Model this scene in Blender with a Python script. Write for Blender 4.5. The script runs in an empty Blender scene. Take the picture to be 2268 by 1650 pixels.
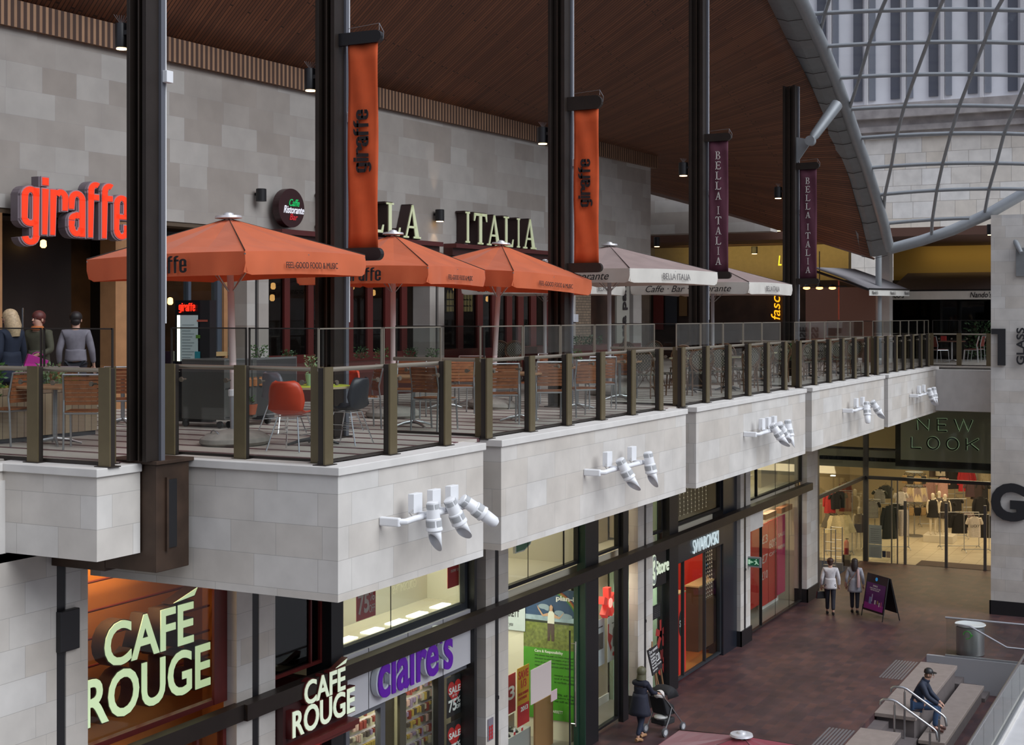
import bpy, bmesh, math, random
from mathutils import Vector, Matrix
R = math.radians
random.seed(7)
SC = bpy.context.scene
COL = SC.collection

# ------------------------------------------------------------------ camera
# the street runs along +X, the terrace building lies towards +Y
YAW = R(27.2); SY, CY = math.sin(YAW), math.cos(YAW)
F = 3122.0; HOR = 700.0; EYE = 9.0
cam_d = bpy.data.cameras.new('camera'); cam = bpy.data.objects.new('camera', cam_d); COL.objects.link(cam)
cam.location = (0, 0, EYE); cam.rotation_euler = (R(90), 0, -(R(90) - YAW))
cam_d.sensor_width = 36; cam_d.lens = 36 * F / 2268; cam_d.shift_y = -125 / 2268
cam_d.clip_end = 400
SC.camera = cam
# ------------------------------------------------------------------ sky and exposure
SC.view_settings.view_transform = 'Standard'; SC.view_settings.look = 'None'
SC.view_settings.gamma = 1; SC.view_settings.exposure = -0.3
w = bpy.data.worlds.new('overcast'); SC.world = w; w.use_nodes = True
nt = w.node_tree; bg = nt.nodes['Background']
tc = nt.nodes.new('ShaderNodeTexCoord'); sp = nt.nodes.new('ShaderNodeSeparateXYZ')
rp = nt.nodes.new('ShaderNodeValToRGB')
nt.links.new(tc.outputs['Generated'], sp.inputs[0]); nt.links.new(sp.outputs['Z'], rp.inputs[0])
nt.links.new(rp.outputs[0], bg.inputs['Color'])
e = rp.color_ramp.elements
e[0].position = 0.0; e[0].color = (.05, .05, .055, 1)
e[1].position = 1.0; e[1].color = (1.0, 1.04, 1.2, 1)
k = rp.color_ramp.elements.new(.03); k.color = (.28, .29, .33, 1)
k = rp.color_ramp.elements.new(.35); k.color = (.70, .74, .87, 1)
bg.inputs['Strength'].default_value = .93
# soft daylight falling through the open street between the buildings
sd = bpy.data.lights.new('daylight', 'SUN'); so = bpy.data.objects.new('daylight', sd); COL.objects.link(so)
sd.energy = 3.3; sd.angle = R(50); sd.color = (.94, .97, 1.0)
so.location = (10, -8, 30)
so.rotation_euler = Vector((-.10, -.78, .72)).to_track_quat('Z', 'Y').to_euler()

# ------------------------------------------------------------------ pixel rays onto real planes
def ray(px, py):
    t = (px - 1134) / F
    return Vector((CY + SY * t, SY - CY * t, (HOR - py) / F))
EYEV = Vector((0, 0, EYE))
def at_u(px, py, u): d = ray(px, py); return EYEV + d * (u / d.x)
def at_v(px, py, v): d = ray(px, py); return EYEV + d * (v / d.y)
def at_z(px, py, z): d = ray(px, py); return EYEV + d * ((z - EYE) / d.z)
def at_D(px, py, D): return EYEV + ray(px, py) * D
WK = .05
def WV(u, off=0): return 18 - WK * u + off           # the long stone wall behind the terrace
def at_w(px, py, off=0):
    d = ray(px, py); return EYEV + d * ((18 + off) / (d.y + WK * d.x))
WR = Vector((1, -WK, 0)).normalized(); UP = Vector((0, 0, 1)); WN = WR.cross(UP)
FR = Vector((1, 0, 0)); FN = Vector((0, -1, 0))     # faces looking at the street
LR = Vector((0, -1, 0)); LN = Vector((-1, 0, 0))    # faces looking back along the street

# ------------------------------------------------------------------ materials
MATS = {}
def mat(name, col, rough=.6, metal=0, var=.0, scale=6, emit=None, es=0, spec=.5, bump=0, bscale=40):
    if name in MATS: return MATS[name]
    m = bpy.data.materials.new(name); m.use_nodes = True; n = m.node_tree
    b = n.nodes['Principled BSDF']
    b.inputs['Base Color'].default_value = (*col, 1); b.inputs['Roughness'].default_value = rough
    b.inputs['Metallic'].default_value = metal; b.inputs['Specular IOR Level'].default_value = spec
    g = n.nodes.new('ShaderNodeNewGeometry')
    if var > 0:
        no = n.nodes.new('ShaderNodeTexNoise'); no.inputs['Scale'].default_value = scale; no.inputs['Detail'].default_value = 4
        n.links.new(g.outputs['Position'], no.inputs['Vector'])
        mr = n.nodes.new('ShaderNodeMapRange'); mr.inputs[1].default_value = .3; mr.inputs[2].default_value = .7
        mr.inputs[3].default_value = 1 - var; mr.inputs[4].default_value = 1 + var
        n.links.new(no.outputs['Fac'], mr.inputs[0])
        mx = n.nodes.new('ShaderNodeVectorMath'); mx.operation = 'SCALE'; mx.inputs[0].default_value = col
        n.links.new(mr.outputs[0], mx.inputs['Scale']); n.links.new(mx.outputs[0], b.inputs['Base Color'])
    if bump > 0:
        n2 = n.nodes.new('ShaderNodeTexNoise'); n2.inputs['Scale'].default_value = bscale
        n.links.new(g.outputs['Position'], n2.inputs['Vector'])
        bp = n.nodes.new('ShaderNodeBump'); bp.inputs['Strength'].default_value = bump; bp.inputs['Distance'].default_value = .01
        n.links.new(n2.outputs['Fac'], bp.inputs['Height']); n.links.new(bp.outputs[0], b.inputs['Normal'])
    if emit:
        b.inputs['Emission Color'].default_value = (*emit, 1); b.inputs['Emission Strength'].default_value = es
    MATS[name] = m
    return m

def brickmat(name, c1, c2, mortar, bw, bh, ms=.004, axis='wall', rough=.75, noise=.12, offs=.37, freq=2, rot=0, c3=None):
    """masonry, paving or boards; every unit takes its own tone"""
    m = bpy.data.materials.new(name); m.use_nodes = True; n = m.node_tree; L = n.links
    b = n.nodes['Principled BSDF']; b.inputs['Roughness'].default_value = rough
    g = n.nodes.new('ShaderNodeNewGeometry'); s = n.nodes.new('ShaderNodeSeparateXYZ'); L.new(g.outputs['Position'], s.inputs[0])
    c = n.nodes.new('ShaderNodeCombineXYZ')
    if axis == 'wall':
        a = n.nodes.new('ShaderNodeMath'); a.operation = 'ADD'; L.new(s.outputs[0], a.inputs[0]); L.new(s.outputs[1], a.inputs[1])
        L.new(a.outputs[0], c.inputs[0]); L.new(s.outputs[2], c.inputs[1])
    elif axis == 'uv': L.new(s.outputs[0], c.inputs[0]); L.new(s.outputs[1], c.inputs[1])
    elif axis == 'vu': L.new(s.outputs[1], c.inputs[0]); L.new(s.outputs[0], c.inputs[1])
    mp = n.nodes.new('ShaderNodeMapping'); mp.inputs['Rotation'].default_value = (0, 0, R(rot)); L.new(c.outputs[0], mp.inputs[0])
    br = n.nodes.new('ShaderNodeTexBrick'); L.new(mp.outputs[0], br.inputs['Vector'])
    br.inputs['Scale'].default_value = 1; br.inputs['Brick Width'].default_value = bw; br.inputs['Row Height'].default_value = bh
    br.inputs['Mortar Size'].default_value = ms; br.inputs['Mortar Smooth'].default_value = .1
    br.inputs['Color1'].default_value = (*c1, 1); br.inputs['Color2'].default_value = (*c2, 1); br.inputs['Mortar'].default_value = (*mortar, 1)
    br.offset = offs; br.offset_frequency = freq; br.squash = .72; br.squash_frequency = 3
    out = br.outputs['Color']
    if c3:
        n3 = n.nodes.new('ShaderNodeTexNoise'); n3.inputs['Scale'].default_value = .35; n3.inputs['Detail'].default_value = 3; L.new(g.outputs['Position'], n3.inputs['Vector'])
        r3 = n.nodes.new('ShaderNodeMapRange'); r3.inputs[1].default_value = .45; r3.inputs[2].default_value = .62; L.new(n3.outputs['Fac'], r3.inputs[0])
        mm = n.nodes.new('ShaderNodeMix'); mm.data_type = 'RGBA'; mm.blend_type = 'MULTIPLY'; L.new(r3.outputs[0], mm.inputs[0])
        L.new(out, mm.inputs[6]); mm.inputs[7].default_value = (*c3, 1); out = mm.outputs[2]
    no = n.nodes.new('ShaderNodeTexNoise'); no.inputs['Scale'].default_value = 2.2; no.inputs['Detail'].default_value = 5; L.new(g.outputs['Position'], no.inputs['Vector'])
    mr = n.nodes.new('ShaderNodeMapRange'); mr.inputs[1].default_value = .3; mr.inputs[2].default_value = .7; mr.inputs[3].default_value = 1 - noise; mr.inputs[4].default_value = 1 + noise * .5
    L.new(no.outputs['Fac'], mr.inputs[0])
    vm = n.nodes.new('ShaderNodeVectorMath'); vm.operation = 'SCALE'; L.new(out, vm.inputs[0]); L.new(mr.outputs[0], vm.inputs['Scale'])
    L.new(vm.outputs[0], b.inputs['Base Color'])
    bp = n.nodes.new('ShaderNodeBump'); bp.inputs['Strength'].default_value = .25; bp.inputs['Distance'].default_value = .004; bp.invert = True
    L.new(br.outputs['Fac'], bp.inputs['Height']); L.new(bp.outputs[0], b.inputs['Normal'])
    MATS[name] = m
    return m

def glassmat(name, tint, rough=.02, refl=.9, ior=1.45, mixmin=0.0):
    m = bpy.data.materials.new(name); m.use_nodes = True; n = m.node_tree; L = n.links
    n.nodes.remove(n.nodes['Principled BSDF']); o = n.nodes['Material Output']
    t = n.nodes.new('ShaderNodeBsdfTransparent'); t.inputs[0].default_value = (*tint, 1)
    g = n.nodes.new('ShaderNodeBsdfGlossy'); g.inputs['Roughness'].default_value = rough; g.inputs['Color'].default_value = (refl, refl, refl, 1)
    f = n.nodes.new('ShaderNodeLayerWeight'); f.inputs['Blend'].default_value = .5
    pw = n.nodes.new('ShaderNodeMath'); pw.operation = 'POWER'; pw.inputs[1].default_value = 4.5; L.new(f.outputs['Facing'], pw.inputs[0])
    a = n.nodes.new('ShaderNodeMath'); a.operation = 'MULTIPLY_ADD'; a.use_clamp = True; a.inputs[1].default_value = .5; a.inputs[2].default_value = .012 + mixmin * .5; L.new(pw.outputs[0], a.inputs[0])
    x = n.nodes.new('ShaderNodeMixShader'); L.new(a.outputs[0], x.inputs[0]); L.new(t.outputs[0], x.inputs[1]); L.new(g.outputs[0], x.inputs[2])
    L.new(x.outputs[0], o.inputs['Surface']); MATS[name] = m
    return m

stone = brickmat('limestone', (.63, .61, .58), (.55, .505, .45), (.40, .38, .355), .85, .355, .003)
wallstone = brickmat('wall_limestone', (.42, .40, .375), (.31, .275, .245), (.30, .28, .27), .95, .42, .002, noise=.10)
farstone = brickmat('tower_stone', (.86, .84, .80), (.74, .67, .57), (.42, .38, .34), 1.3, .75, .01)
plain_stone = mat('pale_stone', (.64, .62, .59), .7, var=.06, scale=3)
plaza = brickmat('brown_pavers', (.115, .052, .048), (.066, .036, .042), (.07, .05, .056), .42, .21, .006, axis='uv', rough=.5, noise=.3, offs=.5, c3=(.62, .62, .72))
soffit_m = brickmat('timber_boards', (.21, .078, .034), (.125, .044, .020), (.035, .014, .008), 3.4, .085, .010, axis='vu', rough=.6, noise=.1)
slat_m = brickmat('timber_slats', (.36, .21, .12), (.29, .165, .095), (.06, .03, .02), .12, 3.0, .035, axis='wall', rough=.6)
brick_old = brickmat('small_brick', (.25, .18, .12), (.18, .13, .09), (.09, .07, .05), .22, .075, .01)
tile_m = brickmat('cream_floor_tiles', (.72, .64, .48), (.68, .60, .45), (.42, .36, .26), .6, .6, .006, axis='uv', rough=.25, noise=.05, offs=0)
dark_brown = mat('dark_brown_steel', (.030, .022, .018), .45, .3, var=.15, scale=3)
mid_brown = mat('brown_steel_face', (.055, .040, .030), .45, .4, var=.1, scale=3)
bracket_m = mat('patinated_bracket', (.060, .036, .024), .5, .3, var=.35, scale=2.5)
bronze = mat('bronze_post', (.145, .115, .062), .42, .35, var=.05, scale=8)
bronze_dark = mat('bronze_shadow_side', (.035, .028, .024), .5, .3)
rail_m = mat('bronze_rail', (.34, .30, .24), .35, .6)
galv = mat('galvanised_channel', (.30, .31, .34), .4, .6)
steel_grey = mat('painted_grey_steel', (.30, .32, .335), .38, .15, var=.04)
steel_gutter = mat('gutter_grey', (.20, .21, .215), .5, .1, var=.06)
white_paint = mat('white_paint', (.80, .81, .83), .4)
white_grille = mat('white_grille', (.42, .43, .44), .6)
black = mat('black_metal', (.012, .012, .014), .4)
black_gloss = mat('black_gloss', (.008, .008, .010), .18)
dark_red = mat('dark_red_timber', (.11, .014, .012), .4, var=.1)
navy_frame = mat('dark_grey_frame', (.022, .027, .034), .6)
chrome = mat('chrome', (.75, .76, .78), .16, 1.0)
alu = mat('brushed_aluminium', (.42, .43, .44), .34, .9)
stainless = mat('stainless_steel', (.55, .56, .58), .28, 1.0)
glass = glassmat('clear_glass', (.90, .92, .91), mixmin=.02)
shopglass = glassmat('shop_glass', (.92, .94, .92), mixmin=.0)
roofglass = glassmat('roof_glass', (.95, .96, .98), mixmin=.0)
darkglass = glassmat('dark_glass', (.35, .35, .36), mixmin=.03)
orange = mat('orange_canvas', (.78, .145, .045), .75, var=.05, scale=5)
cream = mat('cream_canvas', (.60, .56, .47), .8, var=.05)
mauve = mat('mauve_canvas', (.36, .27, .26), .8, var=.08)
white_canvas = mat('white_canvas', (.78, .77, .72), .75, var=.03)
ink = mat('black_ink', (.018, .014, .016), .7)
grey_ink = mat('grey_ink', (.13, .12, .12), .7)
skin = mat('skin', (.52, .30, .22), .55)
teak = mat('teak', (.27, .095, .035), .5, var=.2, scale=14)
teak_light = mat('oiled_table_top', (.36, .20, .105), .4, var=.12, scale=9)
rattan = mat('rattan_cane', (.13, .062, .028), .45, var=.3, scale=20)
def weave(name, c1, c2, sc):
    m = bpy.data.materials.new(name); m.use_nodes = True; n = m.node_tree; b = n.nodes['Principled BSDF']
    t = n.nodes.new('ShaderNodeTexCoord'); c = n.nodes.new('ShaderNodeTexChecker'); c.inputs['Scale'].default_value = sc
    c.inputs['Color1'].default_value = (*c1, 1); c.inputs['Color2'].default_value = (*c2, 1)
    n.links.new(t.outputs['Object'], c.inputs['Vector']); n.links.new(c.outputs[0], b.inputs['Base Color']); b.inputs['Roughness'].default_value = .6
    return m
weave_m = weave('black_cream_weave', (.012, .011, .01), (.24, .21, .15), 34)

# ------------------------------------------------------------------ object building
ORG = {}
def tag(o, label=None, cat=None, group=None, kind=None):
    if label: o['label'] = label
    if cat: o['category'] = cat
    if group: o['group'] = group
    if kind: o['kind'] = kind
    return o
def thing(name, label, cat, loc=(0, 0, 0), group=None):
    o = bpy.data.objects.new(name, None); COL.objects.link(o); o.empty_display_size = .2
    o.location = loc; ORG[o.name] = Vector(loc)
    return tag(o, label, cat, group)

class MB:
    def __init__(s): s.b = bmesh.new()
    def quad(s, *p):
        vs = [s.b.verts.new(Vector(q)) for q in p]; s.b.faces.new(vs); return s
    def hexa(s, p):                                  # 8 points: bottom ring then top ring
        v = [s.b.verts.new(Vector(q)) for q in p]
        for f in ((3, 2, 1, 0), (4, 5, 6, 7), (0, 1, 5, 4), (1, 2, 6, 5), (2, 3, 7, 6), (3, 0, 4, 7)):
            s.b.faces.new([v[i] for i in f])
        return s
    def box(s, x0, x1, y0, y1, z0, z1):
        return s.hexa([(x0, y0, z0), (x1, y0, z0), (x1, y1, z0), (x0, y1, z0), (x0, y0, z1), (x1, y0, z1), (x1, y1, z1), (x0, y1, z1)])
    def obox(s, o, r, u, n, a, b, c):
        """box from corner o along vectors r,u,n with lengths a,b,c"""
        o = Vector(o); A = Vector(r) * a; B = Vector(u) * b; Cc = Vector(n) * c
        return s.hexa([o, o + A, o + A + Cc, o + Cc, o + B, o + A + B, o + A + B + Cc, o + B + Cc])
    def tube(s, pts, r, n=8, cap=True):
        pts = [Vector(p) for p in pts]; rs = r if isinstance(r, (list, tuple)) else [r] * len(pts)
        rings = []; prev = None
        for i, p in enumerate(pts):
            d = (pts[min(i + 1, len(pts) - 1)] - pts[max(i - 1, 0)])
            if d.length < 1e-9: d = Vector((0, 0, 1))
            d.normalize()
            if prev is None:
                a = d.orthogonal().normalized()
            else:
                a = (prev - d * prev.dot(d))
                a = a.normalized() if a.length > 1e-6 else d.orthogonal().normalized()
            prev = a; c = d.cross(a)
            rings.append([s.b.verts.new(p + (a * math.cos(2 * math.pi * k / n) + c * math.sin(2 * math.pi * k / n)) * rs[i]) for k in range(n)])
        for i in range(len(rings) - 1):
            for k in range(n):
                s.b.faces.new((rings[i][k], rings[i][(k + 1) % n], rings[i + 1][(k + 1) % n], rings[i + 1][k]))
        if cap: s.b.faces.new(rings[0][::-1]); s.b.faces.new(rings[-1])
        return s
    def lathe(s, prof, c=(0, 0, 0), n=24, ax=None):
        c = Vector(c); M = Matrix.Identity(3) if ax is None else Vector(ax).to_track_quat('Z', 'Y').to_matrix()
        rings = []
        for r, z in prof:
            rings.append([s.b.verts.new(c + M @ Vector((max(r, 1e-4) * math.cos(2 * math.pi * k / n), max(r, 1e-4) * math.sin(2 * math.pi * k / n), z))) for k in range(n)])
        for i in range(len(rings) - 1):
            for k in range(n):
                s.b.faces.new((rings[i][k], rings[i][(k + 1) % n], rings[i + 1][(k + 1) % n], rings[i + 1][k]))
        s.b.faces.new(rings[0][::-1]); s.b.faces.new(rings[-1])
        return s
    def cyl(s, c, r, h, n=20, ax=None, r2=None): return s.lathe([(r, 0), (r if r2 is None else r2, h)], c, n, ax)
    def prism(s, poly, o, r, u, n, d):
        """2-D outline (list of x,y) in frame o,r,u extruded by d along n"""
        o = Vector(o); r = Vector(r); u = Vector(u); n = Vector(n)
        a = [s.b.verts.new(o + r * x + u * y) for x, y in poly]; b = [s.b.verts.new(o + r * x + u * y + n * d) for x, y in poly]
        s.b.faces.new(a[::-1]); s.b.faces.new(b)
        for i in range(len(a)):
            j = (i + 1) % len(a); s.b.faces.new((a[i], a[j], b[j], b[i]))
        return s
    def grid(s, P, thick=0):
        V = [[s.b.verts.new(Vector(p)) for p in row] for row in P]
        for i in range(len(V) - 1):
            for j in range(len(V[0]) - 1):
                s.b.faces.new((V[i][j], V[i][j + 1], V[i + 1][j + 1], V[i + 1][j]))
        return s
    def ball(s, c, rx, ry=None, rz=None, n=10):
        ry = ry or rx; rz = rz or rx
        bmesh.ops.create_uvsphere(s.b, u_segments=n + 2, v_segments=n, radius=1, matrix=Matrix.Translation(Vector(c)) @ Matrix.Diagonal((rx, ry, rz, 1)))
        return s
    def build(s, name, m, parent=None, label=None, cat=None, group=None, kind=None, loc=None, smooth=False, bevel=0, solid=0, org=None):
        bmesh.ops.recalc_face_normals(s.b, faces=s.b.faces)
        me = bpy.data.meshes.new(name)
        if parent is not None: og = ORG[parent.name]
        elif loc is not None: og = Vector(loc)
        else:
            xs = [v.co for v in s.b.verts]
            og = Vector(((min(v.x for v in xs) + max(v.x for v in xs)) / 2, (min(v.y for v in xs) + max(v.y for v in xs)) / 2, min(v.z for v in xs)))
        for v in s.b.verts: v.co -= og
        s.b.to_mesh(me); s.b.free()
        if smooth:
            me.polygons.foreach_set('use_smooth', [True] * len(me.polygons))
        o = bpy.data.objects.new(name, me); COL.objects.link(o)
        if m: me.materials.append(m)
        if parent is not None: o.parent = parent; ORG[o.name] = og
        else: o.location = og; ORG[o.name] = og
        if smooth:
            try:
                me.set_sharp_from_angle(angle=R(40))
            except Exception: pass
        if solid: md = o.modifiers.new('s', 'SOLIDIFY'); md.thickness = solid; md.offset = 0
        if bevel: md = o.modifiers.new('b', 'BEVEL'); md.width = bevel; md.segments = 2; md.limit_method = 'ANGLE'
        return tag(o, label, cat, group, kind)
def struct(name, mb, m, **k): return mb.build(name, m, kind='structure', **k)

def text(name, s, o, r, u, w, h, depth, m, parent=None, offset=0, shear=0, space=1.0, label=None, cat=None, group=None, mirror=False, lines=None):
    cu = bpy.data.curves.new(name, 'FONT'); cu.body = s; cu.size = 1; cu.extrude = .5; cu.offset = offset; cu.shear = shear
    cu.space_character = space; cu.resolution_u = 4; cu.align_x = 'CENTER' if lines else 'LEFT'
    if lines: cu.space_line = lines
    to = bpy.data.objects.new(name + '_t', cu); COL.objects.link(to)
    dg = bpy.context.evaluated_depsgraph_get(); dg.update()
    me = bpy.data.meshes.new_from_object(to.evaluated_get(dg))
    bpy.data.objects.remove(to); bpy.data.curves.remove(cu)
    xs = [v.co.x for v in me.vertices]; ys = [v.co.y for v in me.vertices]
    x0, x1, y0, y1 = min(xs), max(xs), min(ys), max(ys)
    o = Vector(o); r = Vector(r).normalized(); u = Vector(u); u = u.normalized() if abs(u.length - 1) > 1e-3 else u; n = r.cross(u)
    og = ORG[parent.name] if parent is not None else o.copy()
    for v in me.vertices:
        a = (v.co.x - x0) / (x1 - x0); a = 1 - a if mirror else a
        v.co = o + r * (a * w) + u * ((v.co.y - y0) / (y1 - y0) * h) + n * ((v.co.z + .5) * depth) - og
    me.materials.clear(); me.materials.append(m); me.name = name
    ob = bpy.data.objects.new(name, me); COL.objects.link(ob)
    ORG[ob.name] = og
    if parent is not None: ob.parent = parent
    else: ob.location = og
    return tag(ob, label, cat, group)

def dup(root, loc, rz=None, label=None, group=None):
    def cp(o, par):
        c = o.copy(); COL.objects.link(c)
        if par is not None: c.parent = par
        for ch in kids.get(o.name, []): cp(ch, c)
        return c
    kids = {}
    for o in COL.objects:
        if o.parent: kids.setdefault(o.parent.name, []).append(o)
    c = cp(root, None); c.location = loc
    if rz is not None: c.rotation_euler = (0, 0, rz)
    if label: c['label'] = label
    if group: c['group'] = group
    return c

def lamp(name, kind, loc, e, col=(1, 1, 1), size=.3, direction=None, sy=None, spot=None):
    d = bpy.data.lights.new(name, kind); o = bpy.data.objects.new(name, d); COL.objects.link(o)
    d.energy = e; d.color = col; o.location = loc
    if kind == 'AREA':
        d.size = size
        if sy: d.shape = 'RECTANGLE'; d.size_y = sy
    elif kind in ('POINT', 'SPOT'): d.shadow_soft_size = size
    if spot: d.spot_size = R(spot); d.spot_blend = .6
    if direction is not None: o.rotation_euler = Vector(direction).to_track_quat('-Z', 'Y').to_euler()
    return o

def skinmesh(name, J, E, m, parent=None, sub=2, smooth=True):
    """one continuous tapering surface grown over joints J={k:((x,y,z),r)} and edges E"""
    keys = list(J); og = ORG[parent.name] if parent is not None else Vector((0, 0, 0))
    me = bpy.data.meshes.new(name)
    me.from_pydata([Vector(J[k][0]) for k in keys], [(keys.index(a), keys.index(b)) for a, b in E], [])
    o = bpy.data.objects.new(name + '_t', me); COL.objects.link(o)
    md = o.modifiers.new('k', 'SKIN'); md.use_smooth_shade = True
    if not me.skin_vertices: me.skin_vertices.new()
    for i, k in enumerate(keys):
        r = J[k][1]; r = r if isinstance(r, tuple) else (r, r)
        me.skin_vertices[0].data[i].radius = r; me.skin_vertices[0].data[i].use_root = (i == 0)
    sd_ = o.modifiers.new('s', 'SUBSURF'); sd_.levels = sub; sd_.render_levels = sub
    dg = bpy.context.evaluated_depsgraph_get(); dg.update()
    me2 = bpy.data.meshes.new_from_object(o.evaluated_get(dg)); me2.name = name
    bpy.data.objects.remove(o)
    me2.materials.clear(); me2.materials.append(m)
    me2.polygons.foreach_set('use_smooth', [True] * len(me2.polygons))
    ob = bpy.data.objects.new(name, me2); COL.objects.link(ob)
    if parent is not None: ob.parent = parent
    ORG[ob.name] = og
    return ob
# =================================================================== STRUCTURE
T = 7.4                                   # terrace floor level
VE = 8.5                                  # street face of the balcony blocks
VG = 12.25                                # glass line of the ground floor shops
def ug(px, v=12.0): return at_v(px, 700, v).x
def uw(px): return at_w(px, 700).x
# plaza and the sunken steps
struct('floor', MB().box(6, 51.95, 7.3, 12.3, -.3, 0), plaza)
struct('floor', MB().box(38.3, 51.95, -10, 7.3, -.3, 0), plaza)
struct('floor', MB().box(6, 38.3, -10, 4.35, -.3, .02), mat('pale_paving', (.52, .52, .53), .6, var=.05, scale=2))
struct('floor', MB().box(12, 38.3, 4.55, 7.3, -1.0, -.85), plaza)
struct('trim_1', MB().box(12, 38.3, 4.35, 4.55, -1, .06), plain_stone)
struct('trim_2', MB().box(38.22, 38.34, 4.5, 7.3, -1, .03), mat('grey_kerb', (.33, .33, .35), .6))
step_m = mat('grey_sandstone', (.26, .215, .195), .7, var=.08, scale=5, bump=.2)
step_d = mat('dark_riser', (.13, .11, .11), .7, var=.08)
st = MB()
for k in range(5):                        # stair flights between and beyond the seat slabs
    for (a, b) in ((30.85, 32.2), (37.45, 38.22), (22.0, 26.0)):
        st.box(a, b, 7.3 - .32 * (k + 1), 7.3 - .32 * k, -.9, -.15 * (k + 1) + (.0 if k < 5 else 0))
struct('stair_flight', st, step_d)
def slab(u0, u1, v0, v1, z, lab):
    t = thing('stone_bench', lab, 'bench', ((u0 + u1) / 2, (v0 + v1) / 2, z - .5), 'stone seat tiers by the steps')
    MB().box(u0 - .08, u1, v0, v1, z - .09, z).build('seat', step_m, t, bevel=.01)
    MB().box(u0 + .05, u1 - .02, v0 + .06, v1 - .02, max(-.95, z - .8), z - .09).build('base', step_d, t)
slab(32.25, 37.45, 6.38, 7.3, .02, 'long upper stone seat slab that the man in the cap sits on')
slab(32.1, 37.45, 5.72, 6.30, -.42, 'lower stone slab carrying the seated man’s shoes')
slab(26.0, 30.85, 6.43, 7.3, .02, 'stone slab at the bottom edge beside the nearer handrail')
tac = mat('ribbed_steel', (.24, .24, .26), .4, .5)
for (a, b, nm) in ((35.4, 37.4, 'far'), (28.6, 30.6, 'near')):
    m_ = MB()
    for k in range(8): m_.box(a, b, 7.36 + k * .075, 7.40 + k * .075, 0, .008)
    m_.build('tactile_strip', tac, label='ribbed warning strip in the paving beside the %s stone slab' % nm, cat='tactile paving', group='warning strips')

# ground floor pillars of the shop front with their drain pipes
PIL = [(6.0, 12.45, 127, 145), (15.22, 16.08, 560, 573), (22.32, 23.20, 1097, 1104), (29.56, 30.47, 1427, 1431), (36.95, 37.83, 1648, 1652), (43.62, 44.9, None, None)]
names = ['beside the big café sign', 'between the two café signs', 'right of the purple letters', 'beside the blackboard', 'beside the green exit sign', 'x']
for i, (a, b, p0, p1) in enumerate(PIL):
    if p0:
        pa, pb = ug(p0), ug(p1)
        struct('stone_pillar', MB().box(a, pa - .01, 12.0, 12.22, 0, 6.4), stone); struct('stone_pillar', MB().box(pb + .01, b, 12.0, 12.22, 0, 6.4), stone)
        d = thing('drain_pipe', 'black vertical downpipe set in the stone pillar ' + names[i], 'pipe', ((pa + pb) / 2, 12.06, 0), 'downpipes on the shop front')
        MB().box(pa, pb, 12.01, 12.14, .43, 6.2).build('pipe', black, d)
        if i == 0: MB().box(pa - .02, pb + .16, 11.93, 12.03, 5.15, 5.62).build('junction_box', black, d, bevel=.01)
        else: MB().box(pa - .01, pb + .01, 11.99, 12.03, 2.0, 2.06).build('bracket', black, d)
    else:
        struct('stone_pillar', MB().box(a, b, 12.0, 12.22, 0, 6.4), stone)
    if i: struct('pillar_plinth', MB().box(a - .02, b + .02, 11.96, 11.999, 0, .42).box(a - .02, a - .001, 11.96, 12.4, 0, .42).box(b + .001, b + .02, 11.96, 12.4, 0, .42), black)
struct('steel_beam', MB().box(12.47, 15.2, 11.86, 12.02, 3.56, 3.78).box(15.2, 43.6, 11.80, 11.99, 3.56, 3.78), dark_brown)
# first floor slab and its stone balcony blocks
struct('terrace_slab', MB().box(6, 46.4, 12.0, 19.5, 6.3, 7.2), plain_stone)
BL = [(12.49, 15.74), (16.23, 23.14), (23.66, 30.76), (31.30, 38.61), (39.11, 46.6)]
for i, (a, b) in enumerate(BL):
    struct('balcony_block', MB().box(a, b, VE, 12.0, 5.95, 7.3), stone)
    struct('balcony_coping', MB().box(a - .03, b + .03, VE - .03, 12.0, 7.3, 7.39), plain_stone, bevel=.008)
struct('balcony_block', MB().box(11.2, 11.86, 10.67, 12.2, 6.41, 7.3), stone)
struct('balcony_coping', MB().box(11.17, 11.86, 10.64, 12.2, 7.3, 7.39), plain_stone, bevel=.008)
struct('balcony_block', MB().box(4.0, 11.2, 12.03, 12.9, 6.41, 7.3), stone)
struct('balcony_coping', MB().box(4.0, 11.17, 12.0, 12.9, 7.3, 7.39), plain_stone, bevel=.008)
for (a, b) in ((15.74, 16.23), (23.14, 23.66), (30.76, 31.30), (38.61, 39.11)):     # recessed notches between blocks
    struct('notch_block', MB().box(a, b, 9.9, 12.0, 6.0, 7.36), stone)
# end return of the balcony and the numbered pillar
struct('balcony_block', MB().box(46.6, 48.5, 2.0, 12.0, 5.95, 7.3), stone)
struct('balcony_coping', MB().box(46.57, 48.5, 2.0, 8.53, 7.3, 7.39), plain_stone)
struct('wall_right', MB().box(44.5, 46.0, -3.0, 6.60, .0, 12.05), stone)
struct('baseboard_right', MB().box(44.46, 44.5, -3.0, 6.62, 0, .42).box(44.46, 46.0, 6.60, 6.64, 0, .42), black)
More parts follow.
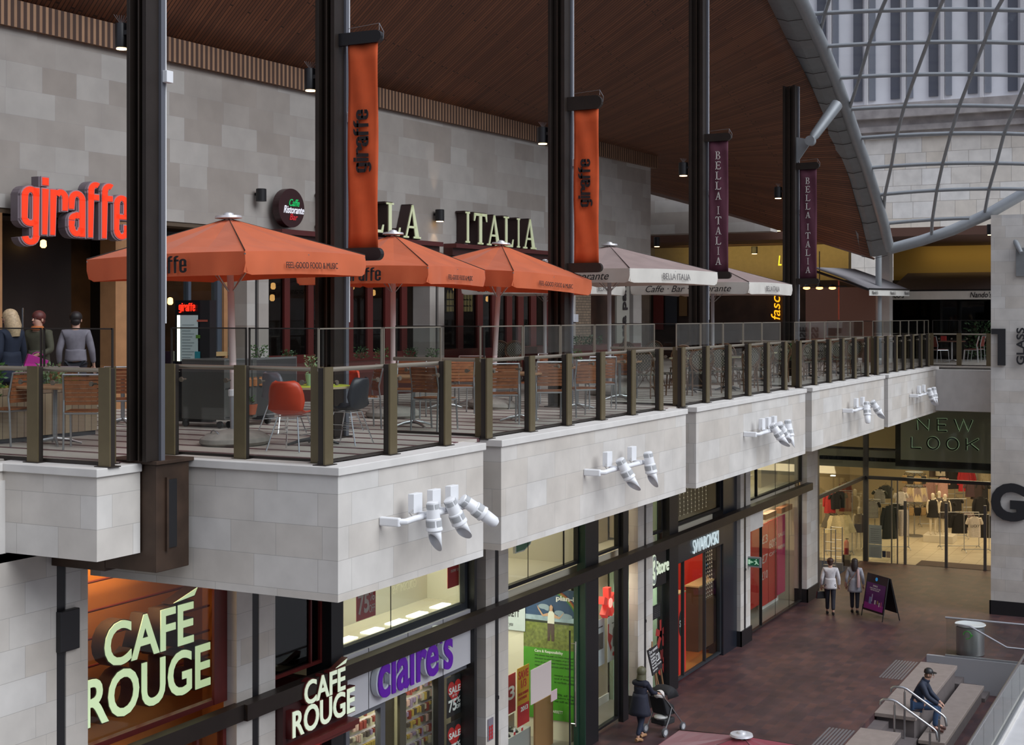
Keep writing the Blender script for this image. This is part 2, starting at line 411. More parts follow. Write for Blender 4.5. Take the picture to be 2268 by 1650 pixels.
# terrace floor with maroon stripes
tf = bpy.data.materials.new('striped_terrace_paving'); tf.use_nodes = True; n = tf.node_tree; b = n.nodes['Principled BSDF']; b.inputs['Roughness'].default_value = .55
g = n.nodes.new('ShaderNodeNewGeometry'); s = n.nodes.new('ShaderNodeSeparateXYZ'); n.links.new(g.outputs['Position'], s.inputs[0])
q = n.nodes.new('ShaderNodeMath'); q.operation = 'MODULO'; q.inputs[1].default_value = .62; n.links.new(s.outputs[0], q.inputs[0])
q2 = n.nodes.new('ShaderNodeMath'); q2.operation = 'LESS_THAN'; q2.inputs[1].default_value = .13; n.links.new(q.outputs[0], q2.inputs[0])
mx = n.nodes.new('ShaderNodeMix'); mx.data_type = 'RGBA'; n.links.new(q2.outputs[0], mx.inputs[0])
mx.inputs[6].default_value = (.50, .46, .41, 1); mx.inputs[7].default_value = (.12, .055, .06, 1); n.links.new(mx.outputs[2], b.inputs['Base Color'])
struct('floor_terrace', MB().box(12.6, 46.4, 8.8, 18.5, 7.36, T).box(6, 12.6, 12.3, 18.5, 7.36, T).box(11.5, 12.6, 10.9, 12.3, 7.36, T).box(46.4, 56, 6.0, 22, 7.36, T), tf)

# the long stone wall, its piers and the timber cornice
def wbox(m_, u0, u1, o0, o1, z0, z1):
    P = []
    for z in (z0, z1):
        P += [(u0, WV(u0, o0), z), (u1, WV(u1, o0), z), (u1, WV(u1, o1), z), (u0, WV(u0, o1), z)]
    return m_.hexa(P)
WU1 = 40.4
struct('wall_back', wbox(MB(), 6, WU1, 0, .9, 10.7, 13.9), wallstone)
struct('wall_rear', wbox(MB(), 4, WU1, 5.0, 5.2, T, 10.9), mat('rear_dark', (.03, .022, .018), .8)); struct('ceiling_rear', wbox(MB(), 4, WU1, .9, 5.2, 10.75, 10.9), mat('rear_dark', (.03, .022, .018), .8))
struct('cornice_slats', wbox(MB(), 6, WU1 + .3, -.10, 0.1, 13.55, 13.98), slat_m)
piers = [(uw(547), uw(595), 565, 573), (uw(952), uw(984), 965, 971), (uw(1248), uw(1275), 1263, 1267)]
for i, (a, b_, p0, p1) in enumerate(piers):
    pa, pb = uw(p0), uw(p1)
    struct('wall_pier', wbox(MB(), a, pa, 0, .8, T, 10.7), wallstone); struct('wall_pier', wbox(MB(), pb, b_, 0, .8, T, 10.7), wallstone)
    wbox(MB(), pa + .01, pb - .01, .04, .14, T, 10.7).build('drain_pipe', black, label=['black downpipe in the stone pier right of the menu stand', 'black downpipe in the stone pier below the round-edged wall lamp', 'black downpipe in the pier behind the third column'][i], cat='pipe', group='downpipes on the terrace wall')
# wall beyond the corner: upper stone wall facing back along the terrace
struct('wall_far', MB().prism([(-22, 11.85), (-13.9, 11.85), (-13.9, 12.1), (-17.4, 13.9), (-22, 13.9)], (46.0, 0, 0), (0, -1, 0), UP, (1, 0, 0), .8), wallstone)
struct('wall_corner', wbox(MB(), WU1 - .6, WU1, .3, 5.0, 7.4, 13.9), wallstone)
struct('wall_upper_return', MB().box(WU1 - .4, 46, 20.2, 20.8, 7.4, 13.9), wallstone)
struct('wall_recess', MB().box(51.0, 51.4, 12.5, 22, 10.3, 12.4), mat('warm_plaster', (.62, .52, .30), .8, var=.05))
struct('wall_recess_low', MB().box(50.6, 51.0, 10.98, 22, 7.4, 10.3), mat('dim_shopfront', (.045, .025, .02), .5, var=.4, scale=1.5))
# timber soffit: boards run from the cornice out to the curved gutter
AR = [(8, 11.0, 25.5), (14, 10.2, 23.6), (20, 9.7, 21.4), (28, 9.5, 19.0), (34.0, 9.55, 16.75), (37.0, 9.75, 15.9), (39.4, 9.9, 14.9), (41.4, 9.95, 13.75), (43.2, 10.0, 12.5), (44.4, 10.0, 11.55), (45.0, 10.0, 10.95)]
def arch(u):
    for i in range(len(AR) - 1):
        if u <= AR[i + 1][0] or i == len(AR) - 2:
            a, b_ = AR[i], AR[i + 1]; f = (u - a[0]) / (b_[0] - a[0])
            p0 = AR[max(i - 1, 0)]; p3 = AR[min(i + 2, len(AR) - 1)]
            def cr(k):
                m0 = (b_[k] - p0[k]) / max(b_[0] - p0[0], 1e-6) * (b_[0] - a[0]); m1 = (p3[k] - a[k]) / max(p3[0] - a[0], 1e-6) * (b_[0] - a[0])
                return (2*f**3-3*f*f+1)*a[k] + (f**3-2*f*f+f)*m0 + (-2*f**3+3*f*f)*b_[k] + (f**3-f*f)*m1
            return Vector((u, cr(1), cr(2)))
G = []
for i in range(61):
    u = 6 + (45.6 - 6) * i / 60
    A = arch(min(u, 45)); A = Vector((u, A.y + (.70 if u < 36 else max(.34, .70 - (u - 36) * .06)), A.z - .12))
    ub = u if u < 40.7 else u
    vb = WV(u) if u < 40.5 else WV(40.5) + (u - 40.5) * .9
    B = Vector((u, vb, 13.95)); row = []
    for j in range(17):
        f = j / 16; z = B.z + (A.z - B.z) * f + math.sin(f * math.pi) * -.03 * (A.z - B.z)
        row.append((u, B.y + (A.y - B.y) * f, z))
    G.append(row)
struct('ceiling', MB().grid(G), soffit_m, smooth=True, solid=.06)
# brown ceiling slab and warm lit band over the far restaurant
struct('far_soffit', MB().box(47.0, 54.5, 4.0, 22, 11.62, 11.9), mat('far_brown_ceiling', (.13, .065, .045), .7))
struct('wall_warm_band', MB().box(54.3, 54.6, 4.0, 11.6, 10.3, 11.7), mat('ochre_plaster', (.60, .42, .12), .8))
struct('wall_far_front', MB().box(54.0, 54.3, 4.0, 22, 7.4, 10.35), mat('dark_interior', (.02, .014, .012), .4))
struct('far_pier', MB().box(49.0, 49.5, 10.6, 10.98, 7.4, 11.62), plain_stone)
struct('terrace_back_room', MB().box(46.4, 56, 20, 22, 7.4, 12), wallstone)
# building and tower beyond the glass roof
tb = thing('stone_tower_building', 'pale stone building with cornice and tall windowed tower seen through the glass roof', 'building', (66, 4, 0))
MB().box(66, 68, -16, 22, 0, 17.2).build('base_wall', farstone, tb)
cn = MB()
for (z0, z1, o) in ((17.2, 17.5, .15), (17.5, 17.75, .35), (17.75, 18.1, .25), (18.1, 18.75, .6)): cn.box(66 - o, 68, -16, 22, z0, z1)
cn.build('cornice', mat('weathered_stone', (.40, .37, .36), .8, var=.25, scale=1.6), tb)
MB().box(67.2, 68, -16, 22, 18.75, 40).build('tower_wall', mat('tower_face', (.84, .85, .88), .8, var=.04, scale=1), tb)
winm = mat('tower_window', (.10, .11, .14), .3)
for k in range(18):
    v = 19.3 - k * 1.75
    f = MB().box(67.1, 67.25, v, v + .42, 19.2, 40).build('window_strip', winm, tb)
    MB().box(67.1, 67.25, v - .62, v - .34, 19.2, 40).build('window_strip', mat('tower_window_light', (.22, .24, .28), .3), tb)
    MB().box(66.95, 67.2, v - .28, v - .14, 18.75, 40).build('rib', mat('tower_rib', (.66, .65, .66), .7), tb)
# walls that close the shop units (seen through the glass)
cream_wall = mat('cream_shop_wall', (.70, .66, .54), .7)
struct('wall_shop_back', MB().box(12, 18, 15.0, 15.2, 0, 6.3), mat('cafe_dark_wall', (.05, .035, .03), .7))
struct('wall_shop_back', MB().box(18, 44, 16.5, 16.7, 0, 6.3), cream_wall)
struct('floor_shops', MB().box(12, 45, 12.3, 16.6, -.2, 0.0), mat('shop_floor', (.30, .28, .25), .3))
struct('ceiling_shops', MB().box(12, 45, 12.8, 16.6, 6.2, 6.3), cream_wall)
for (u_, z0, z1, m_) in ((17.55, 0, 3.5, dark_red), (17.9, 3.6, 6.2, cream_wall), (22.6, 0, 6.2, cream_wall), (27.25, 0, 6.2, cream_wall), (31.62, 0, 6.2, mat('mint_wall', (.42, .55, .42), .7)), (36.5, 0, 6.2, black), (43.8, 0, 6.2, cream_wall)):
    struct('wall_party', MB().box(u_, u_ + .2, 12.35, 16.6, z0, z1), m_)
struct('floor_mezzanine', MB().box(17.9, 44, 12.4, 16.6, 3.56, 3.74), cream_wall)
# fashion store at the end: shell
struct('floor_store', MB().box(51.95, 68, -2, 20, -.1, .01), tile_m)
struct('doormat_store', MB().box(51.95, 53.0, 3, 10.3, .01, .02), mat('brown_matting', (.10, .07, .06), .9))
struct('wall_store_back', MB().box(65.5, 65.8, -2, 20, 0, 6.3), mat('store_cream', (.80, .70, .50), .7))
struct('ceiling_store', MB().box(53.2, 65.5, -2, 20, 3.55, 3.7), mat('store_ceiling', (.55, .50, .40), .7))
struct('wall_store_left', MB().box(45, 65.5, 16.0, 16.2, 0, 6.0), mat('store_cream_2', (.62, .52, .34), .7))
struct('store_upper_floor', MB().box(46.0, 66, -2, 20, 6.0, 7.3), plain_stone)
struct('store_bulkhead', MB().box(53.2, 53.4, 4, 16, 3.3, 3.95), mat('grey_bulkhead', (.11, .12, .11), .6))
# =================================================================== COLUMNS, BANNERS, BALUSTRADES
def ser(ch, o, r, u, n, w, h, d, mb, bold=.2):
    """a serif capital in a w x h box"""
    o = Vector(o); r = Vector(r); u = Vector(u); n = Vector(n)
    def P(pts): mb.prism([(x * w, y * h) for x, y in pts], o, r, u, n, d)
    def rect(x0, y0, x1, y1): P([(x0, y0), (x1, y0), (x1, y1), (x0, y1)])
    s = .055; b = bold
    if ch == 'I': rect(.4, 0, .4 + b, 1); rect(.22, 0, .78, s); rect(.22, 1 - s, .78, 1)
    if ch == 'L': rect(.15, 0, .15 + b, 1); rect(0, 0, .9, s * 1.6); rect(0, 1 - s, .5, 1); P([(.9, 0), (.98, .26), (.9, .26), (.78, .05)])
    if ch == 'E': rect(.12, 0, .12 + b, 1); rect(0, 0, .86, s * 1.6); rect(0, 1 - s * 1.6, .84, 1); rect(.2, .48, .66, .48 + s * 1.4); P([(.86, 0), (.93, .24), (.85, .24), (.72, .05)]); P([(.84, 1), (.9, .78), (.82, .78), (.7, .95)]); rect(.62, .4, .68, .63)
    if ch == 'T': rect(.5 - b / 2, 0, .5 + b / 2, 1); rect(.3, 0, .7, s); rect(.02, 1 - s * 1.6, .98, 1); P([(.02, 1), (0, .74), (.06, .74), (.16, .95)]); P([(.98, 1), (1, .74), (.94, .74), (.84, .95)])
    if ch == 'A': P([(.10, 0), (.18, 0), (.56, 1), (.48, 1)]); P([(.68, 0), (.68 + b * 1.15, 0), (.56, 1), (.46, 1)]); rect(0, 0, .3, s); rect(.58, 0, 1, s); rect(.26, .3, .72, .3 + s * 1.2)
    if ch == 'B':
        rect(.12, 0, .12 + b, 1); rect(0, 0, .45, s); rect(0, 1 - s, .45, 1); rect(.2, .5, .5, .5 + s)
        for (cy, ry, rx, x0) in ((.25, .27, .40, .42), (.76, .24, .32, .42)):
            for k in range(8):
                a0 = -math.pi / 2 + math.pi * k / 8; a1 = -math.pi / 2 + math.pi * (k + 1) / 8
                ti = lambda a: (x0 + (rx - b * .9 * math.cos(a)) * math.cos(a), cy + (ry - s) * math.sin(a))
                to = lambda a: (x0 + rx * math.cos(a), cy + ry * math.sin(a))
                P([ti(a0), to(a0), to(a1), ti(a1)])
def serif_word(name, s, o, r, u, cw, h, d, m, parent, gap=.12, space=.7, bold=.2):
    mb = MB(); r = Vector(r); u = Vector(u); n = r.cross(u); x = 0
    for ch in s:
        k = {'I': .62, 'L': .82, 'E': .86, ' ': space}.get(ch, 1.0)
        if ch != ' ': ser(ch, Vector(o) + r * x, r, u, n, cw * k, h, d, mb, bold)
        x += cw * (k + gap)
    return mb.build(name, m, parent)


def gword(name, O, r, u, w, h, d, m, parent, grow=0.0):
    """rounded condensed lower-case word; box w x h covers descender to ascender"""
    O = Vector(O); r = Vector(r).normalized(); u = Vector(u).normalized(); n = r.cross(u); tk = .145 + grow * 2; mb = MB()
    X = [0, .50, .70, 1.17, 1.66, 2.03, 2.38]; TW = 2.84; LO, HI = -.24, 1.24
    def T_(x, y): return (x / TW * w, (y - LO) / (HI - LO) * h)
    def P(pts): mb.prism([T_(*p) for p in pts], O, r, u, n, d)
    g = grow
    def stem(x, y0, y1, wt=.145, wb=.125): P([(x - g, y0 - g), (x + wb + g, y0 - g), (x + wt + g, y1 + g), (x - g, y1 + g)])
    def arc(cx, cy, rx, ry, a0, a1, th=.145, n_=9):
        for k in range(n_):
            p = R(a0 + (a1 - a0) * k / n_); q = R(a0 + (a1 - a0) * (k + 1) / n_)
            ro = (rx + g, ry + g); ri = (max(rx - th - g, .004), max(ry - th * .8 - g, .004))
            P([(cx + ri[0] * math.cos(p), cy + ri[1] * math.sin(p)), (cx + ro[0] * math.cos(p), cy + ro[1] * math.sin(p)), (cx + ro[0] * math.cos(q), cy + ro[1] * math.sin(q)), (cx + ri[0] * math.cos(q), cy + ri[1] * math.sin(q))])
    x = X[0]
    stem(x, .30, .82); arc(x + .21, .80, .21, .20, 0, 180); stem(x + .275, -.06, .98); arc(x + .21, .32, .21, .16, 180, 330); arc(x + .21, -.04, .21, .20, 190, 360)
    x = X[1]; stem(x, 0, .98, .15, .11); stem(x, 1.06, 1.22, .15, .15)
    x = X[2]; stem(x, 0, .98, .15, .11); arc(x + .26, .80, .19, .20, 0, 150); stem(x + .305, .55, .80)
    x = X[3]; stem(x + .275, 0, .82, .145, .145); arc(x + .21, .80, .21, .20, 0, 180); stem(x, .60, .80); arc(x + .20, .22, .20, .22, 180, 350); stem(x, .22, .34); arc(x + .20, .36, .20, .16, 90, 180); P([(x + .18 - g, .40 - g), (x + .30 + g, .40 - g), (x + .30 + g, .53 + g), (x + .18 - g, .53 + g)])
    for x in (X[4], X[5]):
        stem(x + .02, 0, 1.05, .145, .11); arc(x + .22, 1.04, .20, .20, 60, 180); P([(x + .02 - g, .84 - g), (x + .30 + g, .84 - g), (x + .30 + g, .96 + g), (x + .02 - g, .96 + g)])
    x = X[6]; stem(x, .2, .80); arc(x + .21, .80, .21, .20, 0, 180); arc(x + .21, .20, .21, .20, 180, 360); stem(x + .275, .52, .80); stem(x + .275, .18, .32); P([(x + .05, .46 - g), (x + .42 + g, .46 - g), (x + .42 + g, .56 + g), (x + .05, .56 + g)])
    return mb.build(name, m, parent)
VC = 10.62
colpx = [(283, 360), (699, 769), (1213, 1268), (1524, 1569), (1732, 1770)]
ctop = [24.4, 23.0, 20.6, 18.2, 15.15]
cpos = []
clab = ['nearest brown steel column on the chest-high bracket, left of the first umbrella', 'brown steel column holding the larger orange banner', 'brown steel column holding the smaller orange banner', 'brown steel column holding the left maroon banner', 'short free-topped brown column with white strut bracket and right maroon banner']
for i, (pl, pr) in enumerate(colpx):
    c = at_v((pl + pr) / 2, 700, VC); D = c.x * CY + c.y * SY
    a = (pr - pl) / 1.36 * D / F; h = a / 2; u, v = c.x, c.y
    cpos.append((u, v, h))
    t = thing('steel_column', clab[i], 'column', (u, v, T), 'row of tall steel columns')
    z0 = T + .02; z1 = ctop[i]; f = a * .13
    MB().box(u - h, u + h, v - h, v - h + f * 1.6, z0, z1).build('flange', dark_brown, t, bevel=.004)
    MB().box(u - h, u + h, v + h - f * 1.3, v + h, z0, z1).build('flange', dark_brown, t, bevel=.004)
    MB().box(u - f * .6, u + f * .6, v - h + f * 1.6, v + h - f * 1.3, z0, z1).build('web', mid_brown, t)
    MB().box(u - h * .75, u - f * .6, v - f * .25, v + f * .25, z0, z1).build('fin', mid_brown, t)
    MB().box(u + h * .42, u + h * .86, v - h - .035, v - h, z0, z1).build('channel', mat('dull_channel', (.16, .165, .19), .5, .5), t)
    MB().tube([(u + h + .01, v - h - .02, z0 + 1.5), (u + h + .01, v - h - .02, z1)], .009, 6).build('cable', white_paint, t)
    if i == 0:
        bk = thing('column_bracket', 'patinated brown bracket box carrying the nearest column', 'bracket', (u, v, 6.1))
        MB().box(11.88, 12.42, 10.46, 11.2, 6.20, 7.38).build('box', bracket_m, bk, bevel=.01)
        MB().box(11.84, 12.46, 10.42, 11.2, 7.38, 7.42).build('cap_plate', bracket_m, bk, bevel=.005)
        MB().box(12.05, 12.20, 10.445, 10.46, 6.45, 7.2).build('slot', black, bk)
        MB().box(12.02, 12.05, 10.43, 10.46, 6.42, 7.23).build('slot_rim', bracket_m, bk)
        MB().box(11.88, 12.42, 11.2, 13.2, 6.16, 6.40).build('beam', bracket_m, bk)
    else:
        struct('column_foot_plate', MB().box(u - h - .05, u + h + .05, v - h - .05, v + h + .05, T, T + .02), dark_brown)
    # speaker-like white box clipped to the channel
    zb = at_v(colpx[i][1], [172, 262, 362, 428, 470][i], v - h).z
    MB().box(u + h * .55, u + h * 1.3, v - h - .10, v - h - .035, zb - .06, zb + .07).build('junction_box', white_paint, t, bevel=.005)
# strut from the last column up to the roof tube
u5, v5, h5 = cpos[4]
P0 = at_D(1795, 312, 37.2); P1 = at_D(1853, 232, 37.9)
t = thing('roof_strut', 'pale grey triangular bracket and strut propping the roof edge tube from the last column', 'strut', (u5, v5, P0.z - .6))
a0 = at_u(1770, 302, u5 - h5); a1 = at_u(1770, 360, u5 - h5)
MB().prism([(0, 0), (.44, -.10), (0, -.72)], (u5, v5 - h5, a0.z), (0, -1, 0), UP, (-1, 0, 0), .05).build('gusset_plate', steel_grey, t)
MB().lathe([(.13, -.09), (.13, .09)], P0, 20, (1, 0, 0)).build('pin', steel_grey, t)
MB().tube([P0, P0.lerp(P1, .15), P1], [.06, .13, .17], 12).build('strut_tube', steel_grey, t, smooth=True)

# banners
def banner(i, px0, px1, yt, yb, body, lab, word, tops, brk, bb):
    u, v, h = cpos[i]; ub = u - .02
    A = at_u(px0, yt, ub); B = at_u(px1, yb, ub)
    t = thing('hanging_banner', lab, 'banner', (ub, v - h, B.z), 'banners on the columns')
    v0, v1 = A.y, B.y; z1, z0 = A.z, B.z; N = 10; G = []
    for a in range(N + 1):
        f = a / N; vv = v0 + (v1 - v0) * f
        G.append([(ub + .012 * math.sin(f * 9 + z * .8), vv, z0 + (z1 - z0) * z / 12) for z in range(13)])
    MB().grid(G).build('banner_cloth', body, t, smooth=True, solid=.004)
    for (ya, yb_, nm) in ((brk[0], brk[1], 'top_arm'), (bb[0], bb[1], 'bottom_arm')):
        za = at_u(px0, yb_, ub).z; zb = at_u(px0, ya, ub).z; hh = (zb - za); e = .07
        vE = v1 - e
        poly = [(0, 0), (v - h - vE - hh / 2, 0)] + [(v - h - vE - hh / 2 + hh / 2 * math.sin(q * math.pi / 8), hh / 2 - hh / 2 * math.cos(q * math.pi / 8)) for q in range(1, 8)] + [(v - h - vE - hh / 2, hh), (0, hh)]
        MB().prism(poly, (ub - .04, v - h, za), (0, -1, 0), UP, (1, 0, 0), .08).build(nm, black if i == 1 else dark_brown, t)
    ct = MB(); zt = at_u(px0, brk[0], ub).z
    ct.tube([(ub, v1 - .02, zt), (ub, v1 - .02, zt + .09), (ub, v0, zt + .06)], .004, 5).tube([(ub, v1 - .02, zt + .09), (ub, v1 - .09, zt - .03), (ub, v1 - .08, zt - .12)], .004, 5)
    ct.build('bird_wire', alu, t)
    if word == 'giraffe':
        xl, xr, ya, yb2 = tops
        p = at_u(xr, yb2, ub - .03); q = at_u(xl, ya, ub - .03)
        gword('banner_lettering', p, UP, (0, 1, 0), q.z - p.z, abs(q.y - p.y), .004, ink, t, .018)
    else:
        xc, ya, pit, lh, gap = tops; y = ya; mb = MB()
        for ch in word:
            if ch == ' ': y += gap; continue
            p = at_u(xc, y + lh, ub - .03); q = at_u(xc, y, ub - .03); H = q.z - p.z; W = H * (.5 if ch == 'I' else .78)
            ser(ch, p + Vector((0, W / 2, 0)), LR, UP, LN, W, H, .004, mb, .17)
            y += pit
        mb.build('banner_lettering', mat('letter_cream', (.72, .70, .66), .7), t)
maroon = mat('maroon_cloth', (.105, .028, .050), .8, var=.08)
orange_b = mat('orange_banner', (.62, .095, .022), .8, var=.12, scale=3)
banner(1, 771, 837, 101, 552, orange_b, 'larger orange banner on the second column, beside the umbrellas', 'giraffe', (783, 822, 243, 380), (74, 101), (550, 578))
banner(2, 1271, 1326, 245, 585, orange_b, 'smaller orange banner on the third column', 'giraffe', (1281, 1312, 352, 457), (215, 245), (583, 604))
banner(3, 1570, 1613, 314, 602, maroon, 'left maroon banner with stacked letters on the fourth column', 'BELLA ITALIA', (1591, 335, 22.4, 17.6, 10), (297, 314), (602, 618))
banner(4, 1771, 1809, 376, 617, maroon, 'right maroon banner with stacked letters on the short column', 'BELLA ITALIA', (1789.5, 393, 18.9, 14.5, 8), (361, 376), (617, 630))

# wall lamps and lamps on the columns
glow = mat('warm_lamp_glow', (1, .8, .5), .5, emit=(1, .66, .32), es=9)
def canlamp(x0, x1, y0, y1, D, lab, wall=False, on=True, up=False, n=None, grp='black cylinder lamps'):
    P = at_D((x0 + x1) / 2, y0, D); Q = at_D((x0 + x1) / 2, y1, D); r = (x1 - x0) / 2 * D / F
    t = thing('cylinder_lamp', lab, 'lamp', (P.x, P.y, Q.z), grp)
    MB().lathe([(r * .86, 0), (r, .004), (r, P.z - Q.z - .01), (r * .9, P.z - Q.z)], (P.x, P.y, Q.z), 24).build('housing', black, t, smooth=True)
    if on: MB().cyl((P.x, P.y, Q.z - .012), r * .8, .012, 20).build('bulb', glow, t)
    if on: lamp('lamp_light', 'SPOT', (P.x, P.y, Q.z - .03), 14, (1, .66, .36), .03, (0, 0, -1), spot=70)
    if up: lamp('lamp_light', 'SPOT', (P.x, P.y, P.z + .03), 16, (1, .68, .42), .02, (0, .0, 1), spot=42)
    nn = Vector(n) if n else Vector((0, 1, 0))
    MB().obox(Vector((P.x, P.y, (P.z + Q.z) / 2)) + nn * (r * .8), nn, UP, nn.cross(UP), .12, .05, .04).build('bracket_arm', black, t)
    sp_ = MB()
    if not wall:
        for k in range(7):
            a = k - 3; sp_.tube([(P.x + a * .01, P.y, P.z), (P.x + a * .025, P.y - a * .015, P.z + .09)], .0025, 4)
        sp_.build('bird_spikes', alu, t)
for i, (x0, x1, y0, y1) in enumerate([(255, 284, 52, 107), (674, 701, 152, 200), (1190, 1214, 282, 318), (1503, 1524, 360, 389), (1715, 1732, 414, 439)]):
    u, v, h = cpos[i]; D = u * CY + v * SY
    canlamp(x0, x1, y0, y1, D + .08, 'lit black lamp on the ' + ['first column from the left', 'second column from the left', 'third column, near its banner', 'fourth column, above the maroon banner', 'short fifth column'][i], n=(0, -1, 0))
def wl(x0, x1, y0, y1, lab, on, up):
    P = at_w((x0 + x1) / 2, (y0 + y1) / 2, -.16); D = P.x * CY + P.y * SY
    canlamp(x0, x1, y0, y1, D, lab, True, on, up)
wl(567, 590, 418, 446, 'unlit black wall lamp left of the oval sign', False, False)
wl(964, 984, 464, 490, 'black wall lamp throwing light up and down between the cream words', True, True)
canlamp(1448, 1462, 525, 546, 45.5, 'lit black wall lamp left of the fourth column', True, n=(1, 0, 0))
canlamp(1664, 1678, 546, 562, 51.5, 'lit black wall lamp between the two maroon banners', True, n=(1, 0, 0))
canlamp(2186, 2202, 497, 520, 43.2, 'black lamp on the edge of the numbered stone wall', True, n=(0, -1, 0))

# ------------------------------------------------------------------ balustrades
clampm = mat('glass_clamp', (.20, .17, .13), .35, .6)
def balustrade(lab, axis, c, posts, a0, a1, s=1, thick=.0):
    """axis 'f': along X at y=c ; axis 'l': along Y at x=c. posts = centre positions, a0..a1 the rail extent"""
    mid = (a0 + a1) / 2
    t = thing('glass_balustrade', lab, 'balustrade', (mid, c, T - .01) if axis == 'f' else (c, mid, T - .01), 'glass balustrades round the terrace')
    def bx(p0, p1, q0, q1, z0, z1):           # p along, q across (0 = outer face, positive inwards)
        return (MB().box(p0, p1, c + q0, c + q1, z0, z1) if axis == 'f' else MB().box(c + q0, c + q1, p0, p1, z0, z1))
    def pt(p, q, z): return (p, c + q, z) if axis == 'f' else (c + q, p, z)
    posts = sorted(posts)
    for p in posts:
        f = bx(p - .078, p + .078, 0, .022, T + .0, 8.45).build('post', bronze, t)
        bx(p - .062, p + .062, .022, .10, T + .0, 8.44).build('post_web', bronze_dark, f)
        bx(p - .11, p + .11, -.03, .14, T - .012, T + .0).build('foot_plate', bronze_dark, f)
    MB().tube([pt(a0, .13, 8.415), pt(a1, .13, 8.415)], .026, 10).build('handrail', rail_m, t, smooth=True)
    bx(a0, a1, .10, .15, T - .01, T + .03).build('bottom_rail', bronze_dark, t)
    edges = [a0] + [p for p in posts if a0 + .2 < p < a1 - .2] + [a1]
    for k in range(len(edges) - 1):
        e0, e1 = edges[k], edges[k + 1]
        if e1 - e0 < .25: continue
        g_ = bx(e0 + .05, e1 - .05, .075, .087, T + .04, 8.36).build('glass_panel', glass, t)
        for q in (e0 + .24, e1 - .24):
            d = (0, 1, 0) if axis == 'f' else (1, 0, 0)
            MB().lathe([(.028, 0), (.028, .02), (.01, .02), (.01, .09)], pt(q, .055, 8.27), 12, d).build('clamp', clampm, g_)
        sc_ = bx(e0 + .03, e1 - .03, .150, .158, 8.47, 8.86).build('screen_glass', glass, t)
        fr = MB()
        for (x0, x1, z0, z1) in ((e0 + .02, e1 - .02, 8.855, 8.87), (e0 + .015, e0 + .032, 8.44, 8.87), (e1 - .032, e1 - .015, 8.44, 8.87)):
            if axis == 'f': fr.box(x0, x1, c + .144, c + .164, z0, z1)
            else: fr.box(c + .144, c + .164, x0, x1, z0, z1)
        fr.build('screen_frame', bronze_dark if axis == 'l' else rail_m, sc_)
def uf(px): return at_v(px, 700, 8.70).x
def lv(px, u): return at_u(px, 700, u).y
VB = 8.70
balustrade('glass balustrade across the street face of the nearest corner block', 'f', VB, [uf(729), uf(872), uf(993)], uf(729), uf(997) + .05)
balustrade('glass balustrade facing left in front of the first umbrella', 'l', 12.66, [lv(701, 12.66), lv(530, 12.66), lv(374, 12.66)], lv(701, 12.66), lv(372, 12.66) + .1)
balustrade('glass balustrade in front of the slatted teak chairs, right of the first notch', 'f', VB, [uf(x) for x in (1085, 1180, 1262, 1336.5, 1404.5, 1466)], uf(1085), uf(1466) + .06)
balustrade('short glass return just left of the teak chairs', 'l', 16.36, [lv(1063.5, 16.36)], lv(1063.5, 16.36), 10.3)
balustrade('glass balustrade before the rattan chairs, below the left maroon banner', 'f', VB, [uf(x) for x in (1515, 1569, 1618, 1662, 1703, 1742)], uf(1515), uf(1742) + .06)
balustrade('narrow glass return in the second notch', 'l', 23.68, [lv(1499, 23.68)], lv(1499, 23.68), 10.2)
balustrade('glass balustrade below the right maroon banner', 'f', VB, [uf(x) for x in (1774, 1808.5, 1840, 1869, 1896, 1923.5)], uf(1774), uf(1923.5) + .06)
balustrade('narrow glass return in the third notch', 'l', 31.25, [lv(1760.5, 31.25)], lv(1760.5, 31.25), 10.2)
balustrade('farthest street-side glass balustrade with closely spaced posts', 'f', VB, [uf(x) for x in (1945, 1967, 1987.5, 2005.5, 2024, 2042.5, 2058)], uf(1945), 46.7)
balustrade('narrow glass return in the fourth notch', 'l', 38.95, [lv(1934.5, 38.95)], lv(1934.5, 38.95), 10.2)
balustrade('glass balustrade facing the camera before the two aluminium chairs', 'l', 46.8, [lv(2124, 46.8), lv(2190, 46.8), lv(2062, 46.8)], 6.9, lv(2062, 46.8))
balustrade('leftmost glass balustrade facing left along the bottom of the terrace', 'l', 11.36, [lv(230, 11.36), lv(71, 11.36), lv(-70, 11.36)], lv(230, 11.36), 13.4)
balustrade('short glass balustrade between the leftmost corner and the first column', 'f', 10.86, [at_v(246, 700, 10.86).x], at_v(246, 700, 10.86).x, 11.72)

# ------------------------------------------------------------------ glazed grid roof
gr = thing('grid_shell_roof', 'curved glass grid roof with grey steel tubes above the street', 'roof', (42, 8, 10.5))
TP = [Vector((a[0], a[1], a[2])) for a in AR if a[0] >= 20]
TUB = [arch(u) for u in (10, 14, 18, 22, 26, 29, 31, 33, 34.5, 36, 37.5, 39, 40.5, 41.6, 42.6, 43.4, 44.1, 44.6, 45.0)]
def tubepx(pts): return [at_u(px, py, u) for px, py, u in pts]
tube_pts = tubepx([(1640, -230, 28.0), (1709, -115, 31), (1774, 0, 34.2), (1821, 101, 36.6), (1849, 170, 38.1), (1874, 240, 39.4), (1896, 305, 40.6), (1920, 372, 41.9), (1939, 434, 43.0), (1957, 495, 44.0), (1969, 550, 45.0)])
MB().tube(tube_pts, .17, 14).build('edge_tube', steel_grey, gr, smooth=True)
low_pts = tubepx([(1969, 552, 45.0), (2040, 533, 45.05), (2109, 510, 45.1), (2192, 472, 45.2), (2268, 428, 45.3), (2400, 345, 45.4)])
MB().tube(low_pts, .17, 14).build('edge_tube', steel_grey, gr, smooth=True)
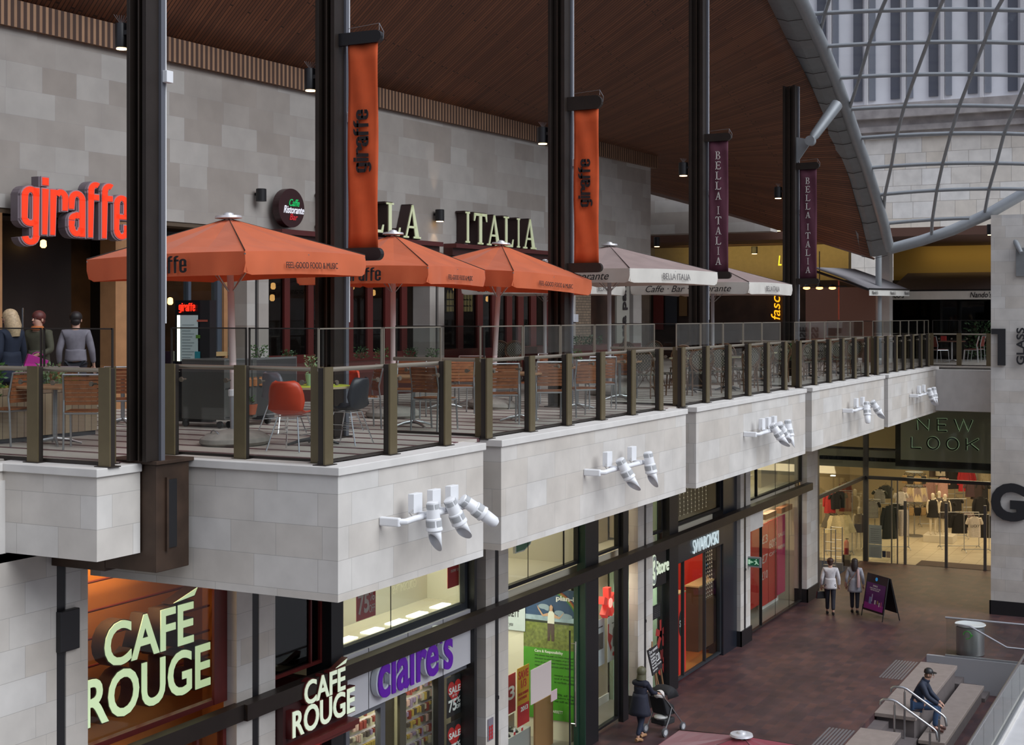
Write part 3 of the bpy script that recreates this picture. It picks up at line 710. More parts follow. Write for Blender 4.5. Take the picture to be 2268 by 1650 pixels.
# box gutter beside the tube
gl = [(1602, -130, 31.0), (1687, 0, 34.2), (1737, 101, 36.6), (1776, 180, 38.1), (1811, 256, 39.6), (1838, 320, 40.8), (1865, 392, 42.2), (1888, 478, 43.7), (1908, 566, 45.0)]
gin = [(1686, -115, 31.0), (1768, 0, 34.2), (1818, 101, 36.6), (1849, 175, 38.1), (1878, 250, 39.6), (1900, 315, 40.8), (1925, 388, 42.2), (1950, 474, 43.7), (1966, 560, 45.0)]
A = [at_u(x, y, u) + Vector((0, 0, 0)) for x, y, u in gl]; B = [at_u(x, y, u) + Vector((0, 0, -.03)) for x, y, u in gin]
G = [[a, a.lerp(b_, .08), a.lerp(b_, .5) + Vector((0, 0, -.05)), b_] for a, b_ in zip(A, B)]
MB().grid(G).build('box_gutter', steel_gutter, gr, solid=.05)
mb = MB()
for k in range(19):
    f = k / 18 * (len(A) - 1.001); i = int(f); g2 = f - i
    a = A[i].lerp(A[i + 1], g2); b_ = B[i].lerp(B[i + 1], g2)
    mb.tube([a + Vector((0, 0, -.03)), a.lerp(b_, .5) + Vector((0, 0, -.12)), b_ + Vector((0, 0, -.05))], .008, 6)
mb.build('gutter_joint', dark_brown, gr)
# node rows: nearly level bars, each in its own vertical plane
rows = [((1740, -80), (2268, -105), 35.3), ((1792, 31), (2268, 23), 35.2), ((1821, 103), (2268, 95), 36.6), ((1852, 173), (2268, 167), 38.1), ((1881, 242), (2268, 237), 39.4), ((1904, 306), (2268, 297), 40.6), ((1924, 372), (2268, 363), 41.9), ((1943, 432), (2268, 419), 43.0), ((1962, 495), (2145, 483), 44.1)]
rows[0] = ((1740, -45), (2268, -50), 33.6)
diag = [[1852, 1827], [1985, 1951, 1925, 1904, 1881], [2113, 2079, 2055, 2028, 2003, 1986, 1974, 1960, 1955], [2248, 2207, 2180, 2152, 2125, 2106, 2088, 2075, 2065], [2385, 2340, 2305, 2278, 2249, 2224, 2207, 2191, 2181], [2520, 2470, 2430, 2400, 2372, 2345, 2325, 2312, 2300]]
def rowpt(i, px):
    (x0, y0), (x1, y1), u = rows[i]
    f = (px - x0) / (x1 - x0); y = y0 + (y1 - y0) * f - 22 * f * (1 - f) * (1 if i < 8 else .3)
    return at_u(px, y, u)
for i, ((x0, y0), (x1, y1), u) in enumerate(rows):
    xe = 2470 if i < 7 else (2300 if i == 7 else 2147)
    MB().tube([rowpt(i, x0 + (xe - x0) * k / 12) for k in range(13)], .055, 8).build('glazing_bar', steel_grey, gr, smooth=True)
for d in diag:
    pts = [rowpt(i, px) for i, px in enumerate(d)]
    if len(d) > 8:
        e = {2: (2063, 522), 1955: (1955, 500)}
        if d[-1] == 2065: pts.append(at_u(2063, 522, 45.05))
        if d[-1] == 2181: pts[-1] = at_u(2181, 470, 45.15)
    if len(d) == 2: pts.append(at_u(1813, 84, 36.3))
    MB().tube(pts, .05, 8).build('glazing_bar', steel_grey, gr, smooth=True)
tl = [tube_pts[1], tube_pts[2]]
gcount = 0
cols = [[rowpt(i, d[i]) if i < len(d) else None for i in range(9)] for d in diag]
edge = [rowpt(i, rows[i][0][0]) for i in range(9)]
cols = [[None] * 9] + cols
pan = MB()
for c_ in range(len(cols) - 1):
    for i in range(8):
        q = [cols[c_][i], cols[c_ + 1][i], cols[c_ + 1][i + 1], cols[c_][i + 1]]
        if any(x is None for x in q): continue
        MB().quad(*q).build('glass_pane', roofglass, gr)
for i in range(8):                                      # panes against the tube
    f = 1 if i < 1 else (2 if i < 4 else 3)
    MB().quad(edge[i], cols[f][i], cols[f][i + 1], edge[i + 1]).build('glass_pane', roofglass, gr)
# post under the corner node and the strut on the right
nd = Vector(low_pts[0]); pb_ = at_D(1943, 640, 44.5)
pn_ = at_D(1946, 600, 46.0)
MB().tube([(pn_.x, pn_.y, nd.z - .1), (pn_.x, pn_.y, T)], .10, 12).build('node_post', steel_grey, gr, smooth=True)
s0 = at_u(2225, 487, 45.1); s1 = at_u(2262, 560, 44.3)
MB().tube([s0, s1], [.16, .06], 10).build('side_strut', steel_grey, gr, smooth=True)
MB().obox(at_u(2250, 612, 44.44), LR, UP, (1, 0, 0), .4, .85, .05).build('anchor_plate', steel_gutter, gr)

# ------------------------------------------------------------------ umbrellas
def canvas(name, col, tr=.3):
    m = bpy.data.materials.new(name); m.use_nodes = True; n = m.node_tree; b = n.nodes['Principled BSDF']; o = n.nodes['Material Output']
    b.inputs['Roughness'].default_value = .8; b.inputs['Base Color'].default_value = (*col, 1); b.inputs['Sheen Weight'].default_value = .35; b.inputs['Sheen Roughness'].default_value = .4
    g = n.nodes.new('ShaderNodeNewGeometry'); no = n.nodes.new('ShaderNodeTexNoise'); no.inputs['Scale'].default_value = 2.5
    n.links.new(g.outputs['Position'], no.inputs['Vector'])
    mr = n.nodes.new('ShaderNodeMapRange'); mr.inputs[1].default_value = .3; mr.inputs[2].default_value = .7; mr.inputs[3].default_value = .9; mr.inputs[4].default_value = 1.06
    n.links.new(no.outputs['Fac'], mr.inputs[0]); vm = n.nodes.new('ShaderNodeVectorMath'); vm.operation = 'SCALE'; vm.inputs[0].default_value = col
    n.links.new(mr.outputs[0], vm.inputs['Scale']); n.links.new(vm.outputs[0], b.inputs['Base Color'])
    t = n.nodes.new('ShaderNodeBsdfTranslucent'); t.inputs[0].default_value = (col[0], col[1] * .6, col[2] * .5, 1)
    x = n.nodes.new('ShaderNodeMixShader'); x.inputs[0].default_value = tr
    n.links.new(b.outputs[0], x.inputs[1]); n.links.new(t.outputs[0], x.inputs[2]); n.links.new(x.outputs[0], o.inputs['Surface'])
    return m
or_top = canvas('orange_umbrella_canvas', (.78, .185, .070), .3)
cr_top = canvas('mauve_umbrella_canvas', (.40, .30, .28), .2)
cr_val = canvas('cream_valance_canvas', (.74, .72, .66), .2)
red_top = canvas('crimson_umbrella_canvas', (.24, .040, .058), .2)
def umbrella(lab, c, rot, zc, za, h, tilt, mtop, mval, kind, base_z=T, base=True, words=True, polem=None):
    t = thing('patio_umbrella', lab, 'umbrella', (0, 0, 0), 'square umbrellas')
    cr = [(-h, -h), (h, -h), (h, h), (-h, h)]; q = zc - base_z; p = za - base_z
    hb = MB(); mid = []
    top = MB(); V = {}
    for k in range(4):
        a, b_ = Vector((*cr[k], q)), Vector((*cr[(k + 1) % 4], q)); m = (a + b_) / 2; m.z += .02; ap = Vector((0, 0, p))
        def row(f):
            pts = [ap.lerp(a, f), ap.lerp(a.lerp(m, .5), f) + Vector((0, 0, -.03 * math.sin(f * 3.0))), ap.lerp(m, f), ap.lerp(m.lerp(b_, .5), f) + Vector((0, 0, -.03 * math.sin(f * 3.0))), ap.lerp(b_, f)]
            return pts
        top.grid([row(f) for f in (.06, .3, .55, .8, 1.0)])
    bmesh.ops.remove_doubles(top.b, verts=top.b.verts, dist=.001)
    top.build('canopy', mtop, t)
    for k in range(4):
        a, b_ = Vector((*cr[k], q)), Vector((*cr[(k + 1) % 4], q)); n = Vector(((a + b_).x, (a + b_).y, 0)).normalized()
        hv = .27; G = []
        for i in range(25):
            f = i / 24; pp = a.lerp(b_, f); pp.z += .02 * math.sin(f * math.pi)
            wv = .018 * math.sin(f * 21 + k) + .012 * math.sin(f * 47)
            ins = .03 * max(0, 1 - min(f, 1 - f) * 12)
            G.append([pp, pp + n * (.004 + wv * .35) + Vector((0, 0, -hv * .5)), pp + n * (.004 + wv * .8 - ins) + Vector((0, 0, -hv + (.035 if min(f, 1 - f) < .015 else 0)))])
        va = MB().grid(G).build('valance', mval, t, smooth=True)
        MB().tube([(0, 0, p - .03), (a.x, a.y, q - .03)], .012, 5).build('rib', alu, t)
        MB().tube([(0, 0, p - .005), (a.x, a.y, q + .008)], .007, 4).build('seam', dark_brown if kind != 'cream' else ink, t)
        m = (a + b_) / 2; MB().tube([(0, 0, p - .03), (m.x, m.y, q - .02)], .010, 5).build('rib', alu, t)
        MB().tube([(0, 0, p - .95), (m.x * .5, m.y * .5, (p + q) / 2 - .06)], .008, 5).build('strut', alu, t)
        if words:
            r = (b_ - a).normalized()
            zz = q - hv + .055; ww = 2 * h
            if kind == 'orange':
                if k in (0, 2): text('valance_lettering', 'FEEL-GOOD FOOD & MUSIC', a + r * (ww * .29) + n * .045 + Vector((0, 0, zz - q + .03)), r, UP, ww * .43, .075, .003, ink, t)
                else: gword('valance_lettering', a + r * (ww * .375) + n * .045 + Vector((0, 0, zz - q - .035)), r, UP, ww * .29, .235, .003, ink, t, .012)
            if kind == 'cream':
                if k in (0, 2): text('valance_lettering', 'BELLA ITALIA', a + r * (ww * .34) + n * .045 + Vector((0, 0, zz - q + .03)), r, UP, ww * .31, .12, .003, grey_ink, t, shear=-.1)
                else: text('valance_lettering', 'Caffe · Bar · Ristorante', a + r * (ww * .14) + n * .045 + Vector((0, 0, zz - q + .01)), r, UP, ww * .72, .15, .003, ink, t, shear=.35)
    pm = polem or mat('pink_white_pole', (.66, .56, .54), .4)
    MB().lathe([(.10, p - .01), (.17, p + .0), (.16, p + .03), (.07, p + .035), (.06, p + .06), (.02, p + .075)], (0, 0, 0), 24).build('cap', mat('cap_plate', (.62, .62, .64), .35, .3), t, smooth=True)
    MB().tube([(0, 0, .62), (0, 0, p)], .042, 16).build('pole', pm, t, smooth=True)
    MB().tube([(0, 0, .12), (0, 0, .66)], .055, 14).build('sleeve', mat('pole_sleeve', (.42, .43, .46), .4, .4), t, smooth=True)
    MB().lathe([(.058, .6), (.066, .61), (.066, .68), (.058, .69)], (0, 0, 0), 14).build('collar', white_paint, t)
    if base:
        bs = MB().lathe([(.02, 0), (.40, 0), (.44, .04), (.43, .09), (.34, .15), (.12, .19), (.06, .20)], (0, 0, 0), 28).build('base', mat('concrete_base', (.30, .28, .25), .85, var=.12, scale=9), t, smooth=True)
        MB().tube([(.30 * math.cos(2.4 + .2 * k), .30 * math.sin(2.4 + .2 * k), .14 + .06 * math.sin(k * math.pi / 4)) for k in range(5)], .009, 6).build('handle', alu, bs)
    t.location = (c[0], c[1], base_z); t.rotation_euler = (tilt[0], tilt[1], rot)
    ORG[t.name] = Vector(t.location)
    return t
# tilt: small lean of the whole umbrella
umbrella('nearest orange umbrella, over the moulded shell chairs', (14.05, 11.10), -.015, 9.73, 10.22, 1.208, (-.022, -.018), or_top, or_top, 'orange')
umbrella('middle orange umbrella behind the larger orange banner', (18.95, 11.85), .106, 9.742, 10.29, 1.11, (0, 0), or_top, or_top, 'orange')
umbrella('farthest orange umbrella, its pole leaning', (21.62, 11.5), -.162, 9.723, 10.25, 1.16, (.035, .045), or_top, or_top, 'orange')
grey_pole = mat('grey_pole', (.50, .50, .52), .4)
umbrella('nearer mauve umbrella with white valance behind the smaller orange banner', (26.3, 11.3), -.21, 9.893, 10.43, 1.58, (0, 0), cr_top, cr_val, 'cream', polem=grey_pole)
umbrella('farther mauve umbrella behind the left maroon banner', (32.2, 11.15), -.051, 9.762, 10.253, 1.47, (0, 0), cr_top, cr_val, 'cream', polem=grey_pole)
umbrella('third mauve umbrella deep under the timber ceiling near the back shops', (29.5, 14.3), .05, 9.75, 10.25, 1.45, (0, 0), cr_top, cr_val, 'cream', polem=grey_pole)
umbrella('crimson umbrella at the bottom edge down on the plaza', (19.75, 6.4), 0, 2.38, 2.9, 1.52, (0, 0), red_top, red_top, 'red', base_z=-.85, words=False, polem=grey_pole)
# =================================================================== SHOPS, SIGNS
def RV(px0, px1, yt, yb, v):
    A = at_v(px0, yt, v); B = at_v(px0, yb, v); return Vector((A.x, v, B.z)), at_v(px1, 700, v).x - A.x, A.z - B.z
def RU(px0, px1, yt, yb, u):
    A = at_u(px0, yt, u); B = at_u(px0, yb, u); return Vector((u, A.y, B.z)), A.y - at_u(px1, 700, u).y, A.z - B.z
def RW(px0, px1, yt, yb, off):
    A = at_w(px0, yt, off); B = at_w(px0, yb, off); C = at_w(px1, 700, off); return B, (C - Vector((A.x, A.y, EYE))).length, A.z - B.z
WCN = [0]
def window(u0, u1, v, z0, z1, fm, gm=None, fw=.06, mull=(), trans=(), name='window'):
    WCN[0] += 1; f = MB()
    f.box(u0, u1, v - .04, v + .06, z0, z0 + fw).box(u0, u1, v - .04, v + .06, z1 - fw, z1).box(u0, u0 + fw, v - .04, v + .06, z0 + fw, z1 - fw).box(u1 - fw, u1, v - .04, v + .06, z0 + fw, z1 - fw)
    for m_ in mull: f.box(m_ - fw * .35, m_ + fw * .35, v - .035, v + .05, z0 + fw, z1 - fw)
    for t_ in trans: f.box(u0 + fw, u1 - fw, v - .035, v + .05, t_ - fw * .5, t_ + fw * .5)
    struct('%s_%d' % (name, WCN[0]), f, fm)
    struct('window_%d' % WCN[0], MB().box(u0 + fw, u1 - fw, v, v + .01, z0 + fw, z1 - fw), gm or shopglass)
def poster(name, lab, O, r, w_, h_, col, cat='poster', group=None, th=.01, m=None, n=None):
    r = Vector(r).normalized(); nn = r.cross(UP)
    t = thing(name, lab, cat, tuple(O), group)
    MB().obox(O, r, UP, -nn, w_, h_, th).build('sheet', m or mat('sheet_%02x%02x%02x' % tuple(int(c * 255) for c in col), col, .5), t)
    return t
def ptext(t, s, O, r, fx, fy, fw, fh, w_, h_, m, off=.0, shear=0, d=.004, lift=.002, name='lettering', lines=None, mirror=False):
    r = Vector(r).normalized(); nn = r.cross(UP)
    return text(name, s, Vector(O) + r * (fx * w_) + UP * (fy * h_) + nn * lift, r, UP, fw * w_, fh * h_, d, m, t, offset=off, shear=shear, lines=lines, mirror=mirror)
white = mat('poster_white', (.85, .85, .85), .5); redm = mat('poster_red', (.48, .025, .03), .5)
sign_lit = mat('lit_cream_letters', (.9, 1, .75), .5, emit=(.72, .93, .55), es=.75)
sign_lit2 = mat('lit_white_letters', (.5, .52, .45), .5, emit=(.80, .95, .68), es=.62)

# ---- café bay with the big sign behind glass
OW = mat('orange_cafe_wall', (.42, .15, .035), .7, var=.08, scale=1.5)
struct('wall_cafe', MB().box(12.4, 16.0, 13.15, 13.3, 0, 6.3), OW)
struct('wall_cafe_side', MB().box(15.9, 16.0, 12.23, 13.15, 0, 6.3), OW)
window(12.45, 15.22, 12.2, 3.8, 6.2, dark_red, fw=.07)
struct('red_post', MB().box(at_v(472, 700, 12.17).x, 15.2, 12.15, 12.19, 3.8, 6.2), dark_red)
window(12.45, 15.2, 12.2, .1, 3.56, dark_red, fw=.07, mull=(14.62,))
rods = thing('sign_rack', 'dark horizontal rods holding the large lit café sign', 'rack', (12.5, 12.95, 4.0))
for z in (4.2, 4.55, 4.9, 5.25, 5.62): MB().tube([(12.46, 12.95, z), (15.8, 12.95, z)], .018, 8).build('rod', dark_red, rods)
def cafe(lab, v, rows, depth, edge, capx):
    t = thing('illuminated_sign', lab, 'sign', (at_v(rows[0][1], 700, v).x, v, 3), 'café name signs')
    for (s, p0, p1, zb, ch) in rows:
        u0, u1 = at_v(p0, 700, v).x, at_v(p1, 700, v).x
        text('letter_sides', s, (u0 - .02, v + depth, zb - .015), FR, UP, u1 - u0 + .04, ch + .03, depth, edge, t, offset=.028)
        text('letter_faces', s, (u0, v - .0, zb), FR, UP, u1 - u0, ch, .012, sign_lit if depth > .16 else sign_lit2, t, offset=.018)
        if s == 'CAFE':
            x = u1 - (u1 - u0) * .24; W = (u1 - u0) * .26
            pl = [(0, ch * 1.07), (W * .95, ch * 1.13), (W * 1.1, ch * 1.30)]
            MB().prism(pl, (x, v, zb), FR, UP, FN, .012).build('accent', sign_lit if depth > .16 else sign_lit2, t)
            MB().prism([(a - .02 + .04 * (a > 0), b_ - .015 + .03 * (b_ > ch * 1.2)) for a, b_ in pl], (x, v + depth, zb), FR, UP, FN, depth).build('accent_side', edge, t)
    return t
cafe('large pale green lit café sign with accent over the last top letter, behind orange glass', 12.55, [('CAFE', 231, 428, 4.59, .56), ('ROUGE', 186, 465, 3.93, .60)], .2, mat('letter_side_brown', (.03, .012, .008), .5), 0)
lamp('cafe_light', 'AREA', (13.4, 12.75, 6.1), 55, (1, .62, .28), 2.0, (0, 0, -1), sy=.5)
lamp('cafe_light_low', 'AREA', (13.4, 12.75, 3.4), 10, (1, .62, .28), 1.5, (0, 0, -1), sy=.4)
# ---- second, smaller café sign over its door
cafe('smaller white lit café sign above the dark red door ledge', 11.78, [('CAFE', 674, 764, 3.455, .345), ('ROUGE', 647.5, 785, 3.07, .375)], .10, mat('letter_side_red', (.10, .012, .012), .5), 0)
lg = thing('door_canopy', 'dark red moulded ledge and fascia under the smaller café sign', 'canopy', (17, 11.9, 2.9))
uL, uR = at_v(585, 700, 11.8).x, at_v(792, 700, 11.7).x
MB().box(16.1, uR, 11.88, 12.1, 2.98, 3.56).build('fascia', mat('fascia_maroon', (.045, .012, .012), .5), lg)
MB().box(16.1, uR + .02, 11.68, 12.1, 2.90, 2.98).box(16.1, uR, 11.74, 12.1, 2.83, 2.90).build('ledge', dark_red, lg)
MB().tube([(16.15, 11.72, 2.80), (uR - .9, 11.72, 2.80)], .018, 8).build('neon_tube', mat('red_neon', (1, .05, .05), .5, emit=(1, .03, .05), es=4), lg)
window(16.08, 17.52, 12.25, 3.8, 6.3, dark_red, darkglass, fw=.05, mull=(17.25,))
window(16.08, 17.52, 12.25, .1, 2.83, dark_red, darkglass, fw=.09, mull=(16.6, 17.1))
struct('black_mullion', MB().box(17.53, 17.85, 12.05, 12.5, 0, 6.3), black)
# ---- purple-lettered shop and lit display window above
struct('shop_fascia', MB().box(17.85, 22.0, 12.10, 12.25, 2.84, 3.80), mat('fascia_pale_grey', (.60, .60, .63), .5))
struct('shop_fascia_joint', MB().box(18.62, 18.63, 12.095, 12.1, 2.84, 3.8).box(19.8, 19.81, 12.095, 12.1, 2.84, 3.8).box(20.95, 20.96, 12.095, 12.1, 2.84, 3.8), black)
cl = thing('shop_sign', 'thick purple lower-case lettering on the pale grey fascia', 'sign', (18.7, 12.0, 3.0))
uA, uB = at_v(836, 700, 11.98).x, at_v(1001, 700, 11.98).x
puf = mat('purple_face', (.10, .006, .30), .4, emit=(.10, .0, .38), es=.25)
text('letter_sides', "claire's", (uA - .04, 12.08, 2.985), FR, UP, uB - uA, .78, .10, mat('pale_edge', (.62, .66, .72), .4), cl, offset=.024)
text('letter_faces', "claire's", (uA, 11.97, 2.97), FR, UP, uB - uA, .80, .015, puf, cl, offset=.018)
wx = lambda p: at_v(p, 700, 12.2).x
for a, b_, nm in ((wx(764), wx(848), 0), (wx(848), wx(968), 1), (wx(972), wx(1050), 2)):
    window(a, b_, 12.22, .05, 2.84, mat('grey_shopframe', (.11, .115, .13), .4), fw=.10 if nm != 1 else .04)
struct('black_mullion', MB().box(wx(965), wx(978), 12.15, 12.25, 0, 2.84), black); struct('door_post_dark', MB().box(wx(880), wx(894), 12.15, 12.2, 0, 2.8), mat('olive_reflection', (.07, .065, .045), .3))
struct('black_frame', MB().box(21.93, 22.02, 12.02, 12.5, 0, 6.3), black)
window(17.85, 21.95, 12.2, 3.80, 6.3, navy_frame, fw=.12, mull=())
for m_ in (19.42,): struct('glass_joint', MB().box(m_, m_ + .015, 12.19, 12.2, 3.9, 6.2), black)
struct('display_floor', MB().box(17.9, 21.93, 12.25, 12.95, 3.80, 3.93), mat('display_marble', (.60, .56, .44), .25))
struct('display_back', MB().box(17.9, 21.93, 12.95, 13.0, 3.80, 6.3), mat('display_back_cream', (.72, .70, .58), .5))
struct('display_end', MB().box(21.86, 21.93, 12.25, 12.95, 3.80, 6.3), mat('display_back_cream', (.72, .70, .58), .5))
lp = mat('reflection_tile', (1, 1, .9), .5, emit=(1, 1, .85), es=3)  # glowing squares painted in for lit reflections on the display floor
for k, px in enumerate((765, 825, 878, 924, 975)):
    y = (1416, 1396, 1377, 1360, 1341)[k]; p = at_z(px, y, 3.94); a = .17
    MB().box(p.x - a * 1.3, p.x + a * 1.3, p.y - .09, p.y + .09, 3.93, 3.945).build('reflection_tile', lp, label='painted square light reflection on the display floor, ' + ['leftmost', 'second from left', 'middle one', 'fourth from left', 'rightmost'][k] + ' of the row', cat='light', group='display floor reflections')
lamp('display_light', 'AREA', (19.9, 12.6, 6.1), 70, (1, .97, .78), 3.6, (0, 0, -1), sy=.4)
O, w_, h_ = RV(790, 832, 1303, 1377, 12.26)
for (px0, px1, yt, yb, lab, s1, s2) in ((790, 832, 1290, 1377, 'red 75% off poster in the lit display window', '75%', 'OFF'), (992, 1024, 1225, 1304, 'red sale poster at the right end of the lit display window', 'SALE', 'now on')):
    O, w_, h_ = RV(px0, px1, yt, yb, 12.30)
    t = poster('sale_poster', lab, O, FR, w_, h_, (.40, .02, .025)); pk = mat('faded_white', (.55, .42, .42), .5)
    if s1 == '75%': ptext(t, '75', O, FR, .06, .14, .58, .55, w_, h_, pk, off=.03); ptext(t, '%', O, FR, .66, .42, .28, .3, w_, h_, pk); ptext(t, 'OFF', O, FR, .64, .12, .3, .2, w_, h_, pk)
    else: ptext(t, 'SALE', O, FR, .06, .70, .88, .24, w_, h_, pk, off=.03); ptext(t, 'now on', O, FR, .2, .42, .6, .08, w_, h_, pk)
wl_ = mat('mirror_shadow_cream', (.85, .82, .68), .5)  # mirror shadows of the shop name, put in as pale letters
for (p0, p1, y) in ((870, 922, 1316), (972, 1020, 1266)):
    O, w_, h_ = RV(p0, p1, y - 18, y, 12.93)
    text('window_lettering', 'GOLDSMITHS', O, FR, UP, w_, h_, .003, wl_, None, mirror=True, label='painted mirror shadow of lettering on the back of the lit display window, %s' % ('left' if p0 < 900 else 'right'), cat='lettering', group='lettering mirror shadows')
# accessories on pegs, seen through the glass of the purple-lettered shop
rnd = random.Random(3)
vx = lambda p: at_v(p, 700, 12.75).x
for (a, b_, lab) in ((vx(750), vx(842), 'wall display of hair accessories behind the left pane'), (vx(892), vx(966), 'taller wall display of accessories in the middle of the shop')):
    t = thing('display_wall', lab, 'display', (a, 12.8, 0.1))
    MB().box(a, b_, 12.86, 12.92, .02, 2.8).build('back_panel', mat('panel_beige', (.45, .42, .30), .6), t)
    pr = [MB() for _ in range(6)]
    for r_ in range(13):
        z = .35 + r_ * .2
        MB().box(a, b_, 12.80, 12.86, z - .02, z).build('rail', mat('clear_rail', (.55, .50, .58), .3), t)
        x = a + .03
        while x < b_ - .05:
            w1 = rnd.uniform(.03, .09); hh = rnd.uniform(.05, .15)
            pr[rnd.randrange(6)].obox((x, 12.74, z - hh), FR, UP, (0, 1, 0), w1, hh, .05); x += w1 + rnd.uniform(.01, .05)
    for k, c_ in enumerate(((.55, .40, .10), (.35, .27, .45), (.12, .10, .09), (.60, .55, .45), (.30, .06, .05), (.62, .42, .40))):
        pr[k].build('accessories', mat('trinkets_%s' % 'abcdef'[k], tuple(.62 * q for q in c_), .3, .2), t, kind='stuff')
lamp('shop_light_c', 'AREA', (19.8, 12.45, 2.75), 42, (1, .92, .66), 3.2, (0, .35, -1), sy=.3)
for k, (px0, px1, yt, yb) in enumerate(((990, 1022, 1503, 1592), (990, 1022, 1605, 1690))):
    O, w_, h_ = RV(px0, px1, yt, yb, 12.3)
    t = poster('sale_poster', ('upper' if k == 0 else 'lower') + ' black and red heart sale poster in the right window of the purple-lettered shop', O, FR, w_, h_, (.02, .02, .022))
    hp = [(.5 + .46 * (16 * math.sin(a) ** 3) / 16, .62 + .36 * (13 * math.cos(a) - 5 * math.cos(2 * a) - 2 * math.cos(3 * a) - math.cos(4 * a)) / 17) for a in [2 * math.pi * q / 32 for q in range(32)]]
    MB().prism([(x * w_, y * h_) for x, y in hp], O + Vector((0, -.002, 0)), FR, UP, FN, .002).build('heart', mat('heart_red', (.55, .03, .03), .5), t)
    ptext(t, 'SALE', O, FR, .12, .56, .78, .17, w_, h_, white, off=.03, lift=.005)
    if k == 0: ptext(t, 'UP TO', O, FR, .35, .47, .3, .06, w_, h_, white, lift=.005)
    ptext(t, '75', O, FR, .08, .12, .55, .30, w_, h_, white, off=.03, lift=.005); ptext(t, '%', O, FR, .64, .28, .25, .15, w_, h_, white, lift=.005); ptext(t, 'OFF', O, FR, .62, .14, .28, .1, w_, h_, white, lift=.005)
struct('stock_panel', MB().box(wx(978) + .1, 22.1, 12.9, 12.95, .1, 2.8), mat('panel_pale', (.5, .5, .42), .5))
O, w_, h_ = RV(1081, 1093, 1594, 1643, 11.985)
t = poster('notice', 'small grey and red notice on the stone pillar', O, FR, w_, h_, (.22, .2, .24), cat='notice')
for r_ in range(4):
    for c_ in range(2): MB().lathe([(w_ * .16, 0), (w_ * .16, .003)], O + Vector((w_ * (.3 + .4 * c_), -.002, h_ * (.12 + .16 * r_))), 12, FN).build('red_disc', redm, t)
# ---- shoe shop: window, posters, stock
GF = mat('dark_green_frame', (.012, .045, .028), .4)
window(23.2, 26.72, 12.2, 3.86, 6.3, black, fw=.07); window(23.2, 26.72, 12.2, .02, 3.56, GF, fw=.06, mull=())
struct('glass_joint', MB().box(24.4, 24.415, 12.19, 12.2, 3.9, 6.2).box(26.0, 26.02, 12.17, 12.2, 3.86, 6.2), black)
struct('black_mullion', MB().box(26.74, 27.4, 12.02, 12.2, 0, 6.3), black)
struct('green_mullion_face', MB().box(26.70, 26.74, 12.02, 12.2, 0, 6.3), GF)
struct('wall_shoe_shop', MB().box(27.05, 27.25, 12.5, 16.5, 0, 3.5), cream_wall)
gs = thing('round_sign', 'green rounded sign with white rim hanging in the upper window', 'sign', (23.8, 12.6, 5.5))
O, w_, h_ = RV(1136, 1176, 1175, 1226, 12.5)
rr = [(w_ * (.5 + .5 * math.cos(a)) if a < math.pi * 1.5 or a > 1.9 * math.pi else 0, h_ * (.5 + .5 * math.sin(a))) for a in [2 * math.pi * q / 24 for q in range(18)]] + [(0, 0), (w_ * .3, 0), (w_ * .75, h_ * .08)][::1]
rr = [(0, 0), (w_ * .5, .0), (w_ * .85, h_ * .2), (w_, h_ * .55), (w_, h_), (0, h_)]
MB().prism([(x * 1.0, y) for x, y in rr], O, FR, UP, FN, .05).build('rim', white, gs)
MB().prism([(w_ * .06 + x * .86, h_ * .06 + y * .9) for x, y in rr], O + Vector((0, -.05, 0)), FR, UP, FN, .01).build('panel', mat('sign_green', (.05, .22, .12), .5), gs)
O, w_, h_ = RU(1160, 1285, 1296, 1583, 27.03)
O.z -= .02
t = poster('wall_poster', 'tall poster of a woman with open arms in a field, rainbow above, green panel below', O, LR, w_, h_, (.03, .07, .16))
def pr(fx0, fy0, fx1, fy1, c_, nm, lift=.004):
    MB().obox(O + LR * (fx0 * w_) + UP * (fy0 * h_) + LN * lift, LR, UP, LN, (fx1 - fx0) * w_, (fy1 - fy0) * h_, .002).build(nm, c_, t)
pr(0, 0, 1, .54, mat('leaf_green', (.07, .30, .02), .5, var=.1, scale=1), 'green_panel')
pr(0, .54, 1, .74, mat('field_green', (.16, .19, .04), .6, var=.4, scale=14), 'field', .006)
pr(0, .74, 1, .79, mat('cloud_low', (.30, .40, .48), .6, var=.3, scale=4), 'low_sky', .006)
pr(.0, .735, 1, .752, mat('hedge', (.02, .03, .015), .6), 'hedge', .008)
for (cx, cy, rx, ry) in ((.74, .80, .13, .022), (.64, .822, .09, .02), (.36, .86, .10, .02), (.44, .845, .07, .015)):
    MB().prism([(O_x, O_y) for O_x, O_y in [((cx + rx * math.cos(a)) * w_, (cy + ry * math.sin(a)) * h_) for a in [2 * math.pi * q / 14 for q in range(14)]]], O + LN * (.007 + .0008 * cx * 10), LR, UP, LN, .0006).build('cloud', mat('cloud', (.26, .34, .42), .6), t)
for k, c_ in enumerate(((.30, .06, .03), (.32, .20, .03), (.06, .22, .05))):
    q0 = [(.42 + (.62 - k * .02) * math.cos(a), .68 + (.33 - k * .012) * math.sin(a)) for a in [math.pi * (.08 + .42 * j / 14) for j in range(15)]]
    q1 = [(.42 + (.60 - k * .02) * math.cos(a), .68 + (.318 - k * .012) * math.sin(a)) for a in [math.pi * (.08 + .42 * j / 14) for j in range(15)]]
    mb = MB()
    for j in range(14):
        pts = [q0[j], q0[j + 1], q1[j + 1], q1[j]]
        if max(p[0] for p in pts) < 1: mb.prism([(x * w_, y * h_) for x, y in pts], O + LN * .008, LR, UP, LN, .002)
    mb.build('rainbow', mat('rainbow_%s' % 'abc'[k], c_, .6), t)
def pol(pts, c_, nm, lift=.010): MB().prism([(x * w_, y * h_) for x, y in pts], O + LN * lift, LR, UP, LN, .003).build(nm, c_, t)
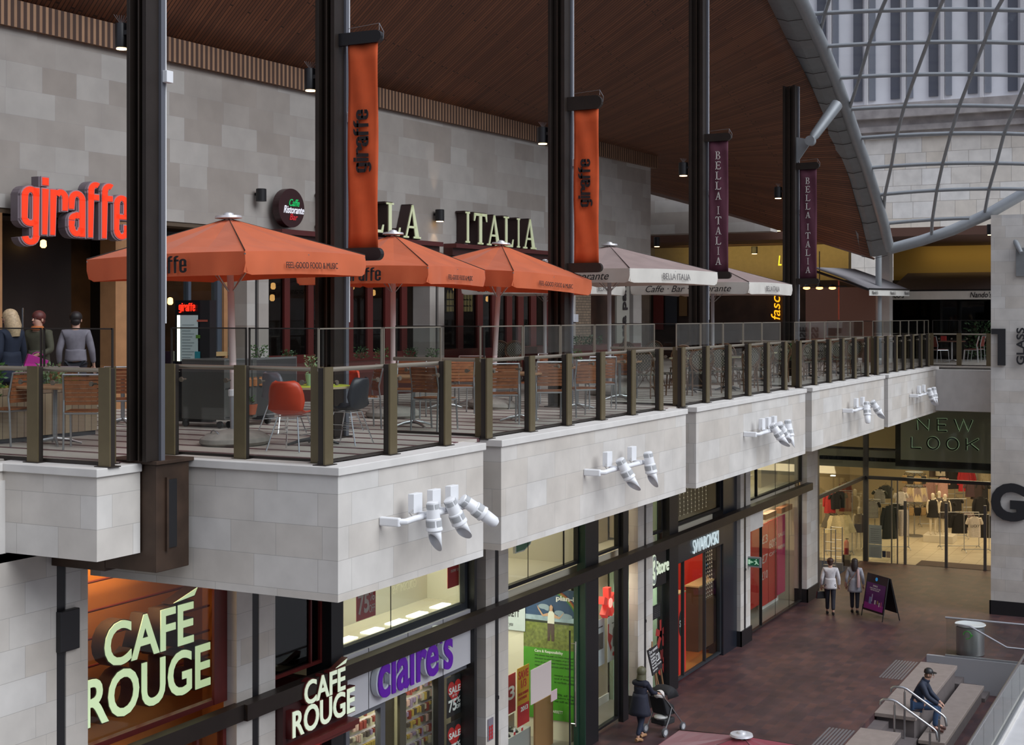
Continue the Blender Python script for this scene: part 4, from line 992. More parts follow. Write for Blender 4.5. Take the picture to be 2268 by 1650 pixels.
wsk = mat('poster_skin', (.55, .33, .22), .5)
pol([(.43, .735), (.55, .735), (.555, .81), (.53, .83), (.46, .83), (.44, .81)], mat('white_top', (.75, .74, .66), .5), 'figure_top')
pol([(.43, .60), (.47, .60), (.485, .70), (.50, .60), (.55, .60), (.55, .735), (.43, .735)], mat('brown_trousers', (.08, .05, .04), .5), 'figure_trousers')
pol([(.47, .83), (.52, .83), (.525, .865), (.495, .88), (.465, .865)], wsk, 'figure_head', .012)
pol([(.45, .825), (.465, .865), (.47, .875), (.46, .83)], ink, 'figure_hair', .013); pol([(.525, .86), (.55, .82), (.53, .825), (.515, .84)], ink, 'figure_hair', .013)
pol([(.44, .815), (.35, .80), (.27, .85), (.24, .868), (.26, .84), (.34, .785), (.44, .79)], wsk, 'figure_arm', .011)
pol([(.55, .81), (.64, .79), (.72, .83), (.70, .81), (.64, .775), (.55, .78)], wsk, 'figure_arm', .011)
ptext(t, 'plan-it', O, LR, .58, .905, .38, .05, w_, h_, white, off=.03, lift=.008)
ptext(t, 'Care & Responsibility', O, LR, .20, .50, .50, .028, w_, h_, white, off=.01, lift=.008)
dg_ = mat('dark_green_ink', (.02, .09, .01), .6)
for k, (s, y) in enumerate((('the shoes we sell we have supplied', .475), ('the team to care for supply of produce', .45), ('aims at every step to protect the', .425), ('world of resources and habitat', .40), ('neutral, reducing', .335), ('and if they can', .31), ('in carbon offset', .285), ('90% of the', .19), ('product range', .165), ('we will at least', .14))):
    ptext(t, s, O, LR, .2 if k < 4 else .55, y, .68 if k < 4 else .36, .016, w_, h_, dg_, lift=.008)
ptext(t, 'BARRETT', O, LR, .50, .055, .2, .022, w_, h_, white, lift=.008)
# banner at the shop back left: shop name and "you"
O2, w2, h2 = RU(1105, 1163, 1338, 1392, 27.0)
t = poster('shop_banner', 'white banner with black shoe shop name in the left of the shoe window', O2, LR, w2, h2, (.50, .56, .60))
ptext(t, 'BARRETT', O2, LR, .1, .55, .68, .28, w2, h2, ink, off=.02); ptext(t, 'for you', O2, LR, .25, .12, .3, .22, w2, h2, ink, shear=.3)
for (px0, px1, yt, yb, lab, base, parts_) in (
    (1146, 1172, 1482, 1612, 'yellow and red save one third poster on the shoe rack', (.55, .28, .02), [('SAVE', .08, .80, .84, .14), ('1/3', .3, .64, .45, .14), ('ON ALL WOMEN’S', .06, .52, .86, .05), ('FOOTWEAR', .1, .44, .7, .05)]),
    (1125, 1142, 1497, 1583, 'red poster with a white 3 in the shoe shop window', (.42, .03, .03), [('3', .05, .35, .8, .35)])):
    O3, w3, h3 = RV(px0, px1, yt, yb, 12.9)
    t = poster('sale_poster', lab, O3, FR, w3, h3, base)
    if px0 == 1146:
        MB().obox(O3 + FN * .002, FR, UP, FN, w3, h3 * .36, .002).build('lower_panel', redm, t)
        ptext(t, '2013', O3, FR, .25, .24, .6, .08, w3, h3, white, off=.03, lift=.006)
    for (s, fx, fy, fw, fh) in parts_: ptext(t, s, O3, FR, fx, fy, fw, fh, w3, h3, white if s == '3' else redm, off=.02)
# stepped shoe rack with price cards
rk = thing('shoe_rack', 'stepped rack with rows of shoes in the shoe shop window', 'rack', (23.6, 13.4, 0))
for k in range(4): MB().box(23.3, 26.0 - k * .15, 12.93 + k * .30, 13.22 + k * .30, 0, .55 + k * .28).build('step', mat('rack_grey', (.30, .30, .30), .5), rk)
sh = thing('shoe', 'dark shoe on the shoe rack', 'shoe', (0, 0, 0), 'shoes on the stepped rack')
MB().ball((0, 0, .035), .045, .12, .035, 8).ball((0, .06, .06), .036, .05, .045, 8).build('upper', mat('shoe_dark', (.05, .055, .045), .4), sh, smooth=True)
MB().box(-.038, .038, -.11, .10, 0, .015).build('sole', black, sh)
pc = thing('price_card', 'small white and red price card standing among the shoes', 'card', (0, 0, 0), 'price cards on the shoe rack')
MB().box(-.04, .04, 0, .006, 0, .13).build('card', white, pc); MB().box(-.04, .04, -.002, 0, .0, .06).build('red_band', redm, pc)
first = True; k2 = 0
for k in range(4):
    for j in range(7 - k):
        u = 23.45 + j * .34 + k * .05; p = (u, 13.08 + k * .30, .55 + k * .28)
        if first: sh.location = p; pc.location = (u + .13, p[1] - .10, p[2]); first = False
        else: dup(sh, p); dup(pc, (u + .16, p[1] - .13, p[2]))
bx_ = MB().box(25.95, 26.8, 12.8, 12.84, .0, 1.05).build('display_board', mat('kraft_brown', (.32, .16, .06), .7), label='brown board leaning under the green poster', cat='board')
O4, w4, h4 = RV(1176, 1221, 1485, 1562, 12.19)
poster('paper_notice', 'large blank pale sheet stuck inside the shoe shop glass', O4, FR, w4, h4, (.60, .52, .50), cat='notice')
O4, w4, h4 = RV(1221, 1234, 1532, 1555, 12.19)
poster('paper_notice', 'small pink sheet stuck to the glass beside the large blank one', O4, FR, w4, h4, (.55, .42, .44), cat='notice')
dh = thing('shop_door', 'frameless glass door of the shoe shop with a long vertical steel pull', 'door', (25.9, 12.15, .5))
ux = at_v(1263, 700, 12.15).x; ux2 = at_v(1273, 700, 12.12).x
MB().tube([(ux, 12.16, .05), (ux, 12.16, 2.55)], .018, 8).build('door_edge', black, dh)
MB().tube([(ux2, 12.10, .55), (ux2, 12.10, 2.3)], .014, 8).tube([(ux2, 12.10, .6), (ux2, 12.2, .6)], .01, 6).tube([(ux2, 12.10, 2.25), (ux2, 12.2, 2.25)], .01, 6).build('pull_bar', chrome, dh)
for (px0, px1, yt, yb, c_, lab) in ((1280, 1289, 1487, 1526, (.05, .25, .15), 'green sticker on the shoe shop glass'), (1290, 1299, 1481, 1498, (.02, .12, .4), 'blue sticker at the edge of the shoe shop glass'), (1290, 1297, 1602, 1625, (.6, .6, .6), 'small white safety sticker low on the shoe shop glass')):
    O5, w5, h5 = RV(px0, px1, yt, yb, 12.18); poster('sticker', lab, O5, FR, w5, h5, c_, cat='sticker')
lamp('shop_light_d', 'AREA', (25, 13.8, 3.45), 150, (1, .98, .80), 3.0, (0, 0, -1), sy=1.6)
lamp('shop_light_d2', 'AREA', (25.5, 14, 6.1), 60, (1, .92, .74), 3.0, (0, 0, -1), sy=1.6)
# ---- phone shop
window(27.4, 28.85, 12.2, .1, 3.56, black, fw=.05); window(27.4, 28.85, 12.2, 3.86, 6.3, black, fw=.05)
struct('black_frame', MB().box(28.9, 29.2, 12.08, 12.2, 0, 6.3), black); struct('wall_phone_upper', MB().box(27.5, 30.4, 13.1, 13.3, 3.75, 6.3), mat('peach_wall', (.58, .50, .38), .7)); lamp('shop_light_e4', 'AREA', (28.3, 12.7, 6.15), 30, (1, .88, .66), 1.6, (0, .1, -1), sy=.4)
struct('wall_phone_shop', MB().box(28.1, 30.4, 13.1, 13.3, 0, 3.5), mat('peach_wall', (.58, .50, .38), .7))
struct('baseboard_phone_shop', MB().box(28.1, 30.4, 13.07, 13.1, 0, .18), white)
for (px0, px1, yt, yb, lab, big) in ((1316, 1339, 1378, 1482, 'white phone poster partly behind the black frame', 0), (1346, 1375, 1368, 1468, 'white poster with a red arrow and a phone', 1)):
    O6, w6, h6 = RV(px0, px1, yt, yb, 12.62 if not big else 12.8)
    t = poster('phone_poster', lab, O6, FR, w6, h6, (.66, .70, .76), group='phone posters')
    def q(pts, c_, nm): MB().prism([(x * w6, y * h6) for x, y in pts], O6 + FN * .003, FR, UP, FN, .003).build(nm, c_, t)
    q([(.38, .3), (.62, .3), (.62, .68), (.55, .73), (.44, .73), (.38, .68)] if big else [(.3, .35), (.85, .35), (.85, .7), (.3, .7)], mat('phone_grey', (.07, .07, .08), .3), 'phone')
    if big:
        q([(0, .85), (.08, .85), (.08, .65), (.36, .55), (.2, .4), (.3, .3), (.22, .22), (0, .5)], redm, 'red_arrow')
        for cx in (.42, .62): q([(cx + .07 * math.cos(a), .14 + .05 * math.sin(a)) for a in [2 * math.pi * j / 12 for j in range(12)]], redm, 'red_dot')
    ptext(t, 'see in store', O6, FR, .3, .82, .5, .035, w6, h6, ink, lift=.005)
def asterisk(lab, cx, cy, r_, v, m_, th, n=5, lit=None, name='asterisk_sign', cat='sign', fr=None):
    c = at_v(cx, cy, v); t = thing(name, lab, cat, tuple(c), 'red asterisk signs'); mb = MB()
    for k in range(n):
        a = math.pi / 2 + 2 * math.pi * k / n; d = Vector((math.cos(a), 0, math.sin(a))); s = Vector((-math.sin(a), 0, math.cos(a)))
        p = c - s * r_ * .19
        mb.hexa([p, p + s * r_ * .38, p + s * r_ * .38 + Vector((0, th, 0)), p + Vector((0, th, 0)), p + d * r_ - s * r_ * .06, p + d * r_ + s * r_ * .44, p + d * r_ + s * r_ * .44 + Vector((0, th, 0)), p + d * r_ - s * r_ * .06 + Vector((0, th, 0))])
    mb.build('arms', m_, t)
    if lit: MB().lathe([(r_ * .32, 0), (r_ * .32, .01)], c + FN * .01, 12, FN).build('glow', lit, t)
    return t
asterisk('three-dimensional red asterisk glowing in the phone shop window', 1351, 1335, .34, 12.5, mat('glow_red', (.6, .06, .05), .4, emit=(1, .05, .04), es=.5), .14, lit=mat('glow_pink', (1, .5, .5), .4, emit=(1, .25, .2), es=2.5))
lamp('shop_light_e', 'AREA', (28.6, 12.8, 3.45), 40, (1, .93, .72), 1.6, (0, 0, -1), sy=.6)
window(30.47, 31.5, 12.2, .05, 2.72, black, fw=.04)
window(30.47, 31.5, 12.2, 3.86, 6.3, black, fw=.06)
struct('black_frame', MB().box(31.6, 32.2, 12.02, 12.2, 0, 6.3), black)
struct('wall_phone_back', MB().box(30.5, 31.7, 13.0, 13.1, 0, 3.5), mat('mint_wall', (.42, .55, .42), .7))
struct('wall_phone_upper', MB().box(30.5, 31.7, 13.0, 13.1, 3.8, 6.3), mat('peach_wall', (.58, .50, .38), .7))
lamp('shop_light_e2', 'AREA', (31.0, 12.6, 2.68), 14, (.95, 1, .85), .8, (0, .2, -1), sy=.4)
lamp('shop_light_e3', 'AREA', (31.0, 12.6, 6.2), 14, (1, .85, .6), .8, (0, .2, -1), sy=.4)
ps = thing('phone_shop_sign', 'black fascia with a lit white looped figure and the word Store', 'sign', (30.5, 12.05, 2.7))
MB().box(30.49, 31.48, 12.06, 12.2, 2.66, 3.56).build('fascia', black, ps)
us, ue = at_v(1456, 700, 12.0).x, at_v(1485, 700, 12.0).x
text('word', 'Store', (us, 12.05, 2.945), FR, UP, ue - us, .33, .02, sign_lit2, ps, offset=.012)
text('loop_rim', '3', (30.50, 12.055, 2.74), FR, UP, .28, .72, .03, sign_lit2, ps, offset=.07)
text('loop_inner', '3', (30.53, 12.02, 2.78), FR, UP, .22, .64, .01, mat('grey_pattern', (.35, .38, .36), .4), ps, offset=.0)
for (cx, cy, r_) in ((1464, 1404, .34), (1466, 1467, .30)):
    asterisk('flat red asterisk sticker on the mint shop window, ' + ('upper' if cy < 1450 else 'lower one behind the blackboard'), cx, cy, r_, 12.17, mat('sticker_red', (.34, .03, .025), .6), .004)
O7, w7, h7 = RV(1446, 1463, 1343, 1374, 12.17)
t = poster('opening_hours_panel', 'small black panel with white print on the mint window', O7, FR, w7, h7, (.02, .02, .02), cat='notice')
for k in range(6): ptext(t, 'Mon 9 - 6', O7, FR, .15, .12 + .13 * k, .7, .06, w7, h7, grey_ink)
# ---- crystal shop
struct('shop_fascia_dark', MB().box(32.2, 35.85, 12.08, 12.2, 2.98, 3.56), mat('fascia_black', (.02, .024, .032), .3))
sw = thing('shop_sign', 'slim white lit capitals on the black fascia above the red shop', 'sign', (33.6, 12.0, 3.1))
us, ue = at_v(1537, 700, 12.03).x, at_v(1593, 700, 12.03).x
text('letters', 'SWAROVSKI', (us, 12.07, 3.06), FR, UP, ue - us, .34, .03, mat('lit_cold_white', (.9, 1, 1), .4, emit=(.6, .75, .8), es=.55), sw, space=.92, offset=-.012)
window(32.2, 35.8, 12.2, .05, 2.98, navy_frame, fw=.05, mull=(33.0, 34.6)); window(32.2, 35.8, 12.2, 3.86, 6.3, black, fw=.08)
struct('black_frame', MB().box(35.8, 36.94, 12.1, 12.5, 0, 6.3), mat('blue_black', (.015, .018, .026), .3))
struct('wall_crystal_shop', MB().box(32.2, 36.2, 14.2, 14.3, 0, 3.5), mat('shop_red_wall', (.55, .03, .02), .5))
struct('wall_crystal_side', MB().box(36.0, 36.1, 12.75, 14.2, 0, 3.5), mat('shop_red_wall', (.55, .03, .02), .5))
struct('floor_crystal_shop', MB().box(32.2, 36.2, 12.3, 14.2, 0.0, .02), mat('amber_floor', (.45, .22, .06), .25))
struct('wall_crystal_upper', MB().box(32.2, 36.2, 12.9, 13, 3.8, 6.3), mat('blue_black', (.015, .018, .026), .3))
cs = mat('crystal', (.75, .72, .65), .1, emit=(.9, .8, .6), es=.35)
for k in range(12):
    u = 32.35 + k * .28; mb = MB()
    for j in range(22): mb.ball((u + .01 * math.sin(j), 12.45, 3.98 + j * .105), .014, n=4)
    mb.tube([(u, 12.45, 3.95), (u, 12.45, 6.3)], .002, 4)
    mb.build('crystal_string', cs, label='string of clear crystals hanging in the upper black window', cat='decoration', group='crystal strings in the upper window')
for k in range(5):
    u = 34.85 + k * .15; mb = MB()
    for j in range(13): mb.ball((u, 12.3, 1.67 + j * .105), .014, n=4)
    mb.tube([(u, 12.3, 1.6), (u, 12.3, 2.95)], .002, 4)
    mb.build('crystal_string', cs, label='string of clear crystals hanging right of the red shop wall', cat='decoration', group='crystal strings beside the red wall')
def cabinet(lab, px0, px1, yt, yb, v, dep, m_, top, hgl=False):
    O8, w8, h8 = RV(px0, px1, yt, yb, v)
    t = thing('display_cabinet', lab, 'cabinet', tuple(O8))
    z0 = max(.02, O8.z)
    MB().box(O8.x, O8.x + w8, v, v + dep, z0, O8.z + h8).build('body', m_, t, bevel=.01)
    MB().box(O8.x - .02, O8.x + w8 + .02, v - .02, v + dep + .02, O8.z + h8, O8.z + h8 + .04).build('top', top, t)
    if hgl: MB().box(O8.x + w8 * .72, O8.x + w8 - .04, v - .03, v, O8.z + h8 * .35, O8.z + h8 * .95).build('glass_case', mat('case_grey', (.42, .44, .47), .2), t)
    return t
cabinet('tall brown cabinet with grey glass case in the red shop', 1547, 1597, 1302, 1445, 12.36, .35, mat('brown_lacquer', (.10, .055, .03), .35), mat('gold_top', (.50, .36, .18), .4), True)
cabinet('white jewellery showcase in the red shop, left of the brown cabinet', 1525, 1546, 1283, 1385, 13.3, .4, mat('showcase_white', (.60, .55, .58), .4), white)
cabinet('lilac sparkling showcase near the red shop door', 1519, 1533, 1262, 1320, 13.6, .4, mat('lilac', (.35, .30, .50), .4), white)
t = thing('sale_board', 'bright red lit sale panel at the left edge of the red shop', 'panel', (32.3, 12.35, .1))
O9, w9, h9 = RV(1504, 1519, 1318, 1488, 12.4)
MB().box(O9.x, O9.x + w9, 12.4, 12.6, .02, O9.z + h9).build('panel', mat('lit_red', (.75, .04, .03), .4, emit=(1, .04, .03), es=.18), t)
MB().box(O9.x, O9.x + w9, 12.4, 12.6, O9.z + h9, O9.z + h9 + .03).build('top', mat('gold_top', (.5, .36, .18), .4), t)
MB().prism([(w9 * (.35 + .42 * math.cos(a)), h9 * .66 + .42 * math.sin(a) * .8) for a in [2 * math.pi * j / 20 for j in range(20)]], (O9.x, 12.399, .02), FR, UP, FN, .004).build('black_disc', ink, t)
text('word', 'SALE', (O9.x + w9 * .02, 12.39, .02 + h9 * .62), FR, UP, w9 * .72, .17, .004, white, t, offset=.02)
lamp('shop_light_f', 'AREA', (34, 13.0, 3.3), 60, (1, .75, .5), 2.4, (0, .2, -1), sy=.8)
# ---- corner shop with red promotion panels
window(37.83, 43.62, 12.2, .05, 3.56, mat('thin_black', (.02, .02, .02), .4), fw=.035, mull=(39.45,)); window(37.83, 43.62, 12.2, 3.80, 6.3, mat('thin_black', (.02, .02, .02), .4), fw=.05, mull=(39.0,))
struct('white_header', MB().box(37.85, 39.4, 12.12, 12.19, 2.95, 3.56), plain_stone)
struct('glass_joint', MB().box(40.85, 40.865, 12.19, 12.2, .05, 6.2).box(42.3, 42.315, 12.19, 12.2, .05, 6.2), black)
struct('wall_promo', MB().box(41.9, 43.6, 12.95, 13.05, 0, 6.3), mat('warm_cream', (.68, .60, .46), .6))
struct('baseboard_promo', MB().box(41.9, 43.6, 12.92, 12.95, 0, .16), white)
for (px0, px1, v, yt, yb, c_, lab, words) in (
    (1660, 1686, 12.75, 1176, 1352, (.40, .02, .015), 'leftmost red promotion panel, behind the exit sign', []),
    (1686, 1701, 12.75, 1163, 1345, (.50, .03, .03), 'red promotion panel with three prices', [('£3', .76), ('£7', .52), ('£10', .32)]),
    (1702, 1721, 12.75, 1155, 1335, (.50, .03, .03), 'red promotion panel reading sixty per cent', [('60%', .66), ('OFF', .56)]),
    (1722, 1739, 12.7, 1146, 1319, (.48, .02, .12), 'magenta promotion panel at the right', [('SALE', .74), ('FURTHER', .58)])):
    Oa, wa, ha = RV(px0, px1, yt, yb, v)
    t = poster('promotion_panel', lab, Oa, FR, wa, ha, c_, cat='panel', th=.03)
    for s, fy in words: ptext(t, s, Oa, FR, .08, fy, .84, .10 if s not in ('OFF', 'FURTHER', 'SALE') else .045, wa, ha, mat('dim_white', (.62, .5, .48), .5), off=.0)
for (px0, px1, y0, y1) in ((1696, 1720, 1140, 1152), (1731, 1755, 1126, 1138)):
    Ob, wb, hb_ = RV(px0, px1, y0, y1, 12.4)
    MB().obox(Ob, FR, UP, (0, 1, 0), wb, hb_, .2).build('spotlight_box', mat('copper_box', (.30, .12, .06), .4, .3), label='copper coloured light box hanging in the promotion window, ' + ('left' if px0 < 1700 else 'right'), cat='light', group='copper light boxes')
lamp('promo_spot', 'SPOT', (39.9, 12.42, 3.3), 40, (1, .7, .4), .05, (.1, .35, -1), spot=40)
lamp('promo_spot', 'SPOT', (40.8, 12.42, 3.3), 40, (1, .7, .4), .05, (.1, .35, -1), spot=40)
lamp('shop_light_g', 'AREA', (41.5, 12.6, 3.5), 40, (1, .86, .62), 2.4, (0, .1, -1), sy=.4)
lamp('shop_light_g2', 'AREA', (41.5, 13.6, 6.1), 90, (1, .9, .66), 3, (0, 0, -1), sy=1.6)
sc3 = thing('shelf_unit', 'white shelf unit in the bright upper window of the corner shop', 'shelf', (40.5, 13.6, 3.8))
for z in (4.0, 4.7, 5.4): MB().box(39.5, 42.5, 13.4, 13.9, z, z + .05).build('shelf', white, sc3)
MB().box(39.5, 42.5, 13.9, 13.95, 3.74, 6).build('back_panel', mat('shelf_back', (.45, .45, .30), .5), sc3)
# exit sign
ex = thing('exit_sign', 'green emergency exit sign with running figure on the stone pillar', 'sign', (37.2, 11.9, 2.6))
Oc, wc, hc = RU(1651, 1685, 1232, 1255, 37.6)
MB().obox(Oc + LR * 0, LR, UP, (1, 0, 0), wc, hc, .05).build('box', mat('sign_grey', (.32, .33, .34), .4), ex)
MB().obox(Oc + LR * .05 + UP * .045 + LN * .002, LR, UP, LN, wc - .1, hc - .09, .003).build('green_panel', mat('exit_green', (.01, .11, .05), .4, emit=(.0, .2, .08), es=.15), ex)
pg = mat('exit_pale', (.55, .8, .6), .4, emit=(.5, .9, .6), es=.3)
MB().obox(Oc + LR * .08 + UP * .08 + LN * .006, LR, UP, LN, wc * .14, hc - .16, .003).build('doorway', pg, ex)
f0 = Oc + LN * .006
def ep(pts, nm): MB().prism([(x * wc, y * hc) for x, y in pts], f0, LR, UP, LN, .003).build(nm, pg, ex)
ep([(.32, .5), (.40, .66), (.40, .55), (.52, .55), (.52, .45), (.40, .45), (.40, .34)], 'arrow')
ep([(.66, .74), (.72, .80), (.76, .74), (.71, .68)], 'runner_head'); ep([(.56, .62), (.66, .66), (.76, .60), (.80, .42), (.88, .30), (.84, .26), (.74, .38), (.68, .30), (.60, .26), (.59, .31), (.66, .38), (.66, .56), (.57, .56)], 'runner_body')
MB().obox(Oc + Vector((.0, 0, hc)), (1, 0, 0), UP, (0, 1, 0), .05, .02, .3).build('arm', steel_gutter, ex)
# blackboard on easel
eb = thing('easel_blackboard', 'tilted blackboard with white chalk writing on a wooden easel by the pillar', 'blackboard', (29.9, 11.4, 0))
pL = at_v(1434, 1450, 11.5); pe = [at_v(1434, 1441, 11.5), at_v(1456, 1427, 11.48), at_v(1468, 1477, 11.4), at_v(1446, 1497, 11.42)]
# board as a slab through those corners
nb = (pe[1] - pe[0]).cross(pe[3] - pe[0]).normalized() * .02
MB().hexa([pe[3], pe[2], pe[2] + nb, pe[3] + nb, pe[0], pe[1], pe[1] + nb, pe[0] + nb]).build('board', ink, eb)
ru = (pe[2] - pe[3]); up_ = (pe[0] - pe[3]); nn = ru.cross(up_).normalized()
for k, (s, fx, fy, fw, fh) in enumerate((('Our newest', .08, .80, .8, .13), ('Smoker', .1, .66, .5, .10), ('Saltfish', .1, .54, .42, .09), ('Shallots', .1, .43, .42, .09), ('Sausage', .1, .32, .42, .08), ('Bowls', .1, .22, .4, .08), ('and more', .1, .1, .42, .08), ('£20', .56, .36, .38, .28), ('2 course', .52, .22, .42, .08))):
    text('chalk_writing', s, pe[3] + ru * fx + up_ * fy + nn * .004, ru, up_.normalized(), fw * ru.length, fh * up_.length, .003, white, eb)
lw = mat('easel_wood', (.42, .25, .13), .6)
for a, b_ in (((pe[3] + pe[2]) / 2 - ru * .25, tuple(at_z(1459, 1562, 0))), ((pe[3] + pe[2]) / 2 + ru * .3, tuple(at_z(1475, 1562, 0))), (pe[0].lerp(pe[1], .5) + Vector((.05, .05, -.2)), (30.75, 11.86, 0))):
    MB().tube([Vector(a) + Vector((0, .03, .15)), b_], .02, 6).build('leg', lw, eb)
MB().tube([pe[0].lerp(pe[1], .55) + Vector((0, .02, .12)), pe[0].lerp(pe[1], .6) + Vector((0, .04, -.3))], .018, 6).build('top_peg', lw, eb)
# ---- fashion store front
G8 = ug(1911)
fr2 = mat('store_frame', (.05, .05, .06), .4)
struct('window_90', MB().box(51.95, 52.1, 12.02, 12.2, 0, 6.3).box(51.95, 52.08, 2, 12.0, 3.02, 3.14).box(44.9, 51.95, 12.1, 12.2, 3.02, 3.14).box(44.9, 45.3, 12.05, 12.3, 0, 6.3), fr2)
struct('window_91', MB().box(52.0, 52.015, 2, 12.0, 3.14, 6.2), shopglass)
struct('window_92', MB().box(44.9, 51.95, 12.12, 12.135, 3.14, 6.2), shopglass)
vs_ = at_u(1988, 700, 52).y; vd0 = at_u(1983, 700, 52).y
struct('window_93', MB().box(52.0, 52.015, vd0, 12.0, .05, 3.02), shopglass)
struct('window_94', MB().box(48.9, 51.95, 12.12, 12.135, .05, 3.02).box(44.9, 45.9, 12.12, 12.135, .05, 3.02), shopglass)
for k, px in enumerate((1975, 1988, 2005, 2096, 2182)):
    v_ = at_u(px, 700, 51.98).y
    MB().box(51.93, 52.02, v_ - (.05 if k > 1 else .02), v_ + (.05 if k > 1 else .02), 0, 2.3 if k > 1 else 3.02).build('door_post', mat('door_post_grey', (.20, .20, .21), .3, .5), label=['thin joint post left of the fashion store doors', 'glass edge post left of the fashion store doors', 'leftmost grey door post of the fashion store', 'middle grey door post of the fashion store', 'rightmost grey door post by the numbered wall'][k], cat='door post')
ns = thing('store_sign', 'large framed grey panel with thin backlit capitals above the store entrance', 'sign', (52.4, 8, 3.9))
va, vb = at_u(1983, 700, 52.45).y, 3.5
za, zb = at_u(2000, 1033, 52.45).z, 6.2
MB().box(52.45, 52.55, vb, va, za, zb).build('frame', black, ns)
va2 = at_u(1995, 700, 52.44).y; za2 = at_u(2000, 1018, 52.44).z
MB().box(52.42, 52.45, vb, va2, za2, zb).build('panel', mat('panel_grey', (.34, .36, .33), .6), ns)
halo = mat('letter_halo', (.5, .7, .4), .5, emit=(.40, .55, .34), es=.6)
def strokes(L, px0, px1, yt, yb):
    A = at_u(px0, yt, 52.36); B = at_u(px1, yb, 52.36); W = A.y - B.y; H = A.z - B.z
    for nm, mm, rr_, off in (('letter_halo', halo, .034, .06), ('letter', black, .028, 0)):
        mb = MB()
        for st_ in L: mb.tube([(52.36 + off, A.y - x * W, B.z + y * H) for x, y in st_], rr_, 6)
        mb.build(nm, mm, ns)
ring = [(.5 + .5 * math.cos(a), .5 + .5 * math.sin(a)) for a in [2 * math.pi * j / 24 for j in range(25)]]
strokes([[(0, 0), (0, 1), (1, 0), (1, 1)]], 2031, 2056, 928, 953)
strokes([[(1, 0), (0, 0), (0, 1), (1, 1)], [(0, .5), (.85, .5)]], 2076, 2097, 928, 955)
strokes([[(0, 1), (.27, 0), (.5, 1), (.76, 0), (1, 1)]], 2113, 2153, 929, 956)
strokes([[(0, 1), (0, 0), (1, 0)]], 2018, 2040, 968, 993)
strokes([ring], 2053, 2079, 968, 995); strokes([ring], 2096, 2122, 970, 997)
strokes([[(0, 0), (0, 1)], [(1, 1), (0, .38)], [(.3, .55), (1, 0)]], 2140, 2167, 971, 998)
# bright store ceiling spots
sp_ = mat('downlight', (1, 1, .85), .4, emit=(1, .97, .75), es=14)
for k, (px, y) in enumerate(((1845, 1054), (1996, 1061), (2029, 1063), (2062, 1065), (2127, 1068), (2160, 1070))):
    p = at_u(px, y, 53.1 if k else 50.5); MB().lathe([(.09, 0), (.09, .02)], p, 14).build('downlight', sp_, label='small round white downlight above the store entrance, ' + ['the lone one at the far left', 'first of the row', 'second of the row', 'third of the row', 'fourth of the row', 'last of the row'][k], cat='light', group='downlights over the store entrance')
lamp('store_light', 'AREA', (57.5, 9, 3.5), 430, (1, .80, .50), 7, (0, 0, -1), sy=9)
lamp('store_light_b', 'AREA', (50, 14, 3.5), 130, (1, .80, .50), 4, (0, 0, -1), sy=3)
lamp('store_light_c', 'AREA', (50, 14, 5.9), 90, (1, .82, .50), 4, (0, 0, -1), sy=3)
lamp('store_entry_spill', 'AREA', (52.8, 8.3, 3.2), 25, (1, .78, .48), 5, (-1, 0, -.8), sy=.4)
struct('wall_store_upper', MB().box(56, 56.2, 10, 16, 3.8, 6.0), mat('store_cream_lit', (.7, .6, .4), .6))
# numbers on the right-hand stone wall
dk = mat('letter_dark', (.015, .015, .018), .5)
nw = thing('level_sign', 'large black figure one with sideways lettering on the stone wall', 'sign', (44.45, 6, 7.8))
A = at_u(2225, 810, 44.42); B = at_u(2193, 729, 44.42)
pA = at_u(2226, 810, 44.45); pw = lambda px: at_u(px, 700, 44.45).y
z0, z1, zm = at_u(2210, 809, 44.45).z, at_u(2210, 728, 44.45).z, at_u(2210, 740, 44.45).z
MB().box(44.40, 44.49, pw(2227), pw(2210), z0, z1).build('figure_stem', dk, nw); MB().box(44.40, 44.49, pw(2210), pw(2196), zm, z1).build('figure_flag', dk, nw)
o_ = Vector((44.44, pw(2268), at_u(2260, 808, 44.44).z))
text('side_lettering', 'GLASS', o_ + Vector((0, -.02, 0)), UP, (0, 1, 0), at_u(2260, 726, 44.44).z - o_.z, pw(2250) - pw(2268), .05, dk, nw, offset=.02)
text('side_lettering', 'HOUSE', o_ + Vector((0, -.40, 0)), UP, (0, 1, 0), at_u(2260, 726, 44.44).z - o_.z, .24, .05, dk, nw, offset=.02)
gw = thing('level_sign', 'very large black capital G on the stone wall near ground level', 'sign', (44.45, 6, 2.6))
text('letter', 'G', (44.46, pw(2195), at_u(2200, 1152, 44.46).z), LR, UP, pw(2195) - pw(2272), at_u(2200, 1068, 44.46).z - at_u(2200, 1152, 44.46).z, .07, dk, gw, offset=.045)

# =================================================================== TERRACE SHOPFRONTS
def wthing(name, lab, cat, px, off, z=T, group=None):
    u = uw(px); return thing(name, lab, cat, (u, WV(u, off), z), group)
def wb(px0, px1, o0, o1, z0, z1, mb=None):
    return wbox(mb or MB(), uw(px0), uw(px1), o0, o1, z0, z1)
wood_p = mat('warm_wood_post', (.34, .17, .075), .5, var=.1)
struct('door_lintel', wb(-60, 547, .02, .5, 10.62, 10.72), mat('lintel_bronze', (.10, .07, .045), .5))
struct('wall_entrance_wood', wb(135, 300, 1.5, 1.6, T, 10.7), mat('dark_wood_wall', (.017, .008, .005), .5, var=.2, scale=2))
struct('wall_entrance_lit', wb(-60, 125, 3.0, 3.1, T, 10.7), mat('ochre_cafe_wall', (.16, .065, .015), .7, var=.3, scale=.9))
struct('ceiling_entrance', wb(-60, 260, .1, 3.1, 10.62, 10.7), dark_brown)
